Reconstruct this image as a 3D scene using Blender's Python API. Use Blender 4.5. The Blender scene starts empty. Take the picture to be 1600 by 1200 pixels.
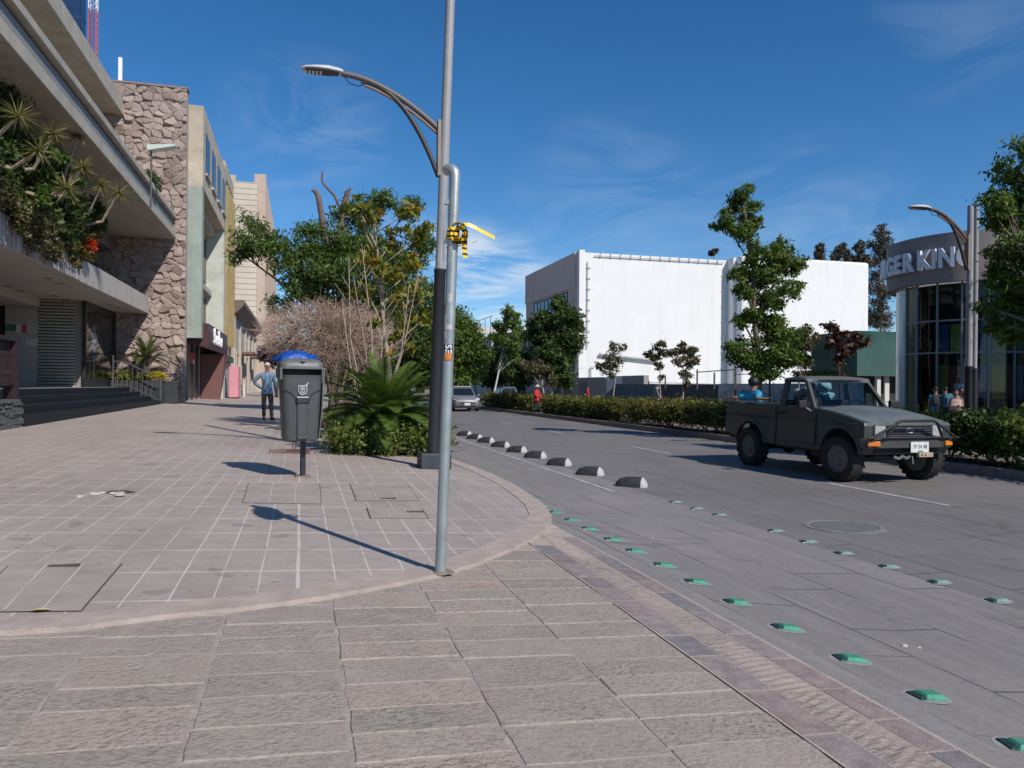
import bpy, bmesh, math, random
import numpy as np
from mathutils import Vector, Matrix, Euler
R = math.radians
random.seed(7)
scene = bpy.context.scene
C = scene.collection

# ------------------------------------------------------------------ camera, sky, sun, exposure
FPX, HZ, YAW, ROLL, CAMZ = 1202.0, 604.0, R(15.35), 0.008, 1.5     # focal length in px of a 1600 px wide frame, horizon row
FWD = Vector((math.sin(YAW), math.cos(YAW), 0)); RGT = Vector((math.cos(YAW), -math.sin(YAW), 0)); UPV = Vector((0, 0, 1))
cam = bpy.data.objects.new('camera', bpy.data.cameras.new('camera')); C.objects.link(cam); scene.camera = cam
cam.data.sensor_width = 36.0; cam.data.lens = FPX / 1600 * 36; cam.data.shift_y = (HZ - 600) / 1600
cam.data.clip_start = 0.05; cam.data.clip_end = 6000
_r = RGT * math.cos(ROLL) + UPV * math.sin(ROLL); _u = UPV * math.cos(ROLL) - RGT * math.sin(ROLL)
cam.matrix_world = Matrix.Translation((0, 0, CAMZ)) @ Matrix((_r, _u, -FWD)).transposed().to_4x4()

SUN_EL, SUN_AZ = R(41), math.atan2(0.454, -0.891)
world = bpy.data.worlds.new('World'); scene.world = world; world.use_nodes = True
nt = world.node_tree; nt.nodes.clear()
W_ = nt.nodes.new
w_out = W_('ShaderNodeOutputWorld'); w_bg = W_('ShaderNodeBackground'); w_bg.inputs[1].default_value = 0.085
sky = W_('ShaderNodeTexSky'); sky.sky_type = 'NISHITA'; sky.sun_disc = False
sky.sun_elevation = SUN_EL; sky.sun_rotation = SUN_AZ; sky.altitude = 1900; sky.air_density = 1.0; sky.dust_density = 0.35; sky.ozone_density = 3.0
tc = W_('ShaderNodeTexCoord')
def wmath(op, a, b=None, c=None):
    n = W_('ShaderNodeMath'); n.operation = op
    for i, x in enumerate((a, b, c)):
        if x is None: continue
        if isinstance(x, (int, float)): n.inputs[i].default_value = x
        else: nt.links.new(x, n.inputs[i])
    return n.outputs[0]
def wdir(px, py):
    a, b = (px - 800) / FPX, -(py - HZ) / FPX
    return (FWD + RGT * a + UPV * b).normalized()
def wspot(px, py, width):          # 1 near that direction of the sky, 0 away from it
    n = W_('ShaderNodeVectorMath'); n.operation = 'DOT_PRODUCT'; nt.links.new(tc.outputs['Generated'], n.inputs[0]); n.inputs[1].default_value = wdir(px, py)
    m = W_('ShaderNodeMapRange'); m.interpolation_type = 'SMOOTHSTEP'; nt.links.new(n.outputs['Value'], m.inputs[0])
    m.inputs[1].default_value = math.cos(R(width)); m.inputs[2].default_value = 1.0; return m.outputs[0]
mp = W_('ShaderNodeMapping'); mp.inputs['Scale'].default_value = (5, 5, 15); mp.inputs['Rotation'].default_value = (0.25, 0.1, 0.5); nt.links.new(tc.outputs['Generated'], mp.inputs[0])
nz = W_('ShaderNodeTexNoise'); nz.inputs['Scale'].default_value = 1.0; nz.inputs['Detail'].default_value = 9; nz.inputs['Roughness'].default_value = 0.62; nz.inputs['Distortion'].default_value = 1.2
nt.links.new(mp.outputs[0], nz.inputs[0])
wisp = W_('ShaderNodeMapRange'); wisp.inputs[1].default_value = 0.45; wisp.inputs[2].default_value = 0.8; nt.links.new(nz.outputs[0], wisp.inputs[0])
spots = [wmath('MULTIPLY', wspot(745, 480, 7), 1.9), wmath('MULTIPLY', wspot(640, 560, 12), 0.8), wmath('MULTIPLY', wspot(950, 345, 9), 0.2), wmath('MULTIPLY', wspot(1260, 385, 9), 0.25),
         wmath('MULTIPLY', wspot(470, 210, 7), 0.22), wmath('MULTIPLY', wspot(1500, 20, 6), 0.15)]
s = spots[0]
for x in spots[1:]: s = wmath('ADD', s, x)
fac = wmath('MULTIPLY', wisp.outputs[0], s); fac = wmath('MINIMUM', fac, 0.8)
mixc = W_('ShaderNodeMix'); mixc.data_type = 'RGBA'
hsv = W_('ShaderNodeHueSaturation'); hsv.inputs['Saturation'].default_value = 1.29; hsv.inputs['Value'].default_value = 1.15
nt.links.new(sky.outputs[0], hsv.inputs['Color'])
nt.links.new(fac, mixc.inputs[0]); nt.links.new(hsv.outputs[0], mixc.inputs[6]); mixc.inputs[7].default_value = (6.6, 7.6, 8.6, 1)
nt.links.new(mixc.outputs[2], w_bg.inputs[0]); nt.links.new(w_bg.outputs[0], w_out.inputs[0])
sun = bpy.data.objects.new('sun', bpy.data.lights.new('sun', 'SUN')); C.objects.link(sun)
sun.data.energy = 3.7; sun.data.angle = R(0.53); sun.data.color = (1.0, 0.94, 0.86)
SUND = Vector((math.sin(SUN_AZ) * math.cos(SUN_EL), math.cos(SUN_AZ) * math.cos(SUN_EL), math.sin(SUN_EL)))
sun.rotation_euler = SUND.to_track_quat('Z', 'Y').to_euler()
scene.view_settings.view_transform = 'Standard'; scene.view_settings.look = 'None'; scene.view_settings.exposure = 0.3; scene.view_settings.gamma = 1.0

# ------------------------------------------------------------------ surveying: a pixel of the photograph -> a place in the street
def ray(px, py):
    a, b = (px - 800) / FPX, -(py - HZ) / FPX
    c, s = math.cos(ROLL), math.sin(ROLL)
    return a * c - b * s, a * s + b * c
def at(px, py, d):                       # point at depth d
    a, b = ray(px, py); p = (FWD + RGT * a + UPV * b) * d
    return Vector((p.x, p.y, p.z + CAMZ))
def walk_z(x, y): return 0.35 - 0.043 * x + 0.005 * y      # the pavement falls towards the road
def on_walk(px, py, dz=0.0):
    a, b = ray(px, py); v = FWD + RGT * a + UPV * b
    t = (0.35 + dz - CAMZ) / (v.z + 0.043 * v.x - 0.005 * v.y)
    return Vector((v.x * t, v.y * t, CAMZ + v.z * t))
def on_level(px, py, z=0.0):
    a, b = ray(px, py); return at(px, py, (z - CAMZ) / b)
def on_x(px, X, py=None):                # where the column px meets the vertical plane x = X
    a, b = ray(px, py if py is not None else HZ); v = FWD + RGT * a + UPV * b; t = X / v.x
    return Vector((X, v.y * t, CAMZ + v.z * t))
def on_y(px, Y, py=None):
    a, b = ray(px, py if py is not None else HZ); v = FWD + RGT * a + UPV * b; t = Y / v.y
    return Vector((v.x * t, Y, CAMZ + v.z * t))

# ------------------------------------------------------------------ helpers
class MB:
    def __init__(s): s.v = []; s.f = []
    def add(s, vs, fs):
        o = len(s.v); s.v += [tuple(p) for p in vs]; s.f += [tuple(i + o for i in f) for f in fs]; return s
    def box(s, c, d, rz=0.0, rot=None):
        M = rot if rot is not None else Matrix.Rotation(rz, 3, 'Z')
        vs = [M @ Vector((sx * d[0] / 2, sy * d[1] / 2, sz * d[2] / 2)) + Vector(c) for sx in (-1, 1) for sy in (-1, 1) for sz in (-1, 1)]
        return s.add(vs, [(0, 1, 3, 2), (4, 6, 7, 5), (0, 4, 5, 1), (2, 3, 7, 6), (0, 2, 6, 4), (1, 5, 7, 3)])
    def box2(s, a, b):
        return s.box([(a[i] + b[i]) / 2 for i in range(3)], [abs(b[i] - a[i]) for i in range(3)])
    def loft(s, rings, c0=True, c1=True):
        n = len(rings[0]); vs = [p for r in rings for p in r]; fs = []
        for i in range(len(rings) - 1):
            for j in range(n):
                k = (j + 1) % n; fs.append((i * n + j, i * n + k, (i + 1) * n + k, (i + 1) * n + j))
        if c0: fs.append(tuple(range(n))[::-1])
        if c1: fs.append(tuple((len(rings) - 1) * n + j for j in range(n)))
        return s.add(vs, fs)
    def prism(s, poly, ax, a, b, wa=None):     # poly in the other two axes, extruded along ax from a to b
        def P(u, v, w): return {'x': (w, u, v), 'y': (u, w, v), 'z': (u, v, w)}[ax]
        r0 = [P(u, v, a if wa is None else wa(u, v) * a) for u, v in poly]; r1 = [P(u, v, b if wa is None else wa(u, v) * b) for u, v in poly]
        return s.loft([r0, r1])
    def tube(s, pts, r, n=8, cap=True):
        pts = [Vector(p) for p in pts]; m = len(pts); rs = r if isinstance(r, (list, tuple)) else [r] * m
        rings = []; up = None
        for i, p in enumerate(pts):
            t = (pts[min(i + 1, m - 1)] - pts[max(i - 1, 0)]).normalized()
            if up is None:
                up = Vector((0, 0, 1)) if abs(t.z) < 0.9 else Vector((1, 0, 0))
            u = (up - t * up.dot(t)).normalized(); w = t.cross(u); up = u
            rings.append([p + (u * math.cos(2 * math.pi * k / n) + w * math.sin(2 * math.pi * k / n)) * rs[i] for k in range(n)])
        return s.loft(rings, cap, cap)
    def ball(s, c, r, nu=12, nv=8):
        rx, ry, rz = (r, r, r) if isinstance(r, (int, float)) else r
        vs = [(c[0], c[1], c[2] - rz)]
        for i in range(1, nv):
            th = -math.pi / 2 + math.pi * i / nv
            for j in range(nu):
                ph = 2 * math.pi * j / nu; vs.append((c[0] + rx * math.cos(th) * math.cos(ph), c[1] + ry * math.cos(th) * math.sin(ph), c[2] + rz * math.sin(th)))
        vs.append((c[0], c[1], c[2] + rz)); fs = []
        for j in range(nu):
            fs.append((0, 1 + (j + 1) % nu, 1 + j)); b = 1 + (nv - 2) * nu; fs.append((len(vs) - 1, b + j, b + (j + 1) % nu))
            for i in range(nv - 2):
                a = 1 + i * nu; fs.append((a + j, a + (j + 1) % nu, a + nu + (j + 1) % nu, a + nu + j))
        return s.add(vs, fs)
    def lathe(s, prof, c, axis='z', n=20, cap=True):      # prof: (radius, along)
        def P(r, h, a):
            x, y = r * math.cos(a), r * math.sin(a)
            return {'z': (c[0] + x, c[1] + y, c[2] + h), 'y': (c[0] + x, c[1] + h, c[2] + y), 'x': (c[0] + h, c[1] + x, c[2] + y)}[axis]
        return s.loft([[P(r, h, 2 * math.pi * k / n) for k in range(n)] for r, h in prof], cap, cap)
    def quad(s, *p): return s.add(p, [tuple(range(len(p)))])
    def slab(s, p4, th):                       # a quad given a thickness along its normal
        p = [Vector(q) for q in p4]; n = (p[1] - p[0]).cross(p[3] - p[0]).normalized() * th
        return s.loft([p, [q + n for q in p]])

WORLDROOT = {}
def link(o, parent=None):
    C.objects.link(o)
    if parent is not None:
        o.parent = parent
        if parent.name in WORLDROOT: o.matrix_parent_inverse = WORLDROOT[parent.name]
    return o
def obj(name, mb, m, parent=None, smooth=False, bev=0.0, seg=2, label=None):
    me = bpy.data.meshes.new(name); me.from_pydata([tuple(p) for p in mb.v], [], mb.f); me.update()
    bm = bmesh.new(); bm.from_mesh(me); bmesh.ops.recalc_face_normals(bm, faces=bm.faces); bm.to_mesh(me); bm.free()
    if m is not None: me.materials.append(m)
    if smooth:
        me.polygons.foreach_set('use_smooth', [True] * len(me.polygons))
        if smooth != 'all': me.set_sharp_from_angle(angle=R(smooth if not isinstance(smooth, bool) else 40))
    o = bpy.data.objects.new(name, me); link(o, parent)
    if bev:
        b = o.modifiers.new('bevel', 'BEVEL'); b.width = bev; b.segments = seg; b.limit_method = 'ANGLE'; b.angle_limit = R(35)
    if label: o['label'] = label
    return o
def tag(o, label, cat, group=None):
    o['label'] = label; o['category'] = cat
    if group: o['group'] = group
    return o
def thing(name, label, cat, loc=(0, 0, 0), rz=0.0, group=None, world=False):
    o = bpy.data.objects.new(name, None); C.objects.link(o); o.empty_display_size = 0.2
    o.location = loc; o.rotation_euler = (0, 0, rz)
    if world: WORLDROOT[o.name] = (Matrix.Translation(loc) @ Matrix.Rotation(rz, 4, 'Z')).inverted()
    return tag(o, label, cat, group)
def struct(name, mb, m, **k):
    o = obj(name, mb, m, **k); o['kind'] = 'structure'; return o
def copy_tree(o, parent=None):
    c = o.copy(); C.objects.link(c)
    if parent is not None: c.parent = parent
    for ch in list(o.children): copy_tree(ch, c)
    return c

# ------------------------------------------------------------------ materials
def base_mat(name):
    m = bpy.data.materials.new(name); m.use_nodes = True; t = m.node_tree; b = t.nodes['Principled BSDF']; return m, t, b
def N(t, kind, **kw):
    n = t.nodes.new('ShaderNode' + kind)
    for k, v in kw.items():
        if k in n.inputs: n.inputs[k].default_value = v
        else: setattr(n, k, v)
    return n
def rgb(c): return (c[0], c[1], c[2], 1.0)
def noise(t, vec, scale, detail=4, rough=0.55, dist=0.0):
    n = N(t, 'TexNoise', Scale=scale, Detail=detail, Roughness=rough, Distortion=dist)
    if vec is not None: t.links.new(vec, n.inputs['Vector'])
    return n.outputs['Fac']
def ramp(t, fac, a, b, lo=0.0, hi=1.0):
    n = N(t, 'MapRange'); n.inputs[1].default_value = a; n.inputs[2].default_value = b; n.inputs[3].default_value = lo; n.inputs[4].default_value = hi
    t.links.new(fac, n.inputs[0]); return n.outputs[0]
def mixrgb(t, fac, a, b, blend='MIX'):
    n = N(t, 'Mix', data_type='RGBA', blend_type=blend)
    for i, x in ((0, fac), (6, a), (7, b)):
        if isinstance(x, (int, float)): n.inputs[i].default_value = x
        elif isinstance(x, tuple): n.inputs[i].default_value = rgb(x)
        else: t.links.new(x, n.inputs[i])
    return n.outputs[2]
def vmap(t, scale=(1, 1, 1), rot=(0, 0, 0), coord='Object'):
    c = N(t, 'TexCoord'); m = N(t, 'Mapping'); m.inputs['Scale'].default_value = scale; m.inputs['Rotation'].default_value = rot
    t.links.new(c.outputs[coord], m.inputs[0]); return m.outputs[0]
def bump(t, b, h, strength=0.4, dist=0.01, prev=None):
    n = N(t, 'Bump', Strength=strength, Distance=dist); t.links.new(h, n.inputs['Height'])
    if prev is not None: t.links.new(prev, n.inputs['Normal'])
    if b is not None: t.links.new(n.outputs[0], b.inputs['Normal'])
    return n.outputs[0]
MATS = {}
def M(name, col, rough=0.75, var=0.14, scale=3.0, bmp=0.0, bscale=60.0, metal=0.0, spec=0.4, col2=None, streak=False, dirt=0.0):
    if name in MATS: return MATS[name]
    m, t, b = base_mat(name); v = vmap(t, (1, 1, 0.15) if streak else (1, 1, 1))
    f = noise(t, v, scale, 6, 0.62)
    lo = tuple(x * (1 - var) for x in col); hi = tuple(min(1, x * (1 + var)) for x in (col2 or col))
    cc = mixrgb(t, ramp(t, f, 0.3, 0.7), lo, hi)
    if dirt:
        sk = ramp(t, noise(t, vmap(t, (2.2, 2.2, 0.16)), 1.0, 6, 0.65), 0.5, 0.72, 0, dirt); pt = ramp(t, noise(t, vmap(t), 0.45, 6, 0.7), 0.52, 0.7, 0, dirt * .8)
        cc = mixrgb(t, sk, cc, tuple(x * .55 for x in col)); cc = mixrgb(t, pt, cc, tuple(x * .68 for x in col))
    t.links.new(cc, b.inputs['Base Color'])
    t.links.new(ramp(t, f, 0.3, 0.7, max(0, rough - 0.07), min(1, rough + 0.07)), b.inputs['Roughness'])
    b.inputs['Metallic'].default_value = metal; b.inputs['Specular IOR Level'].default_value = spec
    if bmp: bump(t, b, noise(t, vmap(t), bscale, 3), bmp, 0.01)
    MATS[name] = m; return m
def leafmat(name, c1, c2, trans=0.35, c3=None, rough=0.5):
    if name in MATS: return MATS[name]
    m, t, b = base_mat(name); g = N(t, 'NewGeometry'); r = g.outputs['Random Per Island']
    col = mixrgb(t, r, c1, c2)
    if c3: col = mixrgb(t, ramp(t, r, 0.86, 0.9), col, c3)
    col = mixrgb(t, ramp(t, noise(t, vmap(t), 1.1, 3), 0.35, 0.65, 0.0, 0.55), col, mixrgb(t, 1.0, col, (0.62, 0.7, 0.6), 'MULTIPLY'))
    t.links.new(col, b.inputs['Base Color']); b.inputs['Roughness'].default_value = rough; b.inputs['Specular IOR Level'].default_value = 0.35
    tr = N(t, 'BsdfTranslucent'); t.links.new(mixrgb(t, 1.0, col, (1.0, 1.0, 0.55), 'MULTIPLY'), tr.inputs[0])
    mx = N(t, 'MixShader'); mx.inputs[0].default_value = trans; t.links.new(b.outputs[0], mx.inputs[1]); t.links.new(tr.outputs[0], mx.inputs[2])
    t.links.new(mx.outputs[0], t.nodes['Material Output'].inputs[0]); MATS[name] = m; return m
def glass(name, tint, rough=0.02, ior=1.45):
    if name in MATS: return MATS[name]
    m, t, b = base_mat(name); tr = N(t, 'BsdfTransparent'); tr.inputs[0].default_value = rgb(tint); gl = N(t, 'BsdfGlossy'); gl.inputs['Roughness'].default_value = rough
    lw = N(t, 'LayerWeight', Blend=0.5); pw = N(t, 'Math', operation='POWER'); t.links.new(lw.outputs['Facing'], pw.inputs[0]); pw.inputs[1].default_value = 5.0; f0 = ((ior - 1) / (ior + 1)) ** 2
    ma = N(t, 'Math', operation='MULTIPLY_ADD'); t.links.new(pw.outputs[0], ma.inputs[0]); ma.inputs[1].default_value = 1 - f0; ma.inputs[2].default_value = f0; mx = N(t, 'MixShader'); t.links.new(ma.outputs[0], mx.inputs[0]); t.links.new(tr.outputs[0], mx.inputs[1]); t.links.new(gl.outputs[0], mx.inputs[2])
    t.links.new(mx.outputs[0], t.nodes['Material Output'].inputs[0]); MATS[name] = m; return m
# ------------------------------------------------------------------ ground
def smooth(a, b, x):
    t = max(0.0, min(1.0, (x - a) / (b - a))); return t * t * (3 - 2 * t)
def lerp1(x, xs, ys): return float(np.interp(x, xs, ys))
def lane_z(x, y):                                   # flush with the crossing at the corner, a kerb lower farther up the street
    t = smooth(9.5, 6.3, y)
    return t * lerp1(x, [2.2, 2.6, 3.4, 4.75], [0.242, 0.165, 0.075, 0.0]) + (1 - t) * lerp1(x, [2.2, 4.75], [0.03, 0.0])

def brick_nodes(t, vec, w, h, mortar, offset=0.5, freq=2, smoothn=0.1, bias=0.0):
    n = N(t, 'TexBrick', offset=offset, offset_frequency=freq, squash=1.0); n.inputs['Scale'].default_value = 1.0
    n.inputs['Mortar Size'].default_value = mortar; n.inputs['Mortar Smooth'].default_value = smoothn; n.inputs['Bias'].default_value = bias
    n.inputs['Brick Width'].default_value = w; n.inputs['Row Height'].default_value = h
    n.inputs['Color1'].default_value = (0, 0, 0, 1); n.inputs['Color2'].default_value = (1, 1, 1, 1); n.inputs['Mortar'].default_value = (0.5, 0.5, 0.5, 1)
    t.links.new(vec, n.inputs['Vector']); return n
def swapxy(t, warp=0.0, wscale=2.0):
    c = N(t, 'TexCoord'); v = c.outputs['Object']
    if warp:
        nn = N(t, 'TexNoise', Scale=wscale, Detail=2); t.links.new(v, nn.inputs['Vector'])
        sc = N(t, 'VectorMath', operation='MULTIPLY_ADD'); t.links.new(nn.outputs['Color'], sc.inputs[0]); sc.inputs[1].default_value = (warp, warp, 0); t.links.new(v, sc.inputs[2]); v = sc.outputs[0]
    s = N(t, 'SeparateXYZ'); t.links.new(v, s.inputs[0]); k = N(t, 'CombineXYZ'); t.links.new(s.outputs[1], k.inputs[0]); t.links.new(s.outputs[0], k.inputs[1]); return k.outputs[0]
def mul(t, a, b, op='MULTIPLY'):
    n = N(t, 'Math', operation=op)
    for i, x in enumerate((a, b)):
        if isinstance(x, (int, float)): n.inputs[i].default_value = x
        else: t.links.new(x, n.inputs[i])
    return n.outputs[0]

# pavement: long smooth cantera tiles in a grid, pale joints
m, t, b = base_mat('pavement_tiles'); v = swapxy(t, 0.012, 1.3)
br = brick_nodes(t, v, 0.605, 0.212, 0.0052, 0.0, 3, 0.25)
br2 = brick_nodes(t, v, 0.605, 0.212, 0.0, 0.0, 3)
o3 = vmap(t)
f1 = noise(t, o3, 0.55, 5); f2 = noise(t, o3, 9, 5, 0.6); f3 = noise(t, o3, 120, 2)
c = mixrgb(t, br2.outputs['Color'], (0.315, 0.266, 0.238), (0.378, 0.314, 0.278))
c = mixrgb(t, ramp(t, f1, 0.35, 0.68), c, (0.41, 0.348, 0.312))
c = mixrgb(t, ramp(t, f2, 0.46, 0.72, 0, 0.6), c, (0.25, 0.217, 0.2))
c = mixrgb(t, ramp(t, f3, 0.4, 0.7, 0, 0.2), c, (0.37, 0.33, 0.31))
brx = brick_nodes(t, v, 0.605, 212.0, 0.0125, 0.0, 2, 0.3); jx = mul(t, brx.outputs['Fac'], ramp(t, noise(t, o3, 2.3, 3), 0.36, 0.52, 0.15, 0.9))
jv = mul(t, mul(t, br.outputs['Fac'], ramp(t, noise(t, o3, 1.7, 3), 0.33, 0.5, 0.25, 1.0)), jx, 'MAXIMUM')
c = mixrgb(t, jv, c, (0.58, 0.52, 0.49))
blot = ramp(t, noise(t, o3, 3.3, 2, 0.4), 0.69, 0.72); c = mixrgb(t, mul(t, blot, 0.35), c, (0.12, 0.11, 0.11)); gum = ramp(t, noise(t, o3, 17, 1, 0.3), 0.735, 0.75, 0, 0.5); c = mixrgb(t, gum, c, (0.11, 0.10, 0.095)); dst = ramp(t, noise(t, vmap(t, (1, .5, 1)), 0.9, 6, 0.7), 0.48, 0.7, 0, 0.5); c = mixrgb(t, dst, c, (0.265, 0.222, 0.198))
t.links.new(c, b.inputs['Base Color']); b.inputs['Roughness'].default_value = 0.62; b.inputs['Specular IOR Level'].default_value = 0.35
h = mul(t, jv, -0.6); h = mul(t, h, mul(t, f2, 0.5), 'ADD'); bump(t, b, h, 0.25, 0.006)
PAVE = m
# kerb stone
KERB = M('kerb_stone', (0.385, 0.318, 0.28), 0.85, 0.16, 7, 0.5, 90)
# rough chiselled crossing slabs
def chisel(name, ca, cb, cc, depth, w=0.262, h=0.55):
    m, t, b = base_mat(name); v = swapxy(t, 0.03, 1.1); o3 = vmap(t)
    br = brick_nodes(t, v, w, h, 0.011, 0.37, 2, 0.6); br2 = brick_nodes(t, v, w, h, 0.0, 0.37, 2); br3 = brick_nodes(t, v, w, h, 0.0, 0.37, 2, bias=-0.35)
    def strokes(rot, sx):
        return noise(t, vmap(t, (3.6, sx, 1), (0, 0, rot)), 4.0, 3, 0.6, 0.35)
    s1, s2 = strokes(R(24), 15), strokes(R(-30), 12)
    st = mixrgb(t, ramp(t, br2.outputs['Color'], 0.42, 0.58), s1, s2)
    pit = noise(t, o3, 34, 4, 0.7); big = noise(t, o3, 1.3, 4); grit = noise(t, o3, 150, 2)
    c = mixrgb(t, br2.outputs['Color'], ca, cb); c = mixrgb(t, ramp(t, big, 0.42, 0.66), c, cc)
    c = mixrgb(t, ramp(t, br3.outputs['Color'], 0.80, 0.86, 0, 0.6), c, (0.46, 0.31, 0.255))
    worn = ramp(t, noise(t, o3, 2.2, 4, 0.6), 0.36, 0.62, 0.25, 1.0)
    hgt = mul(t, mul(t, mul(t, ramp(t, st, 0.32, 0.62), -1.0, 'ADD'), worn), mul(t, ramp(t, pit, 0.3, 0.7), 0.3), 'ADD'); hgt = mul(t, hgt, 1.1, 'ADD')
    c = mixrgb(t, ramp(t, hgt, 1.0, 0.35, 0.0, 0.75), c, (0.165, 0.148, 0.138))
    c = mixrgb(t, ramp(t, grit, 0.45, 0.75, 0, 0.25), c, (0.44, 0.40, 0.375))
    jm = mul(t, br.outputs['Fac'], ramp(t, noise(t, o3, 2.6, 3), 0.38, 0.55, 0.1, 0.9))
    c = mixrgb(t, mul(t, jm, .62), c, (0.42, 0.37, 0.34)); t.links.new(c, b.inputs['Base Color']); b.inputs['Roughness'].default_value = 0.8; b.inputs['Specular IOR Level'].default_value = 0.3
    hh = mixrgb(t, jm, hgt, (0.75, 0.75, 0.75)); n1 = bump(t, None, hh, 0.75, depth); bump(t, b, grit, 0.3, 0.004, n1); return m
RIBBED = chisel('border_stone', (0.31, 0.255, 0.225), (0.36, 0.288, 0.25), (0.31, 0.26, 0.23), 0.006, 0.62, 5.0)
# road: worn grey stone slabs
def lane(name, ca, cb, joint, w, h, jint):
    m, t, b = base_mat(name); v = swapxy(t, 0.03, 0.7); o3 = vmap(t)
    br = brick_nodes(t, v, w, h, 0.010, 0.5, 2, 0.3); br2 = brick_nodes(t, v, w, h, 0.0, 0.5, 2)
    f1 = noise(t, o3, 0.35, 5); f2 = noise(t, vmap(t, (6, 0.7, 1)), 1.0, 5, 0.6); f3 = noise(t, o3, 26, 5, 0.7); f4 = noise(t, o3, 170, 2)
    c = mixrgb(t, ramp(t, f1, 0.32, 0.68), ca, cb); c = mixrgb(t, mul(t, br2.outputs['Color'], 0.28), c, tuple(x * 0.78 for x in ca))
    c = mixrgb(t, ramp(t, f2, 0.45, 0.72, 0, 0.35), c, tuple(x * 1.3 for x in cb)); c = mixrgb(t, ramp(t, f3, 0.45, 0.75, 0, 0.5), c, tuple(x * 0.6 for x in ca))
    c = mixrgb(t, ramp(t, f4, 0.55, 0.8, 0, 0.4), c, tuple(x * 1.7 for x in cb))
    vo = N(t, 'TexVoronoi', feature='DISTANCE_TO_EDGE', Scale=0.42); wn = N(t, 'TexNoise', Scale=3.0, Detail=5); t.links.new(o3, wn.inputs['Vector']); wv_ = N(t, 'VectorMath', operation='MULTIPLY_ADD'); t.links.new(wn.outputs['Color'], wv_.inputs[0]); wv_.inputs[1].default_value = (0.5, 0.5, 0); t.links.new(o3, wv_.inputs[2]); t.links.new(wv_.outputs[0], vo.inputs['Vector'])
    ck = mul(t, ramp(t, vo.outputs['Distance'], 0.012, 0.002), ramp(t, noise(t, o3, 0.5, 3), 0.5, 0.58, 0, 0.35)); c = mixrgb(t, ck, c, joint)
    sc = ramp(t, noise(t, vmap(t, (9, 0.35, 1), (0, 0, R(4))), 1.0, 6, 0.7), 0.62, 0.72, 0, 0.35); c = mixrgb(t, sc, c, tuple(x * 1.55 for x in cb)); dk = ramp(t, noise(t, vmap(t, (1.2, 0.22, 1)), 1.0, 5, 0.65), 0.56, 0.72, 0, 0.45); c = mixrgb(t, dk, c, tuple(x * 0.62 for x in ca))
    ol = ramp(t, noise(t, o3, 1.9, 3, 0.5), 0.7, 0.74, 0, 0.4); c = mixrgb(t, ol, c, tuple(x * 0.55 for x in ca))
    jm = mul(t, br.outputs['Fac'], ramp(t, noise(t, o3, 1.1, 3), 0.4, 0.56, 0.0, jint)); c = mixrgb(t, jm, c, joint)
    t.links.new(c, b.inputs['Base Color']); b.inputs['Roughness'].default_value = 0.72; b.inputs['Specular IOR Level'].default_value = 0.3
    bump(t, b, mul(t, mul(t, f3, 0.9), mul(t, jm, -1.0), 'ADD'), 0.45, 0.008); return m
ROAD = lane('road_slabs', (0.155, 0.146, 0.141), (0.20, 0.188, 0.18), (0.06, 0.057, 0.058), 1.15, 0.74, 0.8)
LANE = lane('cycle_lane_slabs', (0.198, 0.184, 0.176), (0.262, 0.243, 0.231), (0.08, 0.076, 0.075), 0.95, 0.62, 0.9)
SOIL = M('median_soil', (0.20, 0.165, 0.135), 0.95, 0.3, 6, 0.8, 30)
PAINT = M('worn_white_paint', (0.27, 0.265, 0.26), 0.75, 0.15, 5, col2=(0.42, 0.415, 0.405))
FARWALK = M('far_pavement_concrete', (0.30, 0.28, 0.265), 0.8, 0.15, 2, 0.2, 40)
MEDKERB = M('brown_kerb_concrete', (0.20, 0.155, 0.14), 0.85, 0.25, 5, 0.4, 50)

mb = MB(); mb.quad((-3000, -1500, -0.6), (3000, -1500, -0.6), (3000, 4500, -0.6), (-3000, 4500, -0.6)); struct('ground', mb, M('dry_ground', (0.22, 0.19, 0.15), 0.95, 0.2, 0.02))
def sheet(name, xs, ys, zf, mat):
    mb = MB(); nx = len(xs); vs = [(x, y, zf(x, y)) for y in ys for x in xs]
    fs = [(j * nx + i, j * nx + i + 1, (j + 1) * nx + i + 1, (j + 1) * nx + i) for j in range(len(ys) - 1) for i in range(nx - 1)]
    mb.add(vs, fs); return struct(name, mb, mat, smooth='all')
ys = [-16 + 0.5 * i for i in range(70)] + [20, 26, 34, 45, 60, 90, 140, 260]
sheet('cycle_lane', [2.2 + 0.15 * i for i in range(18)], ys, lane_z, LANE)
sheet('road', [4.748 + 0.4 * i for i in range(18)], ys, lambda x, y: 0.0, ROAD)
sheet('far_road', [14.9, 17, 20.4], ys, lambda x, y: 0.0, ROAD)
sheet('side_road', [-60, -30, -12, 1.9], [-18, -10, -5.99], lambda x, y: walk_z(x, y) - 0.05, ROAD)
# kerb line of the pavement corner, from left to the apex and away up the street
kpix = [(0, 988), (120, 980), (250, 963), (370, 951), (500, 934), (600, 915), (690, 897), (745, 880), (800, 858), (838, 838), (856, 822), (862, 806), (852, 790), (832, 775), (805, 758), (772, 742), (745, 731)]
outer = [on_walk(*p) for p in kpix]
outer = [Vector((-34, outer[0].y + 3.2, 0)), Vector((-9, outer[0].y + 0.75, 0))] + outer + [Vector((2.26, 14, 0)), Vector((2.26, 22, 0)), Vector((2.26, 200, 0))]
for p in outer: p.z = walk_z(p.x, p.y)
inner = []
for i, p in enumerate(outer):
    d = (outer[min(i + 1, len(outer) - 1)] - outer[max(i - 1, 0)]); n = Vector((-d.y, d.x, 0)).normalized(); q = p + n * 0.21; q.z = walk_z(q.x, q.y); inner.append(q)
mb = MB(); poly = inner + [Vector((-34, 200, 0))]
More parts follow.
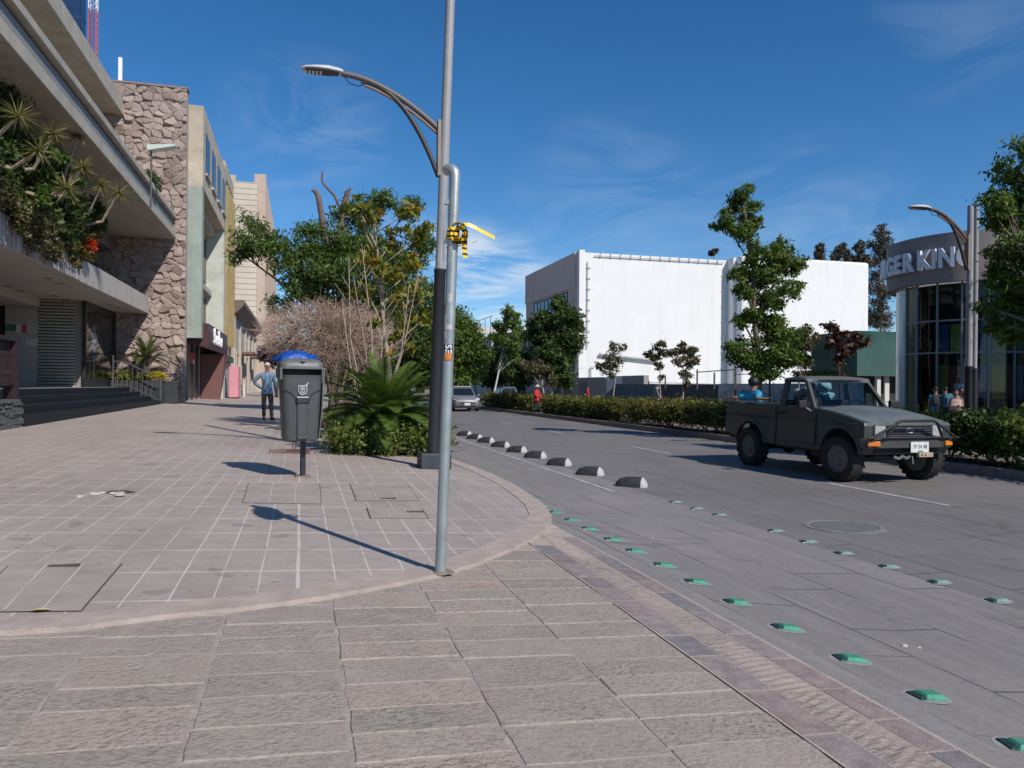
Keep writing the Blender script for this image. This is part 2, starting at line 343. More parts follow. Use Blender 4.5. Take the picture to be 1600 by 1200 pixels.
for p in poly: p.z = walk_z(p.x, p.y)
mb.add(poly, [tuple(range(len(poly)))]); bmf = struct('pavement', mb, PAVE)
bm = bmesh.new(); bm.from_mesh(bmf.data); bmesh.ops.triangulate(bm, faces=bm.faces); bm.to_mesh(bmf.data); bm.free()
mb = MB()
for i in range(len(outer) - 1):
    a0, a1, b0, b1 = outer[i], outer[i + 1], inner[i], inner[i + 1]; up = Vector((0, 0, 0.006)); dn = Vector((0, 0, -0.45))
    mb.add([b0 + up, a0 + up, a1 + up, b1 + up], [(0, 1, 2, 3)]); mb.add([a0 + up, a0 + dn, a1 + dn, a1 + up], [(0, 1, 2, 3)]); mb.add([b0 + up, b1 + up, b1 - up * 3, b0 - up * 3], [(0, 1, 2, 3)])
struct('kerb', mb, KERB)
mb = MB(); q = [(-34, -6, 0), (1.72, -6, 0), (1.72, 6.3, 0), (0.4, 5.9, 0), (-34, 9, 0)]
mb.add([(x, y, walk_z(x, y) - 0.0215) for x, y, _ in q], [tuple(range(5))]); struct('crossing_bed', mb, M('slab_mortar', (0.32, 0.278, 0.248), 0.9, 0.2, 9, 0.6, 60))
m, t, b = base_mat('chiselled_slabs'); A = lambda n: N(t, 'Attribute', attribute_name=n).outputs['Fac']
o3 = vmap(t); vr = N(t, 'VectorRotate', rotation_type='Z_AXIS'); t.links.new(o3, vr.inputs['Vector']); t.links.new(A('slab_angle'), vr.inputs['Angle'])
mpg = N(t, 'Mapping'); mpg.inputs['Scale'].default_value = (34, 56, 1); t.links.new(vr.outputs[0], mpg.inputs[0])
st = N(t, 'TexNoise', Scale=1.0, Detail=2.5, Roughness=0.55, Distortion=0.25, noise_dimensions='4D'); t.links.new(mpg.outputs[0], st.inputs['Vector']); t.links.new(A('slab_seed'), st.inputs['W'])
big = noise(t, o3, 1.6, 4); mid = noise(t, o3, 7, 4, 0.6); pit = noise(t, o3, 55, 3, 0.65); grit = noise(t, o3, 190, 2)
worn = mul(t, ramp(t, noise(t, o3, 3.1, 4, 0.6), 0.32, 0.6, 0.25, 1.0), A('slab_rough'))
dab = mul(t, ramp(t, st.outputs['Fac'], 0.55, 0.34), worn)
c = mixrgb(t, A('slab_tint'), (0.275, 0.238, 0.211), (0.36, 0.295, 0.255)); c = mixrgb(t, ramp(t, A('slab_tint'), 0.92, 0.97, 0, .8), c, (0.385, 0.285, 0.24))
c = mixrgb(t, ramp(t, big, 0.4, 0.66, 0, 0.6), c, (0.30, 0.265, 0.235)); c = mixrgb(t, ramp(t, mid, 0.45, 0.72, 0, 0.5), c, (0.40, 0.34, 0.30)); c = mixrgb(t, mul(t, dab, 0.62), c, (0.15, 0.13, 0.118))
c = mixrgb(t, ramp(t, pit, 0.5, 0.72, 0, 0.55), c, (0.15, 0.132, 0.12)); c = mixrgb(t, ramp(t, grit, 0.5, 0.75, 0, 0.3), c, (0.46, 0.41, 0.37)); c = mixrgb(t, ramp(t, noise(t, o3, 1.2, 3, .5), 0.68, 0.75, 0, 0.35), c, (0.16, 0.14, 0.13))
t.links.new(c, b.inputs['Base Color']); b.inputs['Roughness'].default_value = 0.82; b.inputs['Specular IOR Level'].default_value = 0.3
n1 = bump(t, None, mul(t, mul(t, dab, -1.0), mul(t, pit, 0.45), 'ADD'), 0.6, 0.008); bump(t, b, grit, 0.25, 0.003, n1)
xa, xb = on_walk(276, 1195).x, on_walk(556, 1200).x; wcol = xb - xa; rs = random.Random(31); mb = MB(); att = []
edges = [xb - k * wcol for k in range(14, 0, -1)] + [xb, xb + wcol]
while edges[-1] + wcol < 1.6: edges.append(edges[-1] + wcol)
edges.append(1.716)
for x0, x1 in zip(edges[:-1], edges[1:]):
    if x1 - x0 < .12: continue
    y = rs.uniform(-1.3, -1.0); yend = 6.1 if x0 > -1 else 5.2
    while y < yend:
        L = rs.choice((.2, .23, .25, .28, .3, .34)); y1 = y + L; gq = .005; jj = lambda: rs.uniform(-.006, .006); dz = rs.uniform(-.0025, .002); tx_, ty_ = rs.uniform(-.004, .004), rs.uniform(-.006, .006); pts = []
        cx, cy = (x0 + x1) / 2, (y + y1) / 2
        cor = [(x0 + gq + jj(), y + gq + jj()), (x1 - gq + jj(), y + gq + jj()), (x1 - gq + jj(), y1 - gq + jj()), (x0 + gq + jj(), y1 - gq + jj())]
        out = []
        for k in range(4):          # slightly ragged edges
            a, c2 = cor[k], cor[(k + 1) % 4]; nseg = 5 if k % 2 == 0 else 3
            for q_ in range(nseg): u = q_ / nseg; out.append((a[0] + (c2[0] - a[0]) * u + (rs.uniform(-.005, .005) if q_ else 0), a[1] + (c2[1] - a[1]) * u + (rs.uniform(-.005, .005) if q_ else 0)))
        Z = lambda px_, py_, h: walk_z(px_, py_) - 0.018 + h + (tx_ * (px_ - cx) + ty_ * (py_ - cy)) * 1.0
        r0 = [(px_, py_, Z(px_, py_, -.02)) for px_, py_ in out]; r1 = [(px_, py_, Z(px_, py_, dz - .005)) for px_, py_ in out]; ins = lambda px_, py_: (px_ + (cx - px_) * .02, py_ + (cy - py_) * .045); r2 = [(*ins(px_, py_), Z(px_, py_, dz)) for px_, py_ in out]
        nb = len(mb.f); mb.loft([r0, r1, r2], False, True); att += [(rs.random(), rs.choice((.45, -.5, .2, -.25, .7, .05)) + rs.uniform(-.1, .1), rs.uniform(0, 40), rs.uniform(.45, 1.0))] * (len(mb.f) - nb); y = y1
o = struct('crossing_paving', mb, m)
for k, nm in enumerate(('slab_tint', 'slab_angle', 'slab_seed', 'slab_rough')):
    a_ = o.data.attributes.new(nm, 'FLOAT', 'FACE'); a_.data.foreach_set('value', np.array([q_[k] for q_ in att], dtype=np.float32))
# border of the crossing: two rows of small slate tiles with ribbed stone between
zb = lambda x, y: np.interp(x, [1.72, 2.22], [walk_z(1.72, y) - 0.018, 0.248])
rs = random.Random(5)
for nm, x0, x1, lo, hi, mats in (('border_tiles', 1.725, 1.885, 0.26, 0.44, None), ('border_tiles', 2.075, 2.215, 0.26, 0.42, None)):
    groups = {k: MB() for k in range(4)}; y = -5.5
    while y < 5.95:
        L = rs.uniform(lo, hi); y1 = min(y + L, 6.05); k = rs.randrange(4); e = 0.0015
        ring = lambda dz: [(xx, yy, float(zb(xx, yy)) + dz + e) for xx, yy in ((x0 + 0.006, y + 0.006), (x1 - 0.006, y + 0.006), (x1 - 0.006, y1 - 0.006), (x0 + 0.006, y1 - 0.006))]
        if not (y1 > 5.72 and x0 < 2): groups[k].loft([ring(-0.05), ring(rs.uniform(0.001, 0.003))])
        y = y1
    cols = [(0.225, 0.178, 0.172), (0.198, 0.178, 0.178), (0.275, 0.215, 0.20), (0.265, 0.225, 0.212)]
    for k in groups: struct(nm, groups[k], M('slate_tile_' + 'abcd'[k], cols[k], 0.6, 0.22, 14, 0.4, 70))
mb = MB()
for i in range(24):
    ya, yb = -6 + i * 0.5, -6 + (i + 1) * 0.5
    mb.add([(x, y, float(zb(x, y)) + 0.002) for x, y in ((1.715, ya), (1.885, ya), (1.885, yb), (1.715, yb))], [(0, 1, 2, 3)])
    mb.add([(x, y, float(zb(x, y)) + 0.002) for x, y in ((2.075, ya), (2.23, ya), (2.23, yb), (2.075, yb))], [(0, 1, 2, 3)])
mb.add([(x, y, float(zb(x, y)) - 0.009) for x, y in ((1.70, 5.7), (2.24, 5.7), (2.24, 6.9), (1.70, 6.9))], [(0, 1, 2, 3)])
struct('border_mortar', mb, KERB)
mb = MB(); xs = np.linspace(1.885, 2.075, 9); ysr = np.arange(-1.0, 6.05, 0.012); rng = np.random.default_rng(3)
ph = np.cumsum(rng.uniform(0.9, 1.1, len(ysr))) * 0.012 * 2 * math.pi / 0.052
vs = []
blk = rng.uniform(-0.9, 0.9, 40); amp = rng.uniform(0.1, 1.0, 40)
for j, y in enumerate(ysr):
    k = int((y + 1) / 0.62)
    for i, x in enumerate(xs):
        ed = 1 - abs((x - 1.98) / 0.095) ** 4
        vs.append((x, y, float(zb(x, y)) + 0.002 + ed * (0.004 + amp[k] * 0.008 * math.sin(ph[j] + blk[k] * (x - 1.98) * 90) + rng.normal(0, 0.0012))))
nx = len(xs); mb.add(vs, [(j * nx + i, j * nx + i + 1, (j + 1) * nx + i + 1, (j + 1) * nx + i) for j in range(len(ysr) - 1) for i in range(nx - 1)])
struct('border_ribbed_stone', mb, RIBBED, smooth='all')
# painted lines
def line_mark(x0, x1, ya, yb, z=0.005):
    return [(x0, ya, lane_z(x0, ya) + z), (x1, ya, lane_z(x1, ya) + z), (x1, yb, lane_z(x1, yb) + z), (x0, yb, lane_z(x0, yb) + z)]
mb = MB()
for y in np.arange(10.2, 60, 0.5): mb.quad(*line_mark(4.28, 4.36, y, y + 0.5))
for px0, py0, px1, py1 in ((1310, 755, 1522, 789), (995, 697, 1060, 709), (858, 673, 885, 678), (772, 659, 800, 663)):
    a, c2 = on_level(px0, py0), on_level(px1, py1)
    mb.quad((8.06, a.y, 0.005), (8.16, a.y, 0.005), (8.16, c2.y, 0.005), (8.06, c2.y, 0.005))
mb.quad((11.32, 9, 0.005), (11.42, 9, 0.005), (11.42, 70, 0.005), (11.32, 70, 0.005))
for ya in (20.8, 22.2): mb.quad(*line_mark(2.9, 4.0, ya, ya + 0.45))
struct('road_markings', mb, PAINT)
# median and far pavement
mb = MB(); mb.box2((11.68, -14, -0.2), (14.78, 120, 0.10)); struct('median_soil', mb, SOIL)
mb = MB(); mb.box2((11.48, -14, -0.2), (11.679, 120, 0.17)); mb.box2((14.781, -14, -0.2), (14.93, 120, 0.17)); struct('median_kerb', mb, MEDKERB, bev=0.015)
mb = MB(); mb.box2((20.35, -30, -0.3), (80, 140, 0.06)); struct('far_pavement', mb, FARWALK)
# inlaid covers in the pavement
COVER = M('tiled_cover', (0.345, 0.292, 0.262), 0.62, 0.12, 4, 0.2, 50); GAP = M('dirt_gap', (0.085, 0.075, 0.068), 0.9, 0.2)
def hatch(pix, label, ins=0.018, handles=()):
    p = [on_walk(*q) for q in pix]; c0 = sum(p, Vector()) / 4
    t_ = thing('access_cover', label, 'access cover', c0, world=True, group='tiled access covers in the pavement')
    f = MB(); q = [v + (c0 - v).normalized() * ins for v in p]
    up = Vector((0, 0, 0.003)); 
    for i in range(4):
        j = (i + 1) % 4; f.add([p[i] + up, p[j] + up, q[j] + up, q[i] + up], [(0, 1, 2, 3)])
    obj('gap', f, GAP, t_)
    f = MB(); f.loft([[v - up for v in q], [v + up * 2 for v in q]]); obj('plate', f, COVER, t_)
    f = MB()
    for k in (0.33, 0.66):
        a, c2 = q[0].lerp(q[1], k) + up * 3, q[3].lerp(q[2], k) + up * 3; w = (q[1] - q[0]).normalized() * 0.006; f.add([a - w, a + w, c2 + w, c2 - w], [(0, 1, 2, 3)])
    obj('joint', f, M('pale_joint', (0.45, 0.40, 0.38), 0.8, 0.15), t_)
    for h in handles:
        v = on_walk(*h) + up * 3; f = MB(); f.box(v, (0.16, 0.05, 0.006)); obj('handle', f, GAP, t_)
hatch([(-60, 958), (128, 956), (192, 881), (12, 884)], 'large tiled cover in the pavement near the left edge, dark slot along it', handles=[(100, 886)])
hatch([(378, 786), (503, 788), (500, 755), (388, 755)], 'square tiled cover in the pavement right in front of the litter bin post')
hatch([(556, 783), (656, 783), (637, 757), (546, 756)], 'tiled cover in the pavement between litter bin and lamp post', handles=[(607, 780)])
hatch([(578, 811), (671, 811), (660, 795), (572, 794)], 'small tiled cover in the pavement nearest the steel sign post', handles=[(648, 801)])
# drain grate, broken hole, manhole
v = on_walk(452, 706); g = thing('drain_grate', 'slotted metal drain grate set in the pavement behind the litter bin', 'drain grate', v, world=True)
f = MB(); f.box((v.x, v.y, v.z - 0.02), (0.62, 0.62, 0.045)); obj('pit', f, GAP, g)
f = MB()
for i in range(15): f.box((v.x - 0.29 + i * 0.0415, v.y, v.z + 0.008), (0.02, 0.6, 0.02))
f.box((v.x, v.y - 0.3, v.z + 0.009), (0.64, 0.03, 0.022)); f.box((v.x, v.y + 0.3, v.z + 0.009), (0.64, 0.03, 0.022)); obj('bars', f, M('rusty_iron', (0.16, 0.09, 0.08), 0.8, 0.3, 20, 0.3), g)
v = on_walk(183, 769); f = MB(); rr = random.Random(2)
f.add([(v.x, v.y, v.z + 0.004)] + [(v.x + 0.15 * rr.uniform(.7, 1.2) * math.cos(a), v.y + 0.12 * rr.uniform(.7, 1.2) * math.sin(a), walk_z(v.x, v.y) + 0.004) for a in np.linspace(0, 6.28, 13)[:-1]], [(0, i, i % 12 + 1) for i in range(1, 13)])
o = obj('pavement_hole', f, GAP); tag(o, 'dark broken hole in the pale pavement tiles in front of the steps', 'hole')
f = MB()
for i in range(9): f.ball((v.x - 0.1 + rr.uniform(-.25, .2), v.y - 0.2 + rr.uniform(-.12, .1), v.z + 0.01), (rr.uniform(.02, .06), rr.uniform(.02, .05), .012), 6, 4)
o = obj('broken_mortar', f, M('pale_rubble', (0.48, 0.44, 0.40), 0.9, 0.2, 20)); o['kind'] = 'stuff'; tag(o, 'pale crumbled mortar lying beside the pavement hole', 'rubble')
v = on_level(1318, 823); g = thing('manhole_cover', 'round manhole cover set flush in the grey road beside the small green studs', 'manhole cover', v, world=True)
f = MB(); f.lathe([(0.42, -0.03), (0.42, 0.006), (0.36, 0.009), (0.355, 0.004)], v, n=32); obj('frame', f, M('road_concrete_ring', (0.19, 0.185, 0.18), 0.8, 0.2, 8), g)
f = MB(); f.lathe([(0.34, -0.02), (0.34, 0.007), (0.05, 0.009)], v, n=32); obj('lid', f, M('worn_cast_iron', (0.15, 0.145, 0.142), 0.6, 0.25, 18, 0.3), g)
# ------------------------------------------------------------------ left side: terrace building
CONC = M('beige_concrete', (0.40, 0.365, 0.31), 0.85, 0.1, 2.5, 0.25, 60, dirt=.6)
CONC_D = M('grey_concrete_band', (0.235, 0.235, 0.235), 0.8, 0.12, 2)
SOFFIT = M('painted_soffit', (0.40, 0.375, 0.335), 0.85, 0.05, 1)
STAIN = M('stained_concrete', (0.20, 0.175, 0.165), 0.85, 0.55, 5.5, 0.3, 60, col2=(0.40, 0.36, 0.34), streak=True)
DARKM = M('dark_void', (0.015, 0.015, 0.016), 0.7, 0.1)
SLATE = M('dark_step_stone', (0.014, 0.017, 0.021), 0.6, 0.35, 6, 0.2, 50, spec=0.2)
SLAT = M('grey_slats', (0.34, 0.315, 0.28), 0.6, 0.1, 3)
MAROON = M('maroon_paint', (0.026, 0.013, 0.017), 0.5, 0.15, 6)
DGLASS = M('dark_window_glass', (0.03, 0.04, 0.05), 0.22, 0.1, 2, spec=0.5)
PGLASS = glass('clear_pane', (0.9, 0.93, 0.93), 0.02, 1.35)
WFRAME = M('pale_window_frame', (0.36, 0.40, 0.38), 0.6, 0.08)
TZ = 1.36
B = thing('terrace_building', 'beige concrete shop building with deep canopy, planted balcony and overhanging roof slab', 'building', (-9, 20, 0.7), world=True)
def part(name, boxes, m, parent=None, bev=0.0, split=False):
    if split:
        for q in boxes: part(name, [q], m, parent, bev)
        return
    mb = MB()
    for a, b_ in boxes: mb.box2(a, b_)
    return obj(name, mb, m, parent if parent is not None else B, bev=bev)
part('roof_slab', [((-14, 2, 12.07), (-6.83, 33.25, 12.72))], CONC, bev=0.02)
part('middle_slab', [((-14, 2, 7.28), (-4.84, 33.2, 7.56)), ((-13.9, 2, 8.08), (-4.84, 33.2, 8.26))], CONC, bev=0.012)
part('slab_band', [((-13.9, 2, 7.562), (-4.97, 33.19, 7.99))], CONC_D)
part('slab_shadow_gap', [((-13.9, 2, 7.992), (-5.02, 33.19, 8.078))], M('gap_shadow_tone', (0.05, 0.045, 0.07), 0.8, 0.1))  # dark strip with the gap's shadow put into its colour
part('ceiling_beam', [((-8.6, 2, 6.72), (-7.2, 33.3, 7.278))], M('soffit_beam', (0.19, 0.17, 0.15), 0.85, 0.08))
part('upper_wall', [((-14, 2, 8.262), (-9.4, 33.3, 12.068))], CONC)
part('canopy', [((-14, 2, 4.28), (-5.85, 33.3, 4.94))], M('pale_canopy_concrete', (0.44, 0.405, 0.37), 0.85, 0.1, 3, 0.2, 60, dirt=.5), bev=0.012)
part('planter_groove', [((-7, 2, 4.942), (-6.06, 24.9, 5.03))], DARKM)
part('balcony_planter', [((-7.1, 2, 5.032), (-5.93, 24.9, 5.86))], STAIN, bev=0.015)
part('canopy_face', [((-5.848, 2, 4.30), (-5.83, 23.4, 4.92))], STAIN)
f = MB(); rr = random.Random(4)
for i in range(22):
    y = 8 + i * 1.15; x = rr.choice((-6.5, -7.6, -8.2)); f = MB(); f.lathe([(0.10, -0.01), (0.10, 0.0), (0.06, 0.001)], (x, y, 4.278), n=14); obj('downlight', f, M('downlight_rim', (0.13, 0.12, 0.11), 0.6, 0.1), B)
part('ceiling_drop', [((-14, 2, 4.0), (-8.3, 28.5, 4.278))], SOFFIT)
part('upper_wall', [((-14, 2, 4.945), (-8.25, 29.2, 7.276))], M('balcony_back_wall', (0.22, 0.20, 0.17), 0.85, 0.12))
w = part('balcony_window', [((-8.2, 29.25, 4.945), (-8.1, 33.3, 7.0))], DGLASS)
part('frame', [((-8.12, 31.2, 4.945), (-7.98, 31.55, 7.2)), ((-8.12, 29.25, 4.945), (-7.98, 29.6, 7.2)), ((-8.12, 32.9, 4.945), (-7.98, 33.3, 7.2))], WFRAME, w, split=True)
# ground floor
part('terrace', [((-14, 10, 0.2), (-6.321, 33.35, TZ))], M('terrace_stone', (0.30, 0.28, 0.26), 0.7, 0.12, 3))
part('steps', [((-6.32, 16.72, 0.3), (-5.1 - 0.4 * i, 32.0, 0.69 + 0.168 * (i + 1))) for i in range(4)], SLATE, bev=0.015)
mb = MB()
def slats(mb, a, b_, z0, z1, dirx):     # horizontal louvre wall between two plan points
    a, b_ = Vector(a), Vector(b_); d = (b_ - a).normalized(); n = Vector((d.y, -d.x)) * 0.05; z = z0
    while z < z1 - 0.01:
        pr = [(0, z), (1.3, z + 0.004), (1.3, z + 0.06), (0, z + 0.085)]
        mb.loft([[(p.x + n.x * u, p.y + n.y * u, zz) for u, zz in pr] for p in (a, b_)]); z += 0.105
for q in (((-8.4, 28.8), (-7.3, 28.8), TZ, 4.275, 1), ((-12.6, 28.95), (-10.2, 28.95), TZ, 4.275, 1), ((-9.6, 23.9), (-8.6, 23.9), TZ, 4.0, 1)): mb = MB(); slats(mb, *q); obj('louvre_wall', mb, SLAT, B)
part('back_wall', [((-14, 28.97, TZ), (-7.16, 29.2, 4.278)), ((-13, 24, TZ), (-8.62, 24.2, 3.99)), ((-14, 10, TZ), (-10.5, 28.9, 4.0))], M('shop_rear_wall', (0.26, 0.245, 0.22), 0.8, 0.1), bev=0.0)  # one even beige grey for the shop's back walls
part('doorway', [((-10.2, 28.8, TZ), (-9.36, 28.96, 4.1))], DARKM)
part('wall_panel', [((-9.36, 28.70, TZ), (-8.42, 28.79, 4.2))], M('shop_wall_panel', (0.36, 0.34, 0.31), 0.7, 0.06))
pan = [(-9.2, 3.3, 0.30, 0.22, (0.06, 0.16, 0.10)), (-8.98, 3.28, 0.2, 0.25, (0.55, 0.5, 0.48)), (-8.8, 3.28, 0.14, 0.24, (0.42, 0.05, 0.06)), (-8.56, 3.33, 0.34, 0.32, (0.4, 0.38, 0.36)), (-9.2, 2.85, 0.16, 0.22, (0.5, 0.42, 0.38)), (-8.98, 2.85, 0.16, 0.2, (0.33, 0.25, 0.2)), (-8.58, 2.83, 0.32, 0.22, (0.5, 0.5, 0.5))]
for i, (x, z, sx, sz, cc) in enumerate(pan):
    f = MB(); f.box((x, 28.69, z), (sx, 0.012, sz)); o = obj('notice', f, M('notice_paper_' + 'abcdefg'[i], cc, 0.6, 0.25, 22), B)
# shop window with mannequins
w = part('shop_window', [((-7.12, 28.85, TZ), (-7.02, 29.0, 4.278)), ((-7.12, 33.0, TZ), (-7.02, 33.3, 4.278)), ((-7.12, 29.0, 4.05), (-7.02, 33.0, 4.278)), ((-7.12, 28.85, TZ), (-6.98, 33.2, TZ + 0.32))], M('black_frame', (0.02, 0.02, 0.022), 0.5, 0.1))
part('pane', [((-7.08, 29.0, TZ + 0.32), (-7.07, 33.0, 4.05))], PGLASS, w)
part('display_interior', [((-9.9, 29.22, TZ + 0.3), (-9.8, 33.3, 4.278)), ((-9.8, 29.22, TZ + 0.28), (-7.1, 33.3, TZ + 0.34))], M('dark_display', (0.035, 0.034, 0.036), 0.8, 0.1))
part('display_plinth', [((-7.75, 29.2, TZ + 0.34), (-7.15, 30.9, 2.25))], M('brown_plinth', (0.05, 0.028, 0.022), 0.5, 0.2))
part('planter_box', [((-7.0, 32.0, TZ - 0.02), (-5.15, 33.0, 1.62))], M('charcoal_planter', (0.04, 0.043, 0.048), 0.6, 0.15))
part('planter_box_front', [((-6.9, 32.01, 0.55), (-5.12, 32.99, TZ - 0.03))], MATS['charcoal_planter'])
def mannequin(y, z0, x, shirt, low, label, s=1.0):
    t_ = thing('mannequin', label, 'mannequin', (x, y, z0), world=False, group='mannequins in the shop window'); 
    prof = [(0.10, 0.78), (0.155, 0.80), (0.15, 1.0), (0.17, 1.2), (0.185, 1.36), (0.12, 1.46), (0.06, 1.5)]
    f = MB(); f.loft([[(0.62 * r * math.cos(a) * s, r * math.sin(a) * s, z * s) for a in np.linspace(0, 2 * math.pi, 17)[:-1]] for r, z in prof])
    for sg in (-1, 1): f.tube([(0, sg * 0.17 * s, 1.4 * s), (0.02, sg * 0.25 * s, 1.22 * s), (0.04, sg * 0.27 * s, 1.1 * s)], [0.06 * s, 0.062 * s, 0.07 * s], 10)
    obj('shirt', f, shirt, t_, smooth=True)
    f = MB()
    for sg in (-1, 1): f.tube([(0, sg * 0.08 * s, 0.82 * s), (0.01, sg * 0.09 * s, 0.45 * s), (0, sg * 0.09 * s, 0.02 * s)], [0.09 * s, 0.07 * s, 0.055 * s], 10)
    obj('trousers', f, low, t_, smooth=True)
    f = MB(); f.tube([(0, 0, 1.48 * s), (0, 0, 1.56 * s)], 0.045 * s, 10); f.ball((0.01, 0, 1.66 * s), (0.09 * s, 0.075 * s, 0.115 * s)); obj('head', f, M('mannequin_white', (0.4, 0.38, 0.36), 0.5, 0.05), t_, smooth=True)
mannequin(31.5, TZ + 0.34, -7.4, M('white_tee', (0.82, 0.82, 0.80), 0.8, 0.1), M('grey_jeans', (0.13, 0.15, 0.18), 0.8, 0.1), 'tallest mannequin in the shop window, in a white T-shirt and jeans', 1.12)
mannequin(30.5, TZ + 0.34, -7.45, M('grey_tee', (0.42, 0.48, 0.48), 0.8, 0.1), MATS['grey_jeans'], 'mannequin in a grey T-shirt between the white and cream ones')
mannequin(29.5, 2.25, -7.45, M('cream_top', (0.7, 0.66, 0.5), 0.8, 0.1), M('tan_trousers', (0.33, 0.27, 0.19), 0.8, 0.1), 'small mannequin in cream top on the brown window plinth', 0.62)
f = MB(); f.loft([[(-7.4 + 0.1 * math.cos(a) * r, 30.25 + 0.24 * math.sin(a) * r, z) for a in np.linspace(0, 6.28, 15)[:-1]] for r, z in ((1, 2.25), (1.02, 2.55), (0.8, 2.78), (0.35, 2.86))])
o = obj('red_garment', f, M('red_cloth', (0.75, 0.03, 0.035), 0.8, 0.1), smooth=True); tag(o, 'bright red folded garment on the brown plinth in the shop window', 'garment')
# stair rail, stone plinth wall and balustrade
IRON = M('grey_iron', (0.085, 0.08, 0.08), 0.5, 0.15)
t_ = thing('stair_railing', 'grey metal handrail with upright bars descending beside the dark steps', 'railing', (-5.8, 32.0, 0.7), world=True)
top = [(-6.75, 31.6, 2.32), (-6.35, 31.6, 2.32), (-5.15, 31.6, 1.66)]
f = MB(); f.tube(top, 0.025, 6); f.tube([(-6.75, 31.6, 1.45), (-6.3, 31.6, 1.45), (-5.12, 31.6, 0.85)], 0.02, 6); obj('rails', f, IRON, t_)
for x in (-6.75, -5.1):
    f = MB(); zt = 2.55 if x < -6 else 1.75; f.box((x, 31.6, (zt + 0.68) / 2), (0.045, 0.045, zt - 0.68)); obj('post', f, IRON, t_)
f = MB()
for i in range(9):
    x = -6.6 + i * 0.17; zt = 2.32 if x < -6.35 else 2.32 - (x + 6.35) * 0.55; f.box((x, 31.6, zt - 0.42), (0.02, 0.02, 0.84))
obj('bars', f, IRON, t_)
STK = M('stacked_slate', (0.10, 0.103, 0.105), 0.85, 0.45, 14, 0.3, 40)
f = MB(); rr = random.Random(8); z = 0.45
while z < 1.18:
    hh = rr.uniform(0.035, 0.07); y = 9.0
    while y < 16.66:
        L = rr.uniform(0.15, 0.5); y1 = min(y + L, 16.7); f.box2((-6.4, y, z), (-5.13 + rr.uniform(-0.03, 0.02), y1 - 0.004, z + hh - 0.004)); y = y1
    z += hh
o = obj('stone_clad_wall', f, STK); tag(o, 'low dark wall of stacked slate strips at the left end of the steps', 'wall')
t_ = thing('balustrade', 'dark maroon balustrade of thin uprights standing on the slate wall', 'balustrade', (-5.3, 13, 1.2), world=True)
f = MB(); f.box2((-5.42, 9, 2.28), (-5.2, 16.68, 2.36)); f.box2((-5.38, 9, 1.44), (-5.24, 16.66, 1.5)); obj('rails', f, MAROON, t_)
f = MB(); 
for i in range(60):
    y = 9.1 + i * 0.128
    f.loft([[(-5.31 + sx * w, y + sy * w, z) for sx, sy in ((-1, -1), (1, -1), (1, 1), (-1, 1))] for z, w in ((1.5, .03), (1.6, .018), (1.66, .03), (1.72, .016), (1.95, .022), (2.05, .03), (2.1, .016), (2.28, .03))])
obj('balusters', f, MAROON, t_)
for y in (16.6, 14.6, 12.6):
    f = MB(); f.box2((-5.42, y - 0.07, 1.19), (-5.2, y + 0.07, 2.28)); obj('post', f, MAROON, t_)
# square bin beside the stone wall
t_ = thing('waste_bin', 'square charcoal waste bin standing against the foot of the stone wall', 'bin', (-4.92, 32.75, 0.72))
f = MB(); f.loft([[(sx * w, sy * w, z) for sx, sy in ((-1, -1), (1, -1), (1, 1), (-1, 1))] for z, w in ((0, .24), (0.02, .25), (0.82, .30))]); obj('body', f, MATS['charcoal_planter'], t_, bev=0.02)
f = MB(); f.box((0, 0, 0.85), (0.64, 0.64, 0.06)); obj('lid', f, M('charcoal_lid', (0.06, 0.063, 0.068), 0.5, 0.1), t_, bev=0.02)
# ------------------------------------------------------------------ rubble stone wall (each stone a raised, tilted facet)
rng = np.random.default_rng(11)
X0, X1, Z0, Z1, ST = -12.6, -4.5, 0.35, 13.35, 0.034
gx = np.arange(X0, X1 + 1e-6, ST); gz = np.arange(Z0, Z1 + 1e-6, ST); GX, GZ = np.meshgrid(gx, gz)
cw, ch_ = 0.36, 0.255; ni, nj = int((X1 - X0) / cw) + 4, int((Z1 - Z0) / ch_) + 4
jx = rng.uniform(0.08, 0.92, (ni, nj)); jz = rng.uniform(0.08, 0.92, (ni, nj)); off = rng.uniform(0.0, 0.075, (ni, nj)); tx = rng.uniform(-.35, .35, (ni, nj)); tz = rng.uniform(-.45, .28, (ni, nj)); tint = rng.uniform(0, 1, (ni, nj))
wob = lambda a, b, k: 0.05 * np.sin(a * 7.1 + k) * np.sin(b * 6.3 + 2 * k)
PX, PZ = GX + wob(GX, GZ, 1), GZ + wob(GZ, GX, 2); ci = ((PX - X0) / cw).astype(int) + 1; cj = ((PZ - Z0) / ch_).astype(int) + 1
F1 = np.full(GX.shape, 9.0); F2 = F1.copy(); hh = np.zeros(GX.shape); tt = np.zeros(GX.shape)
for di in (-1, 0, 1):
    for dj in (-1, 0, 1):
        a, b_ = np.clip(ci + di, 0, ni - 1), np.clip(cj + dj, 0, nj - 1)
        dx = PX - (X0 + (a - 1 + jx[a, b_]) * cw); dz = PZ - (Z0 + (b_ - 1 + jz[a, b_]) * ch_); d = np.sqrt(dx ** 2 + (dz * 1.15) ** 2)
        near = d < F1; F2 = np.where(near, F1, np.minimum(F2, d)); hh = np.where(near, off[a, b_] + tx[a, b_] * dx + tz[a, b_] * dz, hh); tt = np.where(near, tint[a, b_], tt); F1 = np.where(near, d, F1)
edge = np.clip((F2 - F1) / 0.06, 0, 1); H = (0.35 + .65 * edge ** 0.5) * (0.05 + hh) + rng.normal(0, 0.0035, GX.shape)
f = MB(); nx = len(gx); f.v = [(float(x), float(33.4 - h), float(z)) for x, h, z in zip(GX.ravel(), H.ravel(), GZ.ravel())]
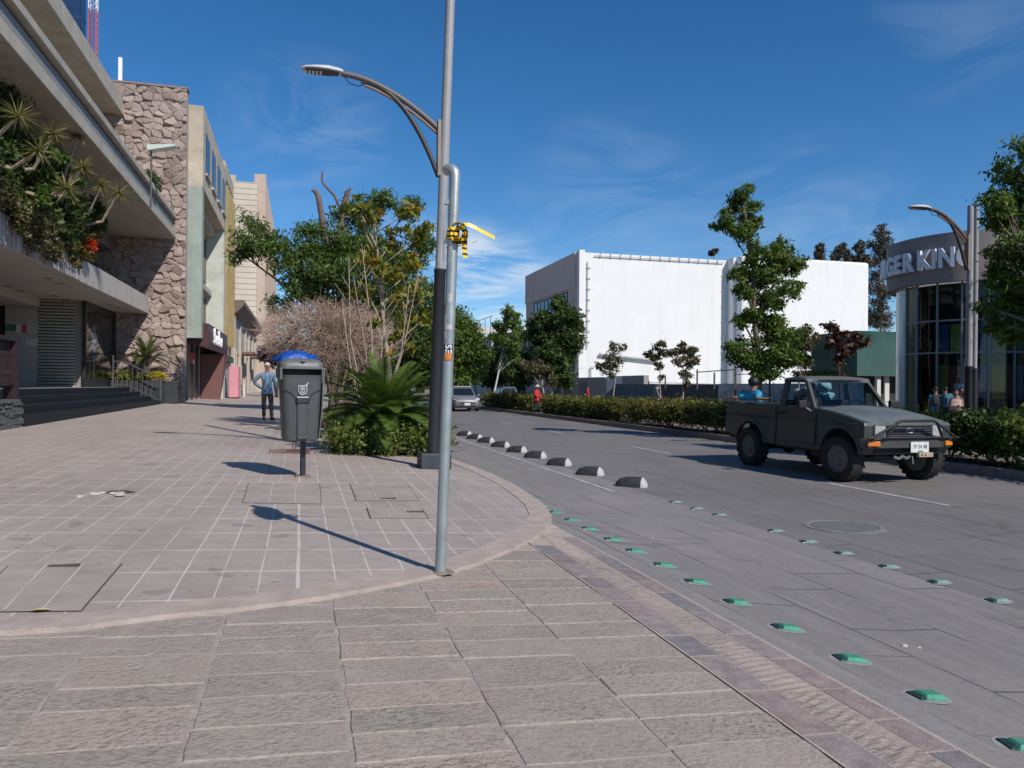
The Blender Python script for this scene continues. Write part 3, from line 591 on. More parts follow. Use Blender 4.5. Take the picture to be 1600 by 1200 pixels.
idx = np.arange(len(gz) * nx).reshape(len(gz), nx); f.f = [tuple(q) for q in np.stack([idx[:-1, :-1], idx[:-1, 1:], idx[1:, 1:], idx[1:, :-1]], -1).reshape(-1, 4).tolist()]
m, t, b = base_mat('rubble_stone'); at_ = N(t, 'Attribute', attribute_name='stone_tint'); o3 = vmap(t)
c = mixrgb(t, at_.outputs['Fac'], (0.215, 0.16, 0.143), (0.37, 0.295, 0.262)); c = mixrgb(t, ramp(t, noise(t, o3, 0.5, 4), 0.4, 0.65, 0, 0.55), c, (0.40, 0.32, 0.28)); c = mixrgb(t, ramp(t, noise(t, o3, 9, 5), 0.5, 0.75, 0, 0.5), c, (0.17, 0.125, 0.12))
t.links.new(c, b.inputs['Base Color']); b.inputs['Roughness'].default_value = 0.9; bump(t, b, noise(t, o3, 35, 5, 0.65), 0.5, 0.02)
t_ = thing('stone_wall', 'tall pinkish rubble stone wall rising above the terrace building', 'wall', (-9, 33.4, 0.5), world=True)
o = obj('stone_face', f, m, t_); at2 = o.data.attributes.new('stone_tint', 'FLOAT', 'POINT'); at2.data.foreach_set('value', tt.ravel().astype(np.float32))
f = MB(); f.box2((-13.6, 33.42, 0.2), (-4.52, 33.88, 13.36)); obj('wall_core', f, M('stone_wall_edge', (0.33, 0.28, 0.25), 0.9, 0.2, 6, 0.5, 25), t_)
f = MB(); f.box2((-13.6, 33.3, 13.361), (-4.47, 33.9, 13.43)); obj('coping', f, M('stone_coping', (0.26, 0.18, 0.16), 0.9, 0.2, 5), t_)
v = on_y(188, 33.6, 130); f = MB(); f.box((v.x, 33.6, 13.43 + 0.5), (0.13, 0.13, 1.0)); f.box((v.x, 33.6, 13.46), (0.2, 0.2, 0.06)); o = obj('white_post', f, M('white_pvc', (0.8, 0.8, 0.8), 0.5, 0.05)); tag(o, 'short white post standing on top of the rubble stone wall', 'post')
# flood light
v = on_x(236, -4.8, 292); t_ = thing('flood_light', 'small white flood light on a thin pole at the edge of the middle slab', 'light', (v.x, v.y, 7.3), world=True)
f = MB(); f.tube([(v.x, v.y, 7.3), (v.x, v.y, 9.2)], 0.03, 8); obj('pole', f, IRON, t_)
f = MB(); f.loft([[(v.x - 0.1, v.y - .2, 9.12), (v.x + 0.75, v.y - .2, 9.33), (v.x + 0.75, v.y + .2, 9.33), (v.x - .1, v.y + .2, 9.12)], [(v.x - 0.1, v.y - .2, 9.3), (v.x + 0.75, v.y - .2, 9.4), (v.x + 0.75, v.y + .2, 9.4), (v.x - .1, v.y + .2, 9.3)]]); obj('lamp_head', f, M('pale_lamp', (0.5, 0.58, 0.54), 0.4, 0.05), t_)
# ------------------------------------------------------------------ glass tower and radio mast far behind
v = at(131, 70, 130); t_ = thing('glass_tower', 'blue mirrored glass tower rising behind the concrete roof slab', 'tower', (v.x - 14, v.y + 8, 0), world=True)
m, t, b = base_mat('blue_glass'); n = brick_nodes(t, vmap(t, (1, 1, 1), (R(90), 0, 0)), 2.6, 3.4, 0.05, 0.0); t.links.new(mixrgb(t, n.outputs['Fac'], (0.02, 0.045, 0.11), (0.01, 0.02, 0.05)), b.inputs['Base Color']); b.inputs['Roughness'].default_value = 0.12
def rotbox(mb, c, d, rz): return mb.box(c, d, rz)
f = MB(); rotbox(f, (v.x - 14.2, v.y + 1, 45), (28, 2, 90), 0.0); obj('glass_facade', f, m, t_)
f = MB()
for k in range(12): f.box((v.x - 14.2, v.y + 1, 4 + 7.4 * k), (28.1, 2.1, 0.25))
obj('floor_band', f, M('tower_band', (0.03, 0.05, 0.10), 0.4, 0.1), t_)
v = at(145, 95, 95); t_ = thing('radio_mast', 'thin red and white lattice radio mast behind the roof slab', 'mast', (v.x, v.y, 30), world=True)
for nm, za, zb_, mm in (('white_section', 30, v.z + 0.0, 'w'), ('red_section', v.z, v.z + 6.3, 'r'), ('white_section', v.z + 6.3, v.z + 12, 'w')):
    f = MB(); s2 = 0.42; cs = [(v.x + sx * s2, v.y + sy * s2) for sx, sy in ((-1, -1), (1, -1), (1, 1), (-1, 1))]
    for x, y in cs: f.tube([(x, y, za), (x, y, zb_)], 0.06, 5)
    z = za; 
    while z < zb_ - 0.01:
        for i in range(4):
            a, c2 = cs[i], cs[(i + 1) % 4]; f.tube([(*a, z), (*c2, min(z + 0.8, zb_))], 0.035, 4); f.tube([(*a, z), (*c2, z)], 0.03, 4)
        z += 0.8
    obj(nm, f, M('mast_white', (0.7, 0.7, 0.72), 0.5, 0.1) if mm == 'w' else M('mast_red', (0.45, 0.12, 0.12), 0.5, 0.1), t_)
# ------------------------------------------------------------------ green fronted building with shop
TEAL = M('pale_green_render', (0.30, 0.355, 0.315), 0.85, 0.2, 1.3, 0.2, 40, dirt=.6); CREAM = M('cream_render', (0.44, 0.39, 0.31), 0.85, 0.2, 1.2, 0.2, 40, dirt=.6)
B = thing('green_building', 'narrow pale green building with recessed bay and maroon shop sign', 'building', (-5, 39, 0.5), world=True)
part('side_fin', [((-6.5, 33.92, 3.4), (-3.97, 34.5, 9.6))], TEAL); part('side_fin', [((-6.5, 43.2, 0.3), (-3.97, 43.9, 9.6))], M('pale_mint_render', (0.46, 0.48, 0.42), 0.85, 0.18, 1.3), bev=0.0)
part('upper_storey', [((-8, 33.92, 9.602), (-3.95, 43.92, 12.95))], CREAM); part('recessed_wall', [((-8, 34.5, 3.4), (-4.85, 43.2, 9.6))], CREAM)
part('ledge', [((-4.84, 34.52, 6.1), (-4.55, 43.18, 6.35)), ((-4.84, 34.52, 9.2), (-4.4, 43.18, 9.598))], CREAM)
for y in (35.4, 37.4, 39.4, 41.4):
    for z0, z1 in ((4.2, 5.9), (6.8, 8.9)):
        w = part('window', [((-4.9, y, z0), (-4.82, y + 1.3, z1))], DGLASS); part('frame', [((-4.84, y - 0.08, z0 - 0.08), (-4.78, y, z1 + 0.08)), ((-4.84, y + 1.3, z0 - 0.08), (-4.78, y + 1.38, z1 + 0.08)), ((-4.84, y, z0 - .08), (-4.78, y + 1.3, z0)), ((-4.84, y + .6, z0), (-4.79, y + .68, z1))], M('wood_frame', (0.22, 0.17, 0.13), 0.7, 0.2), w)
for y in (34.8, 37.2, 39.6, 42.0):
    w = part('window', [((-4.0, y, 10.4), (-3.93, y + 1.4, 12.1))], DGLASS); part('sill', [((-4.0, y - 0.1, 10.3), (-3.86, y + 1.5, 10.395))], CREAM, w)
# shop front
f = MB(); f.loft([[(-4.9, y, 3.35), (-3.9, y, 3.05), (-3.75, y, 3.0), (-3.75, y, 4.05), (-4.9, y, 4.1)] for y in (34.55, 43.1)]); obj('shop_fascia', f, M('maroon_fascia', (0.075, 0.032, 0.035), 0.45, 0.15, 4), B)
rr = random.Random(12); yy = 36.2
for k in range(6):       # looped handwritten lettering
    hgt = 0.62 if k in (0, 3) else 0.34; pts = [(-3.70, yy, 3.32)]
    for q in range(1, 9):
        a = q / 8 * 2 * math.pi; pts.append((-3.70, yy + 0.30 * q / 8 + 0.14 * math.sin(a), 3.32 + hgt * (0.5 - 0.5 * math.cos(a))))
    f = MB(); f.tube(pts, 0.05, 6); yy += 0.62; obj('letter', f, M('white_letter', (0.8, 0.8, 0.8), 0.4, 0.03), B)
part('shop_back', [((-7.0, 34.5, 0.5), (-5.9, 43.2, 3.4))], DARKM)
part('shop_window', [((-4.95, 34.6, 0.55), (-4.9, 36.0, 3.3)), ((-4.95, 37.6, 0.55), (-4.9, 41.0, 3.3))], DGLASS, split=True)
part('mullion', [((-4.98, y, 0.5), (-4.86, y + 0.09, 3.35)) for y in (34.52, 36.0, 37.5, 39.2, 41.0)], M('pale_mullion', (0.36, 0.36, 0.34), 0.5, 0.1), split=True)
f = MB(); f.box((-4.87, 38.4, 2.7), (0.03, 1.3, 0.5)); o = obj('red_poster', f, M('red_poster', (0.5, 0.04, 0.04), 0.6, 0.2, 8), B)
f = MB(); f.box((-4.866, 38.75, 2.55), (0.03, 0.5, 0.2)); obj('white_poster', f, M('white_poster', (0.75, 0.75, 0.75), 0.6, 0.05), B)
f = MB(); f.loft([[(-4.85, 41.3, 0.45), (-3.95, 41.3, 0.45), (-3.72, 41.3, 3.0), (-4.85, 41.3, 3.0)], [(-4.85, 43.15, 0.45), (-4.25, 43.15, 0.45), (-3.72, 43.15, 3.0), (-4.85, 43.15, 3.0)]]); obj('slanted_pier', f, M('maroon_pier', (0.16, 0.075, 0.07), 0.6, 0.12), B)
# yellow finned building
YEL = M('yellow_render', (0.36, 0.275, 0.125), 0.85, 0.2, 1.6, dirt=.5)
B = thing('yellow_building', 'narrow building with ochre vertical fins and a metal shutter at street level', 'building', (-5, 46, 0.5), world=True)
part('wall', [((-8, 43.93, 0.3), (-4.15, 49.2, 12.7))], M('yellow_building_wall', (0.50, 0.46, 0.37), 0.85, 0.1, 2)); part('parapet', [((-8, 43.95, 12.71), (-4.0, 49.2, 13.5))], CREAM)
for i in range(6):
    y = 43.98 + i * 0.9; part('fin', [((-4.15, y, 3.7), (-3.85, y + 0.32, 12.2))], YEL)
for i in range(5):
    y = 44.3 + i * 0.9
    for z in (4.5, 7.0, 9.5): part('window', [((-4.18, y, z), (-4.13, y + 0.58, z + 1.5))], DGLASS)
m, t, b = base_mat('metal_shutter'); wv = N(t, 'TexWave', wave_type='BANDS', bands_direction='Z', Scale=3.2); t.links.new(vmap(t), wv.inputs['Vector']); t.links.new(mixrgb(t, wv.outputs['Fac'], (0.30, 0.29, 0.28), (0.50, 0.49, 0.47)), b.inputs['Base Color']); bump(t, b, wv.outputs['Fac'], 0.8, 0.04); b.inputs['Roughness'].default_value = 0.5
part('shutter', [((-4.2, 44.4, 0.3), (-4.09, 48.7, 2.75))], m); part('shutter_box', [((-4.15, 44.2, 2.76), (-3.9, 48.9, 3.1))], M('dark_canopy', (0.10, 0.085, 0.08), 0.7, 0.2))
part('door_pier', [((-4.15, 43.95, 0.3), (-3.98, 44.35, 2.75))], M('white_pier', (0.6, 0.58, 0.55), 0.8, 0.1))
# old stone house with cornice
OLD = M('old_stone_front', (0.42, 0.37, 0.32), 0.9, 0.22, 1.3, 0.4, 12)
B = thing('old_stone_house', 'low old stone house with a dark projecting cornice beyond the yellow building', 'building', (-5, 60, 0.5), world=True)
part('wall', [((-9, 49.25, 0.2), (-4.0, 72.4, 5.7))], OLD)
f = MB(); f.loft([[(-4.6, y, 5.7), (-3.95, y, 5.7), (-3.6, y, 6.05), (-3.35, y, 6.35), (-3.35, y, 6.6), (-4.6, y, 6.6)] for y in (49.25, 72.4)]); obj('cornice', f, M('dark_cornice', (0.17, 0.125, 0.105), 0.9, 0.2, 3), B)
for y in (51.5, 56, 60.5, 65, 69.5):
    d_ = part('door', [((-4.06, y, 0.3), (-3.97, y + 1.4, 3.4))], M('dark_wood', (0.07, 0.05, 0.04), 0.7, 0.3, 8, streak=True)); part('door_frame', [((-4.02, y - .25, .3), (-3.9, y, 3.7)), ((-4.02, y + 1.4, .3), (-3.9, y + 1.65, 3.7)), ((-4.02, y, 3.4), (-3.9, y + 1.4, 3.7))], M('carved_stone', (0.47, 0.41, 0.35), 0.9, 0.15, 4), d_)
part('awning', [((-4.0, 55, 3.55), (-3.1, 58.5, 3.72)), ((-4.0, 63.5, 3.6), (-3.0, 67, 3.75))], M('rust_awning', (0.19, 0.11, 0.08), 0.8, 0.2), split=True); part('stone_pilaster', [((-4.0, y, 0.2), (-3.86, y + 0.5, 5.69)) for y in (49.5, 54.2, 59.2, 63.0, 68.0, 71.8)], OLD, split=True)
# cream tower block with grooved side wall
m, t, b = base_mat('grooved_cream_wall'); n = brick_nodes(t, vmap(t, (1, 1, 1), (R(90), 0, 0)), 40, 0.5, 0.03, 0.0); c = mixrgb(t, ramp(t, noise(t, vmap(t), 0.4, 5), 0.35, 0.65), (0.50, 0.43, 0.345), (0.60, 0.53, 0.43)); t.links.new(mixrgb(t, n.outputs['Fac'], c, (0.25, 0.22, 0.18)), b.inputs['Base Color']); b.inputs['Roughness'].default_value = 0.85; bump(t, b, mul(t, n.outputs['Fac'], -1.0), 0.5, 0.04)
B = thing('cream_block', 'tall cream block with horizontal grooves on its blank side wall', 'building', (-9, 85, 0.5), world=True)
part('side_wall', [((-16, 72.6, 0.2), (-3.9, 73.4, 19.6))], m); part('rear_block', [((-16, 73.45, 0.2), (-4.3, 108, 19.2))], CREAM)
PINKC = M('pinkish_render', (0.47, 0.37, 0.31), 0.85, 0.1, 1.5)
part('front_screen', [((-4.2, 73.42, 0.2), (-3.2, 74.2, 20.6))] + [((-4.25, 75.2 + i * 2.3, 0.2), (-3.2, 76.1 + i * 2.3, 20.4)) for i in range(14)], PINKC)
part('window_strip', [((-4.35, 74.2, 3), (-4.22, 107, 19))], DGLASS)
part('roof_box', [((-8.5, 76, 19.2), (-6, 80, 21))], CREAM)
# small pavement things in front of the shops
t_ = thing('pink_sign_board', 'pink sign board standing on the pavement beside the metal shutter', 'sign', (-3.55, 45.3, 0.73)); f = MB(); f.box((0, 0, 0.9), (0.5, 1.4, 1.7)); obj('board', f, M('pink_board', (0.58, 0.25, 0.30), 0.6, 0.1), t_, bev=0.03); f = MB(); f.box((0, -0.5, 0.05), (0.5, 0.1, 0.1)); f.box((0, 0.5, 0.05), (0.5, 0.1, 0.1)); obj('feet', f, IRON, t_)
t_ = thing('sandwich_board', 'small white framed board on the pavement beyond the pink sign', 'sign', (-3.3, 49.5, 0.72)); f = MB(); f.box((0, 0, 0.45), (0.06, 0.7, 0.9)); obj('board', f, M('board_face', (0.35, 0.28, 0.24), 0.6, 0.2), t_); f = MB()
for a in ((0, -0.36, .45, .08, .05, .95), (0, .36, .45, .08, .05, .95), (0, 0, .93, .08, .77, .05)): f.box(a[:3], a[3:])
obj('frame', f, M('white_pier', (0.6, 0.58, 0.55)), t_)
# ------------------------------------------------------------------ street furniture on the pavement
GALV = M('galvanised_steel', (0.36, 0.40, 0.40), 0.42, 0.16, 5, 0.05, 60, metal=0.55)
DARKST = M('dark_pole_paint', (0.022, 0.025, 0.032), 0.45, 0.25, 12)
ARMP = M('bronze_arm_paint', (0.12, 0.105, 0.10), 0.5, 0.15, 6)
# sign post with a hooked top, its disc seen edge-on
b0 = on_walk(688, 894); t_ = thing('sign_post', 'grey galvanised sign post with hooked top and edge-on disc, nearest the camera', 'sign post', b0, world=True)
lean = Vector((0.030, 0, 1)); top = at(711, 275, (b0 - Vector((0, 0, CAMZ))).dot(FWD)); ax = (top - b0)
view = Vector((b0.x, b0.y, 0)).normalized(); side = Vector((view.y, -view.x, 0))           # to the right as seen from the street
hk = (-side * 0.9 + view * 0.9).normalized()
pts = [b0 - ax * 0.01, b0 + ax * 0.5, top] + [top + Vector((0, 0, 0.05 * math.sin(a))) + hk * 0.05 * (1 - math.cos(a)) for a in np.linspace(0.3, 1.57, 6)]
pts += [pts[-1] + hk * 0.03]
f = MB(); f.tube(pts, 0.0345, 18); obj('pole', f, GALV, t_, smooth=True)
dn = side; dc = b0 + ax * 0.885 - side * 0.062; M3 = Matrix((dn.cross(UPV), UPV, dn)).transposed()
def disc(mb, c, r, th, n=32): mb.loft([[c + M3 @ Vector((r * math.cos(a), r * math.sin(a), h)) for a in np.linspace(0, 2 * math.pi, n + 1)[:-1]] for h in (-th / 2, th / 2)])
f = MB(); disc(f, dc, 0.25, 0.004); obj('sign_plate', f, M('sign_back_grey', (0.33, 0.34, 0.35), 0.45, 0.1, metal=0.4), t_)
f = MB()
for dz in (0.12, -0.12): f.box(dc + side * 0.032 + Vector((0, 0, dz)), (0.03, 0.06, 0.03), math.atan2(view.y, view.x) + 0)
obj('clamps', f, GALV, t_)
f = MB(); f.box((b0.x, b0.y, b0.z + 0.002), (0.14, 0.12, 0.012), 0.3); obj('base_plate', f, M('rusty_base_plate', (0.22, 0.17, 0.14), 0.8, 0.3, 20), t_)
def on_pole(py, lo=0.0): return b0 + ax * ((893 - py) / (893 - 275.0))
def sticker(py0, py1, m, a0, a1, name, r=0.0352):
    f = MB(); mid = math.atan2(-view.y, -view.x); cs = [mid + a0 + (a1 - a0) * k / 8 for k in range(9)]
    rings = []
    for py in (py0, py1):
        p = on_pole(py); rings.append([p + Vector((math.cos(a), math.sin(a), 0)) * r for a in cs])
    for k in range(8): f.quad(rings[0][k], rings[0][k + 1], rings[1][k + 1], rings[1][k])
    return obj(name, f, m, t_)
sticker(538, 563, M('black_sticker', (0.015, 0.015, 0.015), 0.5, 0.1), -1.0, 0.75, 'sticker')
# upper half carries turned letters, lower half an orange panel
sticker(552, 562, M('orange_sticker', (0.62, 0.20, 0.04), 0.5, 0.15, 20), -0.85, 0.62, 'orange_panel', 0.0357)
tf = bpy.data.curves.new('lettering', 'FONT'); tf.body = 'SE'; tf.size = 0.058; tf.extrude = 0.0006; tf.offset = 0.0012; tf.align_x = 'CENTER'; tf.align_y = 'CENTER'
to = bpy.data.objects.new('lettering', tf); C.objects.link(to); bpy.context.view_layer.update(); me = bpy.data.meshes.new_from_object(to.evaluated_get(bpy.context.evaluated_depsgraph_get())); bpy.data.objects.remove(to)
p = on_pole(545.2); f = MB(); mid = math.atan2(-view.y, -view.x) - 0.1
vs = []
for v in me.vertices:      # letters turned on their side, running down the pole and bent round it
    x, y = v.co.x, v.co.y; a = mid + y / 0.036; vs.append(p + Vector((math.cos(a) * (0.0358 + v.co.z), math.sin(a) * (0.0358 + v.co.z), -x)))
f.add(vs, [tuple(q.vertices) for q in me.polygons]); obj('lettering', f, M('white_letter', (0.8, 0.8, 0.8), 0.4, 0.03), t_)
for py0, py1, a0, a1 in ((459, 473, -0.35, 0.35), (491, 510, -1.15, -0.55), (507, 515, -1.1, 0.5), (517, 528, -1.05, -0.5)): sticker(py0, py1, M('torn_paper', (0.5, 0.47, 0.46), 0.7, 0.15, 15), a0, a1, 'torn_sticker')
# caution tape
m, t, b = base_mat('caution_tape'); wv = N(t, 'TexWave', wave_type='BANDS', bands_direction='Z', Scale=9.0); wv.inputs['Distortion'].default_value = 2.0; t.links.new(vmap(t), wv.inputs['Vector'])
t.links.new(mixrgb(t, ramp(t, wv.outputs['Fac'], 0.62, 0.66), (0.80, 0.55, 0.03), (0.03, 0.025, 0.015)), b.inputs['Base Color']); b.inputs['Roughness'].default_value = 0.35
TAPE = m; YTAPE = M('yellow_tape', (0.85, 0.62, 0.05), 0.35, 0.12, 20)
f = MB(); rr = random.Random(6); k0 = on_pole(366) + side * 0.035 - view * 0.03
def ribbon(mb, pts, w, wd):
    pts = [Vector(p) for p in pts]; L = [p + Vector(wd) * w / 2 for p in pts]; Q = [p - Vector(wd) * w / 2 for p in pts]
    th = Vector((0.0009, 0.0009, 0))
    for i in range(len(pts) - 1): mb.quad(L[i], L[i + 1], Q[i + 1], Q[i])
for i in range(12):
    a = rr.uniform(0, 6.28); r_ = rr.uniform(0.03, 0.075); ribbon(f, [k0 + side * (r_ * math.cos(a + q) * 0.9) + Vector((0, 0, r_ * math.sin(a + q))) + view * rr.uniform(-.03, .03) for q in np.linspace(0, rr.uniform(2.5, 5), 9)], 0.045, view * rr.uniform(.6, 1) + Vector((0, 0, rr.uniform(-.5, .5))) + side * rr.uniform(-.4, .4))
for i in range(3): ribbon(f, [on_pole(362 + 4 * i) + (Vector((math.cos(q), math.sin(q), 0)) * 0.039) for q in np.linspace(0, 6.4, 17)], 0.04, Vector((0, 0, 1)) + side * 0.2)
t2 = thing('caution_tape', 'yellow and black caution tape knotted round the galvanised sign post', 'tape', k0, world=True); obj('knot', f, TAPE, t2)
f = MB(); e = k0 + side * 0.01
ribbon(f, [e + Vector((0, 0, 0.055)) , e + side * 0.05 + Vector((0, 0, 0.058)), e + side * 0.10 + Vector((0, 0, 0.04)) + view * .01, e + side * 0.16 + Vector((0, 0, 0.006)), e + side * 0.215 + Vector((0, 0, -0.022)) - view * .01], 0.024, Vector((0, 0, 1)) + view * 0.35)
obj('loose_end', f, YTAPE, t2)
f = MB(); ribbon(f, [e + Vector((0, 0, -0.03)) + side * 0.03, e + side * 0.026 + Vector((0, 0, -0.09)), e + side * 0.034 + Vector((0, 0, -0.15))], 0.032, side + view * 0.3); obj('hanging_end', f, TAPE, t2)
f = MB(); ribbon(f, [e + Vector((0, 0, -0.02)) + side * 0.03, e + side * 0.07 + Vector((0, 0, -0.06)), e + side * 0.10 + Vector((0, 0, -0.045)), e + side * 0.09 + Vector((0, 0, -0.015))], 0.035, view + Vector((0, 0, .3))); obj('folded_end', f, YTAPE, t2)
# lamp posts
def street_lamp(pb, label, ztop, zarm, L, lean, base=True, sleeve=2.80, twin=False, yaw=0.0):
    t_ = thing('street_lamp', label, 'street lamp', pb, yaw, group='curved arm street lamps'); 
    P = lambda z, dx=0.0, dy=0.0: (lean * z + dx, dy, z)
    f = MB(); f.tube([P(0.0), P(zarm - 0.75), P(zarm - 0.70), P(ztop)], [0.078, 0.070, 0.070, 0.064], 20); obj('pole', f, M('grey_pole_paint', (0.30, 0.30, 0.31), 0.45, 0.1, 4), t_, smooth=True)
    if twin:
        f = MB(); f.tube([P(0, 0.17), P(ztop, 0.17)], 0.05, 14); obj('pole', f, MATS['grey_pole_paint'], t_, smooth=True)
    f = MB(); f.tube([P(0.0), P(sleeve), P(sleeve + 0.01), P(sleeve + 0.05)], [0.088, 0.083, 0.09, 0.09], 20)
    if twin: f.tube([P(0, .17), P(sleeve, 0.17)], 0.07, 14)
    obj('sleeve', f, DARKST, t_, smooth=True)
    if base:
        f = MB(); f.box((0.02, 0, 0.11), (0.43, 0.43, 0.22)); obj('base_box', f, M('slate_base_box', (0.04, 0.048, 0.058), 0.5, 0.2, 8), t_, bev=0.012)
    f = MB(); f.box(P(zarm - 0.40, -0.085), (0.05, 0.13, 0.80)); obj('mounting_plate', f, M('tan_plate', (0.24, 0.215, 0.18), 0.5, 0.15), t_, bev=0.006)
    def arc(x0, z0, x1, z1, bulge, n=12):
        out = []
        for k in range(n + 1):
            u = k / n; out.append((x0 + (x1 - x0) * u, 0, z0 + (z1 - z0) * (1 - (1 - u) ** 2) if bulge else z0 + (z1 - z0) * u))
        return out
    x0 = P(zarm)[0] - 0.1
    tip = (-L + 0.42, zarm + 0.52)
    f = MB(); up = [(x0 + (tip[0] - x0) * u, 0, zarm - 0.12 + (tip[1] - zarm + 0.12) * (1 - (1 - u) ** 1.8)) for u in np.linspace(0, 1, 14)]
    f.tube(up, 0.042, 10); obj('arm', f, ARMP, t_, smooth=True)
    f = MB(); lo = [(x0 + (tip[0] * 0.80 - x0) * u, 0, zarm - 0.80 + (up[11][2] - 0.07 - zarm + 0.80) * (1 - (1 - u) ** 2.3)) for u in np.linspace(0, 1, 14)]
    f.tube(lo, [0.036] * 10 + [0.03, 0.026, 0.022, 0.015], 10); obj('brace', f, M('dark_brace_paint', (0.05, 0.045, 0.045), 0.5, 0.15), t_, smooth=True)
    f = MB(); f.tube([(p[0], 0, p[2] - 0.085) for p in up[:11]], 0.02, 8); obj('conduit', f, M('copper_conduit', (0.20, 0.12, 0.085), 0.5, 0.15), t_, smooth=True)
    hd = MB(); hx, hz = tip[0] + 0.02, tip[1]
    secs = [(0.0, .05, .045), (-0.06, .08, .06), (-0.2, .12, .075), (-0.36, .125, .06), (-0.5, .10, .04), (-0.56, .05, .02)]
    hd.loft([[(hx + sx, w * math.cos(a), hz + 0.01 + 0.008 * sx + (h * math.sin(a) if math.sin(a) > 0 else 0.35 * h * math.sin(a))) for a in np.linspace(0, 2 * math.pi, 17)[:-1]] for sx, w, h in secs]); h_ = obj('lamp_head', hd, M('lamp_housing', (0.50, 0.52, 0.53), 0.35, 0.08), t_, smooth=True)
    f = MB(); f.loft([[(hx + sx, w * 0.92 * math.cos(a), hz - 0.012 + 0.03 * 0 + 0.014 * math.sin(a) + 0.008 * sx) for a in np.linspace(0, 2 * math.pi, 17)[:-1]] for sx, w, h in secs[1:5]]); obj('lens_tray', f, M('lamp_underside', (0.075, 0.072, 0.07), 0.5, 0.1), h_, smooth=True)
    f = MB()
    for i in range(5):
        for j in (-1, 0, 1): f.ball((hx - 0.30 - 0.05 * i, 0.05 * j * (1 - i * 0.08), hz - 0.028 + 0.008 * (-.3 - .05 * i)), (0.017, 0.015, 0.012), 8, 5)
    obj('led_lenses', f, M('led_lens', (0.75, 0.76, 0.75), 0.2, 0.05), h_, smooth=True)
    f = MB(); f.tube([(hx + 0.02, 0.03, hz - 0.03), (hx + 0.1, 0.05, hz - 0.11), (hx + 0.22, 0.05, hz - 0.13), (hx + 0.33, 0.02, hz - 0.09)], 0.006, 5); obj('cable', f, DARKM, t_)
    return t_
pb = on_walk(676, 731); street_lamp(pb, 'tall street lamp with dark sleeve and base box beside the planted bed', 8.3, 4.98, 1.74, 0.030)
pr = at(1513, 604, 17.6); pr.z = 0.10; street_lamp(pr, 'distant twin-tube street lamp on the median in front of the round glass shop', 5.62, 4.95, 1.55, 0.004, base=False, sleeve=1.9, twin=True)
# litter bin
pbn = on_walk(465, 745); face = math.atan2(-pbn.y, -pbn.x) + math.pi / 2 + R(9)
t_ = thing('litter_bin', 'dark grey hooded litter bin on a single post, stuffed with a blue bag', 'litter bin', pbn, face)   # local -y faces the street
GREY = M('bin_plastic', (0.066, 0.072, 0.074), 0.48, 0.14, 5, 0.04, 120); GREYL = M('bin_plastic_light', (0.115, 0.122, 0.122), 0.45, 0.12, 6)
def rrect(w, d, r, z, n=4, dy=0.0, dx=0.0):
    out = []
    for cx, cy, a0 in ((w / 2 - r, d / 2 - r, 0), (-w / 2 + r, d / 2 - r, 90), (-w / 2 + r, -d / 2 + r, 180), (w / 2 - r, -d / 2 + r, 270)):
        for k in range(n + 1):
            a = R(a0 + 90 * k / n); out.append((dx + cx + r * math.cos(a), dy + cy + r * math.sin(a), z))
    return out
f = MB(); f.loft([rrect(.30, .25, .06, .44, dy=-.12), rrect(.385, .30, .07, .455, dy=-.12), rrect(.40, .32, .07, .50, dy=-.12), rrect(.455, .36, .075, 1.10, dy=-.12), rrect(.47, .37, .075, 1.20, dy=-.12)]); obj('body', f, GREY, t_, smooth=True)
f = MB(); f.loft([[(x * 1.0, y, z) for x, y, z in rrect(.29, .02, .009, zz, dy=yy)] for zz, yy in ((.50, -.286), (1.02, -.302))])
sh = MB()      # raised centre rib
sh.loft([[(-.068, y0, z), (-.05, y0 - .028, z), (.05, y0 - .028, z), (.068, y0, z)] for z, y0 in ((.47, -.272), (.90, -.290))]); obj('front_rib', sh, GREY, t_, bev=0.006)
f = MB(); f.box((0, -.318, .925), (.135, .03, .075)); obj('grip', f, M('bin_dark_recess', (0.03, 0.033, 0.035), 0.5, 0.1), t_, bev=0.01)
f = MB(); f.box((0, -.325, .958), (.13, .03, .014)); obj('pale_bar', f, M('bin_print', (0.45, 0.46, 0.46), 0.5, 0.1), t_)
f = MB()
for sg in (-1, 1):
    f.tube([(sg * .075, -.292, .885), (sg * .085, -.297, .955), (sg * .12, -.302, 1.0), (sg * .175, -.300, 1.03), (sg * .215, -.285, 1.045)], 0.007, 6)
obj('shoulder_groove', f, MATS['bin_dark_recess'], t_, smooth=True)
f = MB()
for sg in (-1, 1): f.loft([[(sg * (.235 - .03 * u), -.17 - .04 * v_, z) for u, v_ in ((0, 0), (-0.35, 0), (-0.35, 1), (0, 1))] for z in (0.55, 1.15)])
# hood: arched shell open at the slot
f = MB()
def arch(w, d, z0, h, n=10, dy=-.12):
    pts = []
    return pts
f.loft([rrect(.50, .40, .08, 1.285, dy=-.115), rrect(.505, .405, .08, 1.30, dy=-.115), rrect(.49, .39, .08, 1.355, dy=-.11), rrect(.43, .34, .08, 1.392, dy=-.10), rrect(.28, .24, .08, 1.412, dy=-.09)])
obj('hood', f, GREYL, t_, smooth=True)
f = MB(); f.box2((-.252, -.10, 1.18), (-.222, .085, 1.30)); f.box2((.222, -.29, 1.12), (.252, .085, 1.30)); f.box2((-.252, -.29, 1.16), (-.226, -.10, 1.30)); f.box2((-.24, .045, 1.15), (.24, .08, 1.30)); obj('hood_sides', f, GREYL, t_, bev=0.008)
f = MB(); f.box2((-.22, -.28, 1.17), (.22, .04, 1.215)); obj('slot_interior', f, DARKM, t_)
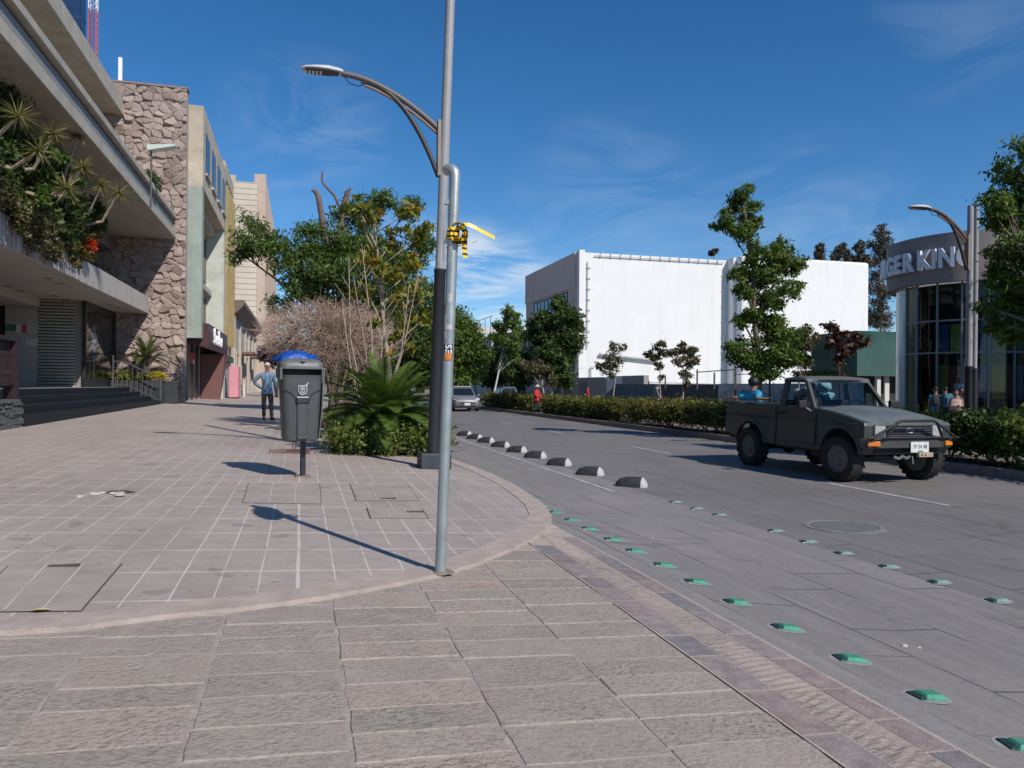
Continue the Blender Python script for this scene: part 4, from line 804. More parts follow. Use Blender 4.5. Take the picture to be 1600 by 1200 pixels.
f = MB(); f.loft([rrect(.475, .375, .075, 1.195, dy=-.12), rrect(.48, .38, .075, 1.215, dy=-.12)]); obj('rim', f, GREY, t_, smooth=True)
f = MB(); f.loft([[(.237, -.30, 1.30), (.262, -.30, 1.30), (.262, .085, 1.30), (.237, .085, 1.30)], [(.222, -.29, .80), (.24, -.29, .80), (.24, .07, .80), (.222, .07, .80)], [(.195, -.26, .47), (.205, -.26, .47), (.205, .03, .47), (.195, .03, .47)]]); obj('side_frame', f, GREYL, t_, bev=0.006)
f = MB(); f.ball((0.0, -.318, 1.365), (.016, .01, .008), 8, 5); f.box((0, -.312, 1.367), (.05, .012, .012)); obj('lock', f, MATS['bin_dark_recess'], t_)
f = MB()      # shield emblem
y0 = -.317
def bar(x0, z0, x1, z1, w=0.006): f.tube([(x0, y0 + 0.012 * 0, z0), (x1, y0, z1)], w, 5)
sx = [(-.047, 1.09), (.0475, 1.09), (.047, 1.03), (.032, 1.0), (0, .985), (-.032, 1.0), (-.047, 1.03), (-.047, 1.09)]
for a, c2 in zip(sx[:-1], sx[1:]): bar(*a, *c2)
for z in (1.075, 1.055): bar(-.03, z, .032, z, 0.005)
bar(-.02, 1.055, -.02, 1.02, .005); bar(.022, 1.055, .022, 1.02, .005); bar(-.02, 1.02, 0, 1.005, .005); bar(.022, 1.02, 0, 1.005, .005); bar(0, 1.07, 0, 1.02, .006); bar(.03, 1.09, .062, 1.125, .007); bar(.05, 1.105, .045, 1.085, .005)
obj('emblem', f, MATS['bin_print'], t_)
f = MB(); f.box2((.03, -.03, -.02), (.09, .05, 1.1)); obj('post', f, DARKST, t_, bev=0.008)
f = MB(); f.box((.06, .01, 0.006), (.18, .16, .014)); obj('base_plate', f, MATS['rusty_base_plate'], t_)
f = MB(); n1, n2 = 26, 9; rr = random.Random(9); rings = []
for j in range(n2):
    u = j / (n2 - 1); rr_ = math.cos(u * math.pi / 2 * 0.96); ring = []
    for i in range(n1):
        a = 2 * math.pi * i / n1; wob = 1 + 0.13 * math.sin(5 * a + 3 * u) + 0.09 * math.sin(11 * a + 5 * u) + rr.uniform(-.07, .07)
        ring.append((-.03 + 0.245 * rr_ * wob * math.cos(a), .0 + .16 * rr_ * wob * math.sin(a), 1.375 + 0.125 * math.sin(u * math.pi / 2) * (1 + 0.12 * math.sin(3 * a))))
    rings.append(ring)
f.loft(rings); o = obj('blue_bag', f, M('blue_plastic_bag', (0.012, 0.075, 0.34), 0.4, 0.4, 14, 1.0, 26), None, smooth='all'); o.location = pbn; o.rotation_euler = (0, 0, face); tag(o, 'crumpled blue plastic bag bulging on top of the litter bin', 'bag')
f = MB(); f.tube([(-.08, -.12, .44), (-.075, -.12, .34), (-.06, -.11, .30), (-.045, -.12, .34), (-.04, -.12, .44)], 0.004, 5); obj('latch_wire', f, IRON, t_)
# bicycle lane separators
BLK = M('black_rubber', (0.040, 0.040, 0.041), 0.6, 0.3, 10, 0.25, 60)
def separator_mesh():
    body, white = MB(), MB(); n = 14
    sec = [(0.27, 0.02, 0.03), (0.26, .075, .065), (0.21, .115, .125), (0.08, .13, .162), (-0.10, .135, .168), (-0.175, .134, .160)]
    ringf = lambda y, w, h: [(w * .95 * math.cos(a), y * .92, h * .9 * math.sin(a)) for a in np.linspace(0, math.pi, n)]
    body.loft([ringf(*q) for q in sec])
    white.loft([ringf(-0.176, .134, .159), ringf(-0.20, .128, .145), ringf(-0.235, .105, .10), ringf(-0.255, .07, .05), ringf(-.262, .03, .012)])
    return body, white
bodym, whitem = separator_mesh()
spix = [(987, 759), (929, 741), (879, 726), (838, 714.5), (806, 705.5), (781, 697.5), (757, 690.5), (736, 685), (718, 680)]
words_ = ['nearest', 'second', 'third', 'fourth', 'fifth', 'sixth', 'seventh', 'eighth', 'farthest']
proto = None
for i, (px, py) in enumerate(spix):
    v = on_level(px, py + 1, 0.0); v.x = 4.78 if i else v.x
    lab = 'black half-round lane separator with white end, %s of the row along the cycle lane' % words_[i]
    if proto is None:
        proto = thing('lane_separator', lab, 'lane separator', v, rz=R(52), group='lane separators along the cycle lane'); obj('rubber_body', bodym, BLK, proto, smooth=True); obj('white_end', whitem, M('separator_white', (0.40, 0.40, 0.39), 0.7, 0.25, 12), proto, smooth=True)
    else:
        c = copy_tree(proto); c.location = v; c['label'] = lab; c.rotation_euler.z = R(52) + random.uniform(-.06, .06)
# green studs
GRN = M('green_stud_plastic', (0.055, 0.245, 0.155), 0.55, 0.25, 30); GRND = M('dark_reflector', (0.02, 0.045, 0.035), 0.35, 0.3, 30); GRNG = M('dusty_green_stud', (0.15, 0.24, 0.20), 0.7, 0.3, 30)
def stud_bits():
    a, b_, g = MB(), MB(), MB(); 
    q = lambda x0, x1, y0, y1, z: [(x0, y0, z), (x1, y0, z), (x1, y1, z), (x0, y1, z)]
    a.loft([q(-.045, .075, -.046, .046, 0), q(-.043, .073, -.044, .044, .008), q(-.028, .055, -.03, .03, .022)])
    b_.loft([q(-.075, -.0455, -.046, .046, 0), q(-.073, -.0455, -.042, .042, .008), q(-.052, -.0455, -.03, .03, .016)])
    g.add([(0.0 + .11 * math.cos(t) * 1.0, .085 * math.sin(t), .0015) for t in np.linspace(0, 6.28, 13)[:-1]], [tuple(range(12))]); return a, b_, g
left = [(836, 779), (848, 789), (868, 799), (893, 811), (921, 825), (957, 842), (992, 860), (1037, 882), (1087, 908), (1150, 940), (1228, 980), (1328, 1029), (1448, 1087), (1597, 1166)]
right = [(1055, 783), (1088, 793), (1124, 803), (1211, 828), (1262, 845), (1317, 863), (1388, 884), (1466, 908), (1558, 937)]
GLUE = M('dusty_glue', (0.27, 0.265, 0.255), 0.85, 0.2, 14)
lproto = {}
def place_stud(px, py, z, kind, lab, grp):
    v = on_level(px, py + 2, z)
    for _ in range(12): v = on_level(px, py + 2, lane_z(v.x, v.y) + 0.003)
    if kind not in lproto:
        t_ = thing('road_stud', lab, 'road stud', v, group=grp); a, b_, g = stud_bits(); obj('stud_body', a, GRN if kind == 'l' else GRNG, t_, bev=0.003); obj('reflector', b_, GRND, t_); obj('glue_patch', g, GLUE, t_); lproto[kind] = t_
    else:
        t_ = copy_tree(lproto[kind]); t_.location = v; t_['label'] = lab
    t_.rotation_euler = (0, 0, random.uniform(-.12, .12) - 0.1)
    sl = (lane_z(v.x + .05, v.y) - lane_z(v.x - .05, v.y)) / .1; t_.rotation_euler.y = -math.atan(sl)
ordn = ['first', 'second', 'third', 'fourth', 'fifth', 'sixth', 'seventh', 'eighth', 'ninth', 'tenth', 'eleventh', 'twelfth', 'thirteenth', 'fourteenth']
for i, (px, py) in enumerate(left): place_stud(px, py, .16, 'l', 'bright green road stud beside the slate border, %s counted from the kerb corner' % ordn[i], 'green studs along the slate border')
for i, (px, py) in enumerate(right): place_stud(px, py, 0.0, 'r', 'dusty dark green road stud in the lane separator line, %s counted from the separators' % ordn[i], 'green studs in the separator line')
# stones and a dry leaf on the paving
for px, py, s in ((1413, 1012, .02), (1436, 1012, .012), (1020, 842, .012)):
    v = on_level(px, py, 0.09); v.z = lane_z(v.x, v.y); f = MB(); f.ball(v, (s, s * .8, s * .6), 7, 5); o = obj('pebble', f, MATS['pale_rubble'])
    tag(o, {1413: 'larger pale pebble lying on the grey cycle lane', 1436: 'smaller pale pebble right of the larger one on the cycle lane', 1020: 'tiny pebble on the cycle lane near the first green studs'}[px], 'pebble')
v = on_walk(62, 957); f = MB(); f.add([(v.x - .05, v.y, v.z + .012), (v.x, v.y - .025, v.z + .022), (v.x + .06, v.y, v.z + .01), (v.x, v.y + .025, v.z + .016)], [(0, 1, 2, 3)]); o = obj('dry_leaf', f, M('dry_leaf_yellow', (0.5, 0.42, 0.18), 0.8, 0.2)); tag(o, 'dry yellow leaf lying on the edge of the large tiled cover', 'leaf')
# ------------------------------------------------------------------ pickup truck (local x forward, y left, z up)
TPAINT = M('dull_grey_green_paint', (0.042, 0.053, 0.050), 0.42, 0.18, 2.2, 0.03, 40, spec=0.5)
HOODP = M('lit_worn_hood_paint', (0.125, 0.138, 0.132), 0.4, 0.25, 2.0, 0.02, 60, spec=0.5)  # worn paint, kept paler than the sides: light on top put into colour
BLKP = M('black_plastic', (0.018, 0.018, 0.019), 0.6, 0.15, 10); TYRE = M('tyre_rubber', (0.022, 0.021, 0.021), 0.85, 0.3, 15, 0.3, 50)
RIM = M('dusty_steel_rim', (0.15, 0.138, 0.128), 0.6, 0.25, 10); LENS = M('headlight_lens', (0.55, 0.57, 0.58), 0.12, 0.25, 18, metal=0.3); AMBER = M('amber_lens', (0.72, 0.20, 0.03), 0.25, 0.1); CHROME = M('dull_chrome', (0.40, 0.40, 0.40), 0.3, 0.15, 8, metal=0.8)
SEAT = M('dark_seat', (0.03, 0.03, 0.033), 0.9, 0.15)
TG = glass('tinted_windscreen', (0.62, 0.70, 0.74), 0.015, 1.6)
T = thing('pickup_truck', 'dull grey green pickup truck with bull bar driving towards the crossing', 'pickup truck', (9.29, 11.96, 0), R(-90))
hw = lambda u, v: 1.0 - max(0.0, v - 0.92) * 0.26 - max(0.0, 0.62 - v) * 0.10
def archp(cx, r, z0, n=10, cz=0.40):
    a0 = math.asin((z0 - cz) / r); return [(cx - r * math.cos(a), cz + r * math.sin(a)) for a in np.linspace(a0, math.pi - a0, n)]
low = [(-.47, .46), (.80, .46)] + archp(1.29, .475, .46)[0:] + [(1.80, .50), (1.855, .60), (1.865, .93), (1.84, .985), (1.50, 1.055), (1.05, 1.125), (.62, 1.175), (.56, 1.185), (-.47, 1.20)]
f = MB(); f.prism(low, 'y', -.83, .83, hw); obj('body', f, TPAINT, T, bev=0.045, seg=4)
f = MB(); hd = [(1.862, .962), (1.80, .998), (1.45, 1.072), (1.05, 1.137), (.66, 1.182)]
f.loft([[(x, y, z + .024 * (1 - (y / .75) ** 2) + (0.012 if abs(y) < .4 else 0)) for y in np.linspace(-.75, .75, 15)] + [(x, .75, z - .02), (x, -.75, z - .02)] for x, z in hd]); obj('hood', f, HOODP, T, smooth=True)
for sg in (-1, 1):        # door skin
    f = MB(); dp = [(-.44, .50), (.60, .50), (.66, .62), (.66, 1.10), (.55, 1.178), (-.44, 1.192)]
    f.loft([[(x, sg * .83 * hw(x, z) , z) for x, z in dp], [(x, sg * (.83 * hw(x, z) + .009), z) for x, z in dp]]); d_ = obj('door', f, TPAINT, T, bev=0.004)
    f = MB(); f.box((-.30, sg * .835, 1.06), (.17, .02, .045)); obj('handle', f, BLKP, d_)
# load bed
bed = [(-2.22, .62), (-1.78, .55)] + archp(-1.29, .475, .50)[0:] + [(-.80, .47), (-.50, .47), (-.50, 1.205), (-2.24, 1.215)]
for sg in (-1, 1):
    f = MB(); rr_ = [[(x, sg * .83 * hw(x, z) , z) for x, z in bed], [(x, sg * .75 * hw(x, z), z) for x, z in bed]]; f.loft(rr_); obj('bed_side', f, TPAINT, T, bev=0.02)
    f = MB(); f.box((-1.37, sg * .755, 1.235), (1.70, .05, .035)); obj('bed_rail', f, M('rail_metal', (0.20, 0.19, 0.19), 0.5, 0.15), T, bev=0.008)
f = MB(); f.box2((-2.25, -.75, .62), (-2.19, .75, 1.21)); obj('tailgate', f, TPAINT, T, bev=0.015)
f = MB(); f.box2((-2.2, -.74, .60), (-.52, .74, .66)); f.box2((-.55, -.74, .6), (-.505, .74, 1.2)); f.box2((-2.2, -.72, .50), (-1.80, .72, .6))
for sg in (-1, 1): f.box2((-1.80, sg * .48, .42), (-.78, sg * .52, .94)); f.box2((-1.80, sg * .52, .90), (-.78, sg * .745, .95))
obj('bed_floor', f, BLKP, T)
for sg in (-1, 1):        # pressed side crease
    f = MB(); f.tube([(1.72, sg * .826, .955), (.70, sg * .832, .965), (-.47, sg * .832, .97)], .010, 6); f.tube([(.74, sg * .828, .56), (-.44, sg * .828, .56)], .012, 6); obj('side_crease', f, TPAINT, T, smooth='all')
    f = MB(); f.tube([(-.52, sg * .832, .97), (-2.2, sg * .832, .985)], .010, 6); f.tube([(-.488, sg * .828, .48), (-.488, sg * .80, 1.2)], .006, 4); obj('bed_crease', f, BLKP, T)
for sg in (-1, 1):        # flared arches
    for cx in (1.29, -1.29):
        f = MB(); n = 15; rings = []
        for k in range(n):
            a = math.pi * (.05 + .90 * k / (n - 1)); ring = []
            for r_, w in ((.46, .80), (.472, .845), (.50, .853), (.53, .833), (.52, .80)): ring.append((cx - r_ * math.cos(a), sg * w, .40 + r_ * math.sin(a)))
            rings.append(ring)
        f.loft(rings); obj('wheel_flare', f, TPAINT, T, smooth=True)
# wheels
def wheel(parent, x, y, r, w, steer=0.0, big=True, rimm=RIM):
    n = 28; t_ = MB(); prof = [(r * .60, -w * .40), (r * .72, -w / 2), (r * .92, -w / 2), (r * .985, -w * .40), (r, -w * .2), (r, w * .2), (r * .985, w * .4), (r * .92, w / 2), (r * .72, w / 2), (r * .60, w * .40)]
    t_.lathe(prof, (0, 0, 0), 'y', n, False)
    if big:
        for k in range(22):
            a = 2 * math.pi * k / 22
            for yy in (-.36, .36): t_.box((r * .99 * math.cos(a), yy * w, r * .99 * math.sin(a)), (.012, w * .24, .05), rot=Matrix.Rotation(-a, 3, 'Y'))
    o = obj('wheel', t_, TYRE, parent, smooth=50); o.location = (x, y, r); o.rotation_euler = (0, 0, steer)
    sg = -1 if y < 0 else 1
    rm = MB(); rm.lathe([(r * .61, -sg * w * .42), (r * .61, sg * w * .36), (r * .56, sg * w * .38), (r * .52, sg * w * .22), (r * .33, sg * w * .20), (r * .27, sg * w * .30), (r * .14, sg * w * .32), (r * .13, sg * w * .42), (0.01, sg * w * .43)], (0, 0, 0), 'y', n); rm_ = obj('rim', rm, rimm, o, smooth=40)
    return o
for x, st in ((1.29, R(6)), (-1.29, 0)):
    for y in (-.77, .77): wheel(T, x, y, .37, .26, st)
f = MB(); f.tube([(1.29, -.7, .38), (1.29, .7, .38)], .05, 8); f.tube([(-1.29, -.7, .38), (-1.29, .7, .38)], .06, 8); f.ball((-1.29, .05, .38), .15); f.box2((-2.1, -.45, .44), (1.75, -.36, .55)); f.box2((-2.1, .36, .44), (1.75, .45, .55)); f.box2((-.4, -.7, .42), (.7, .7, .47)); f.tube([(.6, .2, .42), (-1.2, .1, .42)], .035, 8); obj('chassis', f, BLKP, T)
f = MB(); f.box2((.83, -.62, .47), (1.75, .62, .9)); obj('engine_bay', f, DARKM, T)
# cab
f = MB()
def pillar(p0, p1, w0, w1, th=.07):
    p0, p1 = Vector(p0), Vector(p1); sg = -1 if p0.y < 0 else 1
    f.loft([[p0 + Vector((-w0 / 2, 0, 0)), p0 + Vector((w0 / 2, 0, 0)), p0 + Vector((w0 / 2, -sg * th, 0)), p0 + Vector((-w0 / 2, -sg * th, 0))], [p1 + Vector((-w1 / 2, 0, 0)), p1 + Vector((w1 / 2, 0, 0)), p1 + Vector((w1 / 2, -sg * th, 0)), p1 + Vector((-w1 / 2, -sg * th, 0))]])
for sg in (-1, 1):
    pillar((.53, sg * .765, 1.17), (.17, sg * .655, 1.66), .11, .085); pillar((-.40, sg * .765, 1.18), (-.37, sg * .655, 1.66), .17, .12)
f.box2((-.49, -.70, 1.15), (-.44, .70, 1.27)); obj('cab_pillars', f, TPAINT, T, bev=0.014)
f = MB(); rs_ = []
for x, dz, sc in ((.235, -.045, .93), (.20, -.012, .985), (.05, .008, 1.0), (-.2, .012, 1.0), (-.40, 0.0, .99), (-.455, -.03, .95)):
    rs_.append([(x, y * sc, 1.70 + dz + .03 * (1 - (y / .68) ** 2)) for y in np.linspace(-.66, .66, 13)] + [(x, .69 * sc, 1.665 + dz * .5), (x, .62 * sc, 1.635 + dz * .5), (x, -.62 * sc, 1.635 + dz * .5), (x, -.69 * sc, 1.665 + dz * .5)])
f.loft(rs_); obj('roof', f, M('roof_paint', (0.085, 0.088, 0.087), 0.55, 0.18, 3), T, smooth=True)
f = MB(); ws = [Vector((.56, -.70, 1.19)), Vector((.56, .70, 1.19)), Vector((.20, .60, 1.655)), Vector((.20, -.60, 1.655))]
rings = []
for u in np.linspace(0, 1, 5): rings.append([ws[0].lerp(ws[3], u).lerp(ws[1].lerp(ws[2], u), k / 8) + Vector((.055 * (1 - (2 * k / 8 - 1) ** 2), 0, 0)) for k in range(9)])
for a, b_ in zip(rings[:-1], rings[1:]):
    for k in range(8): f.quad(a[k], a[k + 1], b_[k + 1], b_[k])
obj('windscreen', f, TG, T, smooth='all')
f = MB()
e = [ws[0], ws[1]]
f.tube([r_[0] for r_ in rings], .014, 5); f.tube([r_[-1] for r_ in rings], .014, 5); f.tube(rings[0], .014, 5); f.tube(rings[-1], .014, 5); obj('windscreen_seal', f, BLKP, T)
f = MB(); f.quad((-.455, -.62, 1.27), (-.455, .62, 1.27), (-.43, .56, 1.63), (-.43, -.56, 1.63)); obj('rear_window', f, TG, T)
f = MB(); f.tube([(.45, -.72, 1.2), (.14, -.63, 1.645)], .016, 5); f.tube([(.33, -.735, 1.19), (.33, -.69, 1.43)], .011, 5); f.tube([(.45, .72, 1.2), (.14, .63, 1.645)], .016, 5); obj('window_seal', f, BLKP, T)
f = MB(); f.quad((.45, .745, 1.19), (-.33, .745, 1.19), (-.32, .655, 1.64), (.14, .655, 1.64)); obj('side_window', f, TG, T)
f = MB(); f.box2((.30, -.66, 1.0), (.56, .66, 1.19)); obj('dashboard', f, SEAT, T, bev=0.03)
f = MB(); f.box2((-.35, -.66, .70), (.15, .66, .86)); f.box2((-.42, -.66, .80), (-.28, .66, 1.30)); obj('bench_seat', f, SEAT, T, bev=0.04)
f = MB(); cx, cy, cz = .18, .34, 1.16; tl = R(62); pts = [(cx + .175 * math.sin(a) * math.cos(tl), cy + .175 * math.cos(a), cz + .175 * math.sin(a) * math.sin(tl)) for a in np.linspace(0, 2 * math.pi, 25)]
f.tube(pts, .014, 6); f.tube([pts[0], (cx, cy, cz), pts[12]], .012, 5); f.tube([(cx, cy, cz), (.35, cy, 1.1)], .03, 6); obj('steering_wheel', f, BLKP, T, smooth=True)
f = MB(); f.tube([(.66, -.45, 1.20), (.60, -.1, 1.215)], .012, 5); f.tube([(.66, .05, 1.212), (.60, .42, 1.22)], .012, 5); f.tube([(.68, -.5, 1.185), (.66, -.45, 1.205)], .015, 5); f.tube([(.68, .02, 1.2), (.66, .05, 1.215)], .015, 5); obj('wipers', f, BLKP, T)
for sg in (-1, 1):
    f = MB(); f.box((.49, sg * .955, 1.235), (.09, .19, .14), sg * -.15); mr = obj('wing_mirror', f, BLKP, T, bev=0.022); f = MB(); f.tube([(.53, sg * .80, 1.12), (.50, sg * .90, 1.19)], .018, 6); obj('mirror_arm', f, CHROME, mr)
# front
f = MB(); f.box2((1.84, -.44, .745), (1.868, .44, .935)); f.box2((1.84, -.76, .74), (1.866, -.45, .745)); obj('grille_panel', f, BLKP, T)
f = MB()
for z in (.775, .815, .855, .895): f.box2((1.868, -.43, z - .009), (1.888, .43, z + .009))
f.box2((1.865, -.445, .925), (1.89, .445, .945)); obj('grille_bars', f, M('grille_grey', (0.075, 0.075, 0.082), 0.5, 0.2), T)
f = MB(); f.tube([(1.892, .075 * math.cos(a), .85 + .035 * math.sin(a)) for a in np.linspace(0, 6.283, 17)], .008, 5); f.tube([(1.892, .028 * math.cos(a), .85 + .035 * math.sin(a)) for a in np.linspace(0, 6.283, 13)], .006, 5); obj('badge', f, CHROME, T)
for sg in (-1, 1):
    f = MB(); f.box((1.868, sg * .545, .845), (.035, .19, .18)); hl = obj('headlight', f, LENS, T, bev=0.012)
    f = MB()
    for a in ((0, .0, .095, .02, .205, .018), (0, 0, -.095, .02, .205, .018), (0, -.098, 0, .02, .018, .2), (0, .098, 0, .02, .018, .2)): f.box((1.876 + a[0], sg * .545 + a[1], .845 + a[2]), a[3:])
    obj('bezel', f, CHROME, hl)
    f = MB(); f.loft([[(1.865, sg * .65, .755), (1.865, sg * .65, .935), (1.74, sg * .838, .935), (1.74, sg * .838, .755)], [(1.83, sg * .64, .755), (1.83, sg * .64, .935), (1.74, sg * .80, .935), (1.74, sg * .80, .755)]]); obj('corner_lamp', f, M('smoked_lens', (0.06, 0.05, 0.042), 0.2, 0.2), T)
f = MB(); pr_ = [(-.865, 1.72), (-.86, 1.82), (-.79, 1.915), (-.45, 1.975), (.45, 1.975), (.79, 1.915), (.86, 1.82), (.865, 1.72), (.80, 1.72), (.79, 1.79), (.73, 1.85), (.45, 1.89), (-.45, 1.89), (-.73, 1.85), (-.79, 1.79), (-.80, 1.72)]
f.loft([[(x, y, z) for y, x in pr_] for z in (.585, .60, .725, .735)]); obj('bumper', f, M('bumper_black', (0.055, 0.053, 0.052), 0.55, 0.25, 5), T, bev=0.012)
f = MB(); f.box2((1.78, -.60, .50), (1.84, .60, .584)); f.tube([(1.75, -.55, .44), (1.70, .1, .40)], .03, 6); obj('valance', f, BLKP, T)
for sg in (-1, 1):
    f = MB(); f.box((1.925, sg * .705, .655), (.06, .19, .075), sg * .28); obj('indicator', f, AMBER, T, bev=0.006)
f = MB()
f.tube([(1.99, -.55, .73), (2.05, -.38, .98), (2.06, -.30, 1.015), (2.06, .30, 1.015), (2.05, .38, .98), (1.99, .55, .73)], .023, 8); f.tube([(1.99, -.82, .74), (2.05, -.385, .97)], .02, 8); f.tube([(1.99, .82, .74), (2.05, .385, .97)], .02, 8); f.tube([(1.985, -.86, .745), (2.0, -.55, .75), (2.0, .55, .75), (1.985, .86, .745)], .016, 8); obj('bull_bar', f, BLKP, T, smooth=True)
f = MB(); f.box((1.995, .10, .60), (.012, .34, .165)); pl = obj('licence_plate', f, M('plate_white', (0.62, 0.64, 0.63), 0.5, 0.15, 16), T)
f = MB()
tf = bpy.data.curves.new('plate_lettering', 'FONT'); tf.body = 'TF 54 48'; tf.size = 0.085; tf.extrude = 0.002; tf.align_x = 'CENTER'; tf.align_y = 'CENTER'; to = bpy.data.objects.new('plate_lettering', tf); C.objects.link(to); bpy.context.view_layer.update(); me = bpy.data.meshes.new_from_object(to.evaluated_get(bpy.context.evaluated_depsgraph_get())); bpy.data.objects.remove(to)
f.add([(2.002 + v.co.z, .10 + v.co.x * .86, .605 + v.co.y) for v in me.vertices], [tuple(q.vertices) for q in me.polygons]); f.box((2.003, .11, .535), (.004, .10, .014)); obj('plate_lettering', f, M('plate_ink', (0.03, 0.045, 0.04), 0.6, 0.2), pl)
f = MB(); f.box((1.975, .22, .475), (.06, .27, .07)); o = obj('tow_hitch', f, M('rusty_tan_metal', (0.42, 0.33, 0.22), 0.7, 0.3, 14), T, bev=0.006)
f = MB()
for yy in (.14, .205): f.lathe([(.014, 0), (.014, .003)], (2.006, yy, .475), 'x', 10)
obj('hole', f, DARKM, o)
f = MB(); f.tube([(1.95, -.35, .45), (1.97, -.27, .42), (1.96, -.2, .46), (1.97, -.12, .425), (1.95, -.05, .45)], .024, 6); f.tube([(1.93, .02, .46), (1.94, .03, .33)], .012, 5); obj('tow_chain', f, CHROME, T, smooth=True)
# bundle of cloth riding in the bed behind the cab
f = MB(); rr = random.Random(3)
for k in range(5): f.ball((-.86 + rr.uniform(-.03, .03), .46 + rr.uniform(-.03, .03), .75 + .2 * k), (.22, .27 - .02 * k, .12), 22, 12)
f.v = [(p_[0] + .030 * math.sin(p_[2] * 31 + p_[1] * 23) + .018 * math.sin(p_[1] * 71), p_[1] + .035 * math.sin(p_[2] * 27 + p_[0] * 37), p_[2] + .026 * math.sin(p_[0] * 41 + p_[1] * 33)) for p_ in f.v]; o = obj('cloth_bundle', f, M('pale_blue_cloth', (0.33, 0.52, 0.56), 0.85, 0.25, 6, 0.4, 18), None, smooth='all'); o.location = T.location; o.rotation_euler = T.rotation_euler; tag(o, 'pile of pale blue and white cloth bundles behind the truck cab', 'bundle')
f = MB(); 
for k in range(4): f.ball((-.80 + .03 * k, -.12 + .03 * k, .78 + .2 * k), (.16, .22, .14), 20, 11)
f.v = [(p_[0] + .030 * math.sin(p_[2] * 31 + p_[1] * 23) + .018 * math.sin(p_[1] * 71), p_[1] + .035 * math.sin(p_[2] * 27 + p_[0] * 37), p_[2] + .026 * math.sin(p_[0] * 41 + p_[1] * 33)) for p_ in f.v]; o = obj('patterned_sack', f, M('print_cloth', (0.36, 0.35, 0.35), 0.85, 0.75, 9, 0.3, 18), None, smooth='all'); o.location = T.location; o.rotation_euler = T.rotation_euler; tag(o, 'grey and white patterned sacks beside the blue bundles behind the truck cab', 'sack')

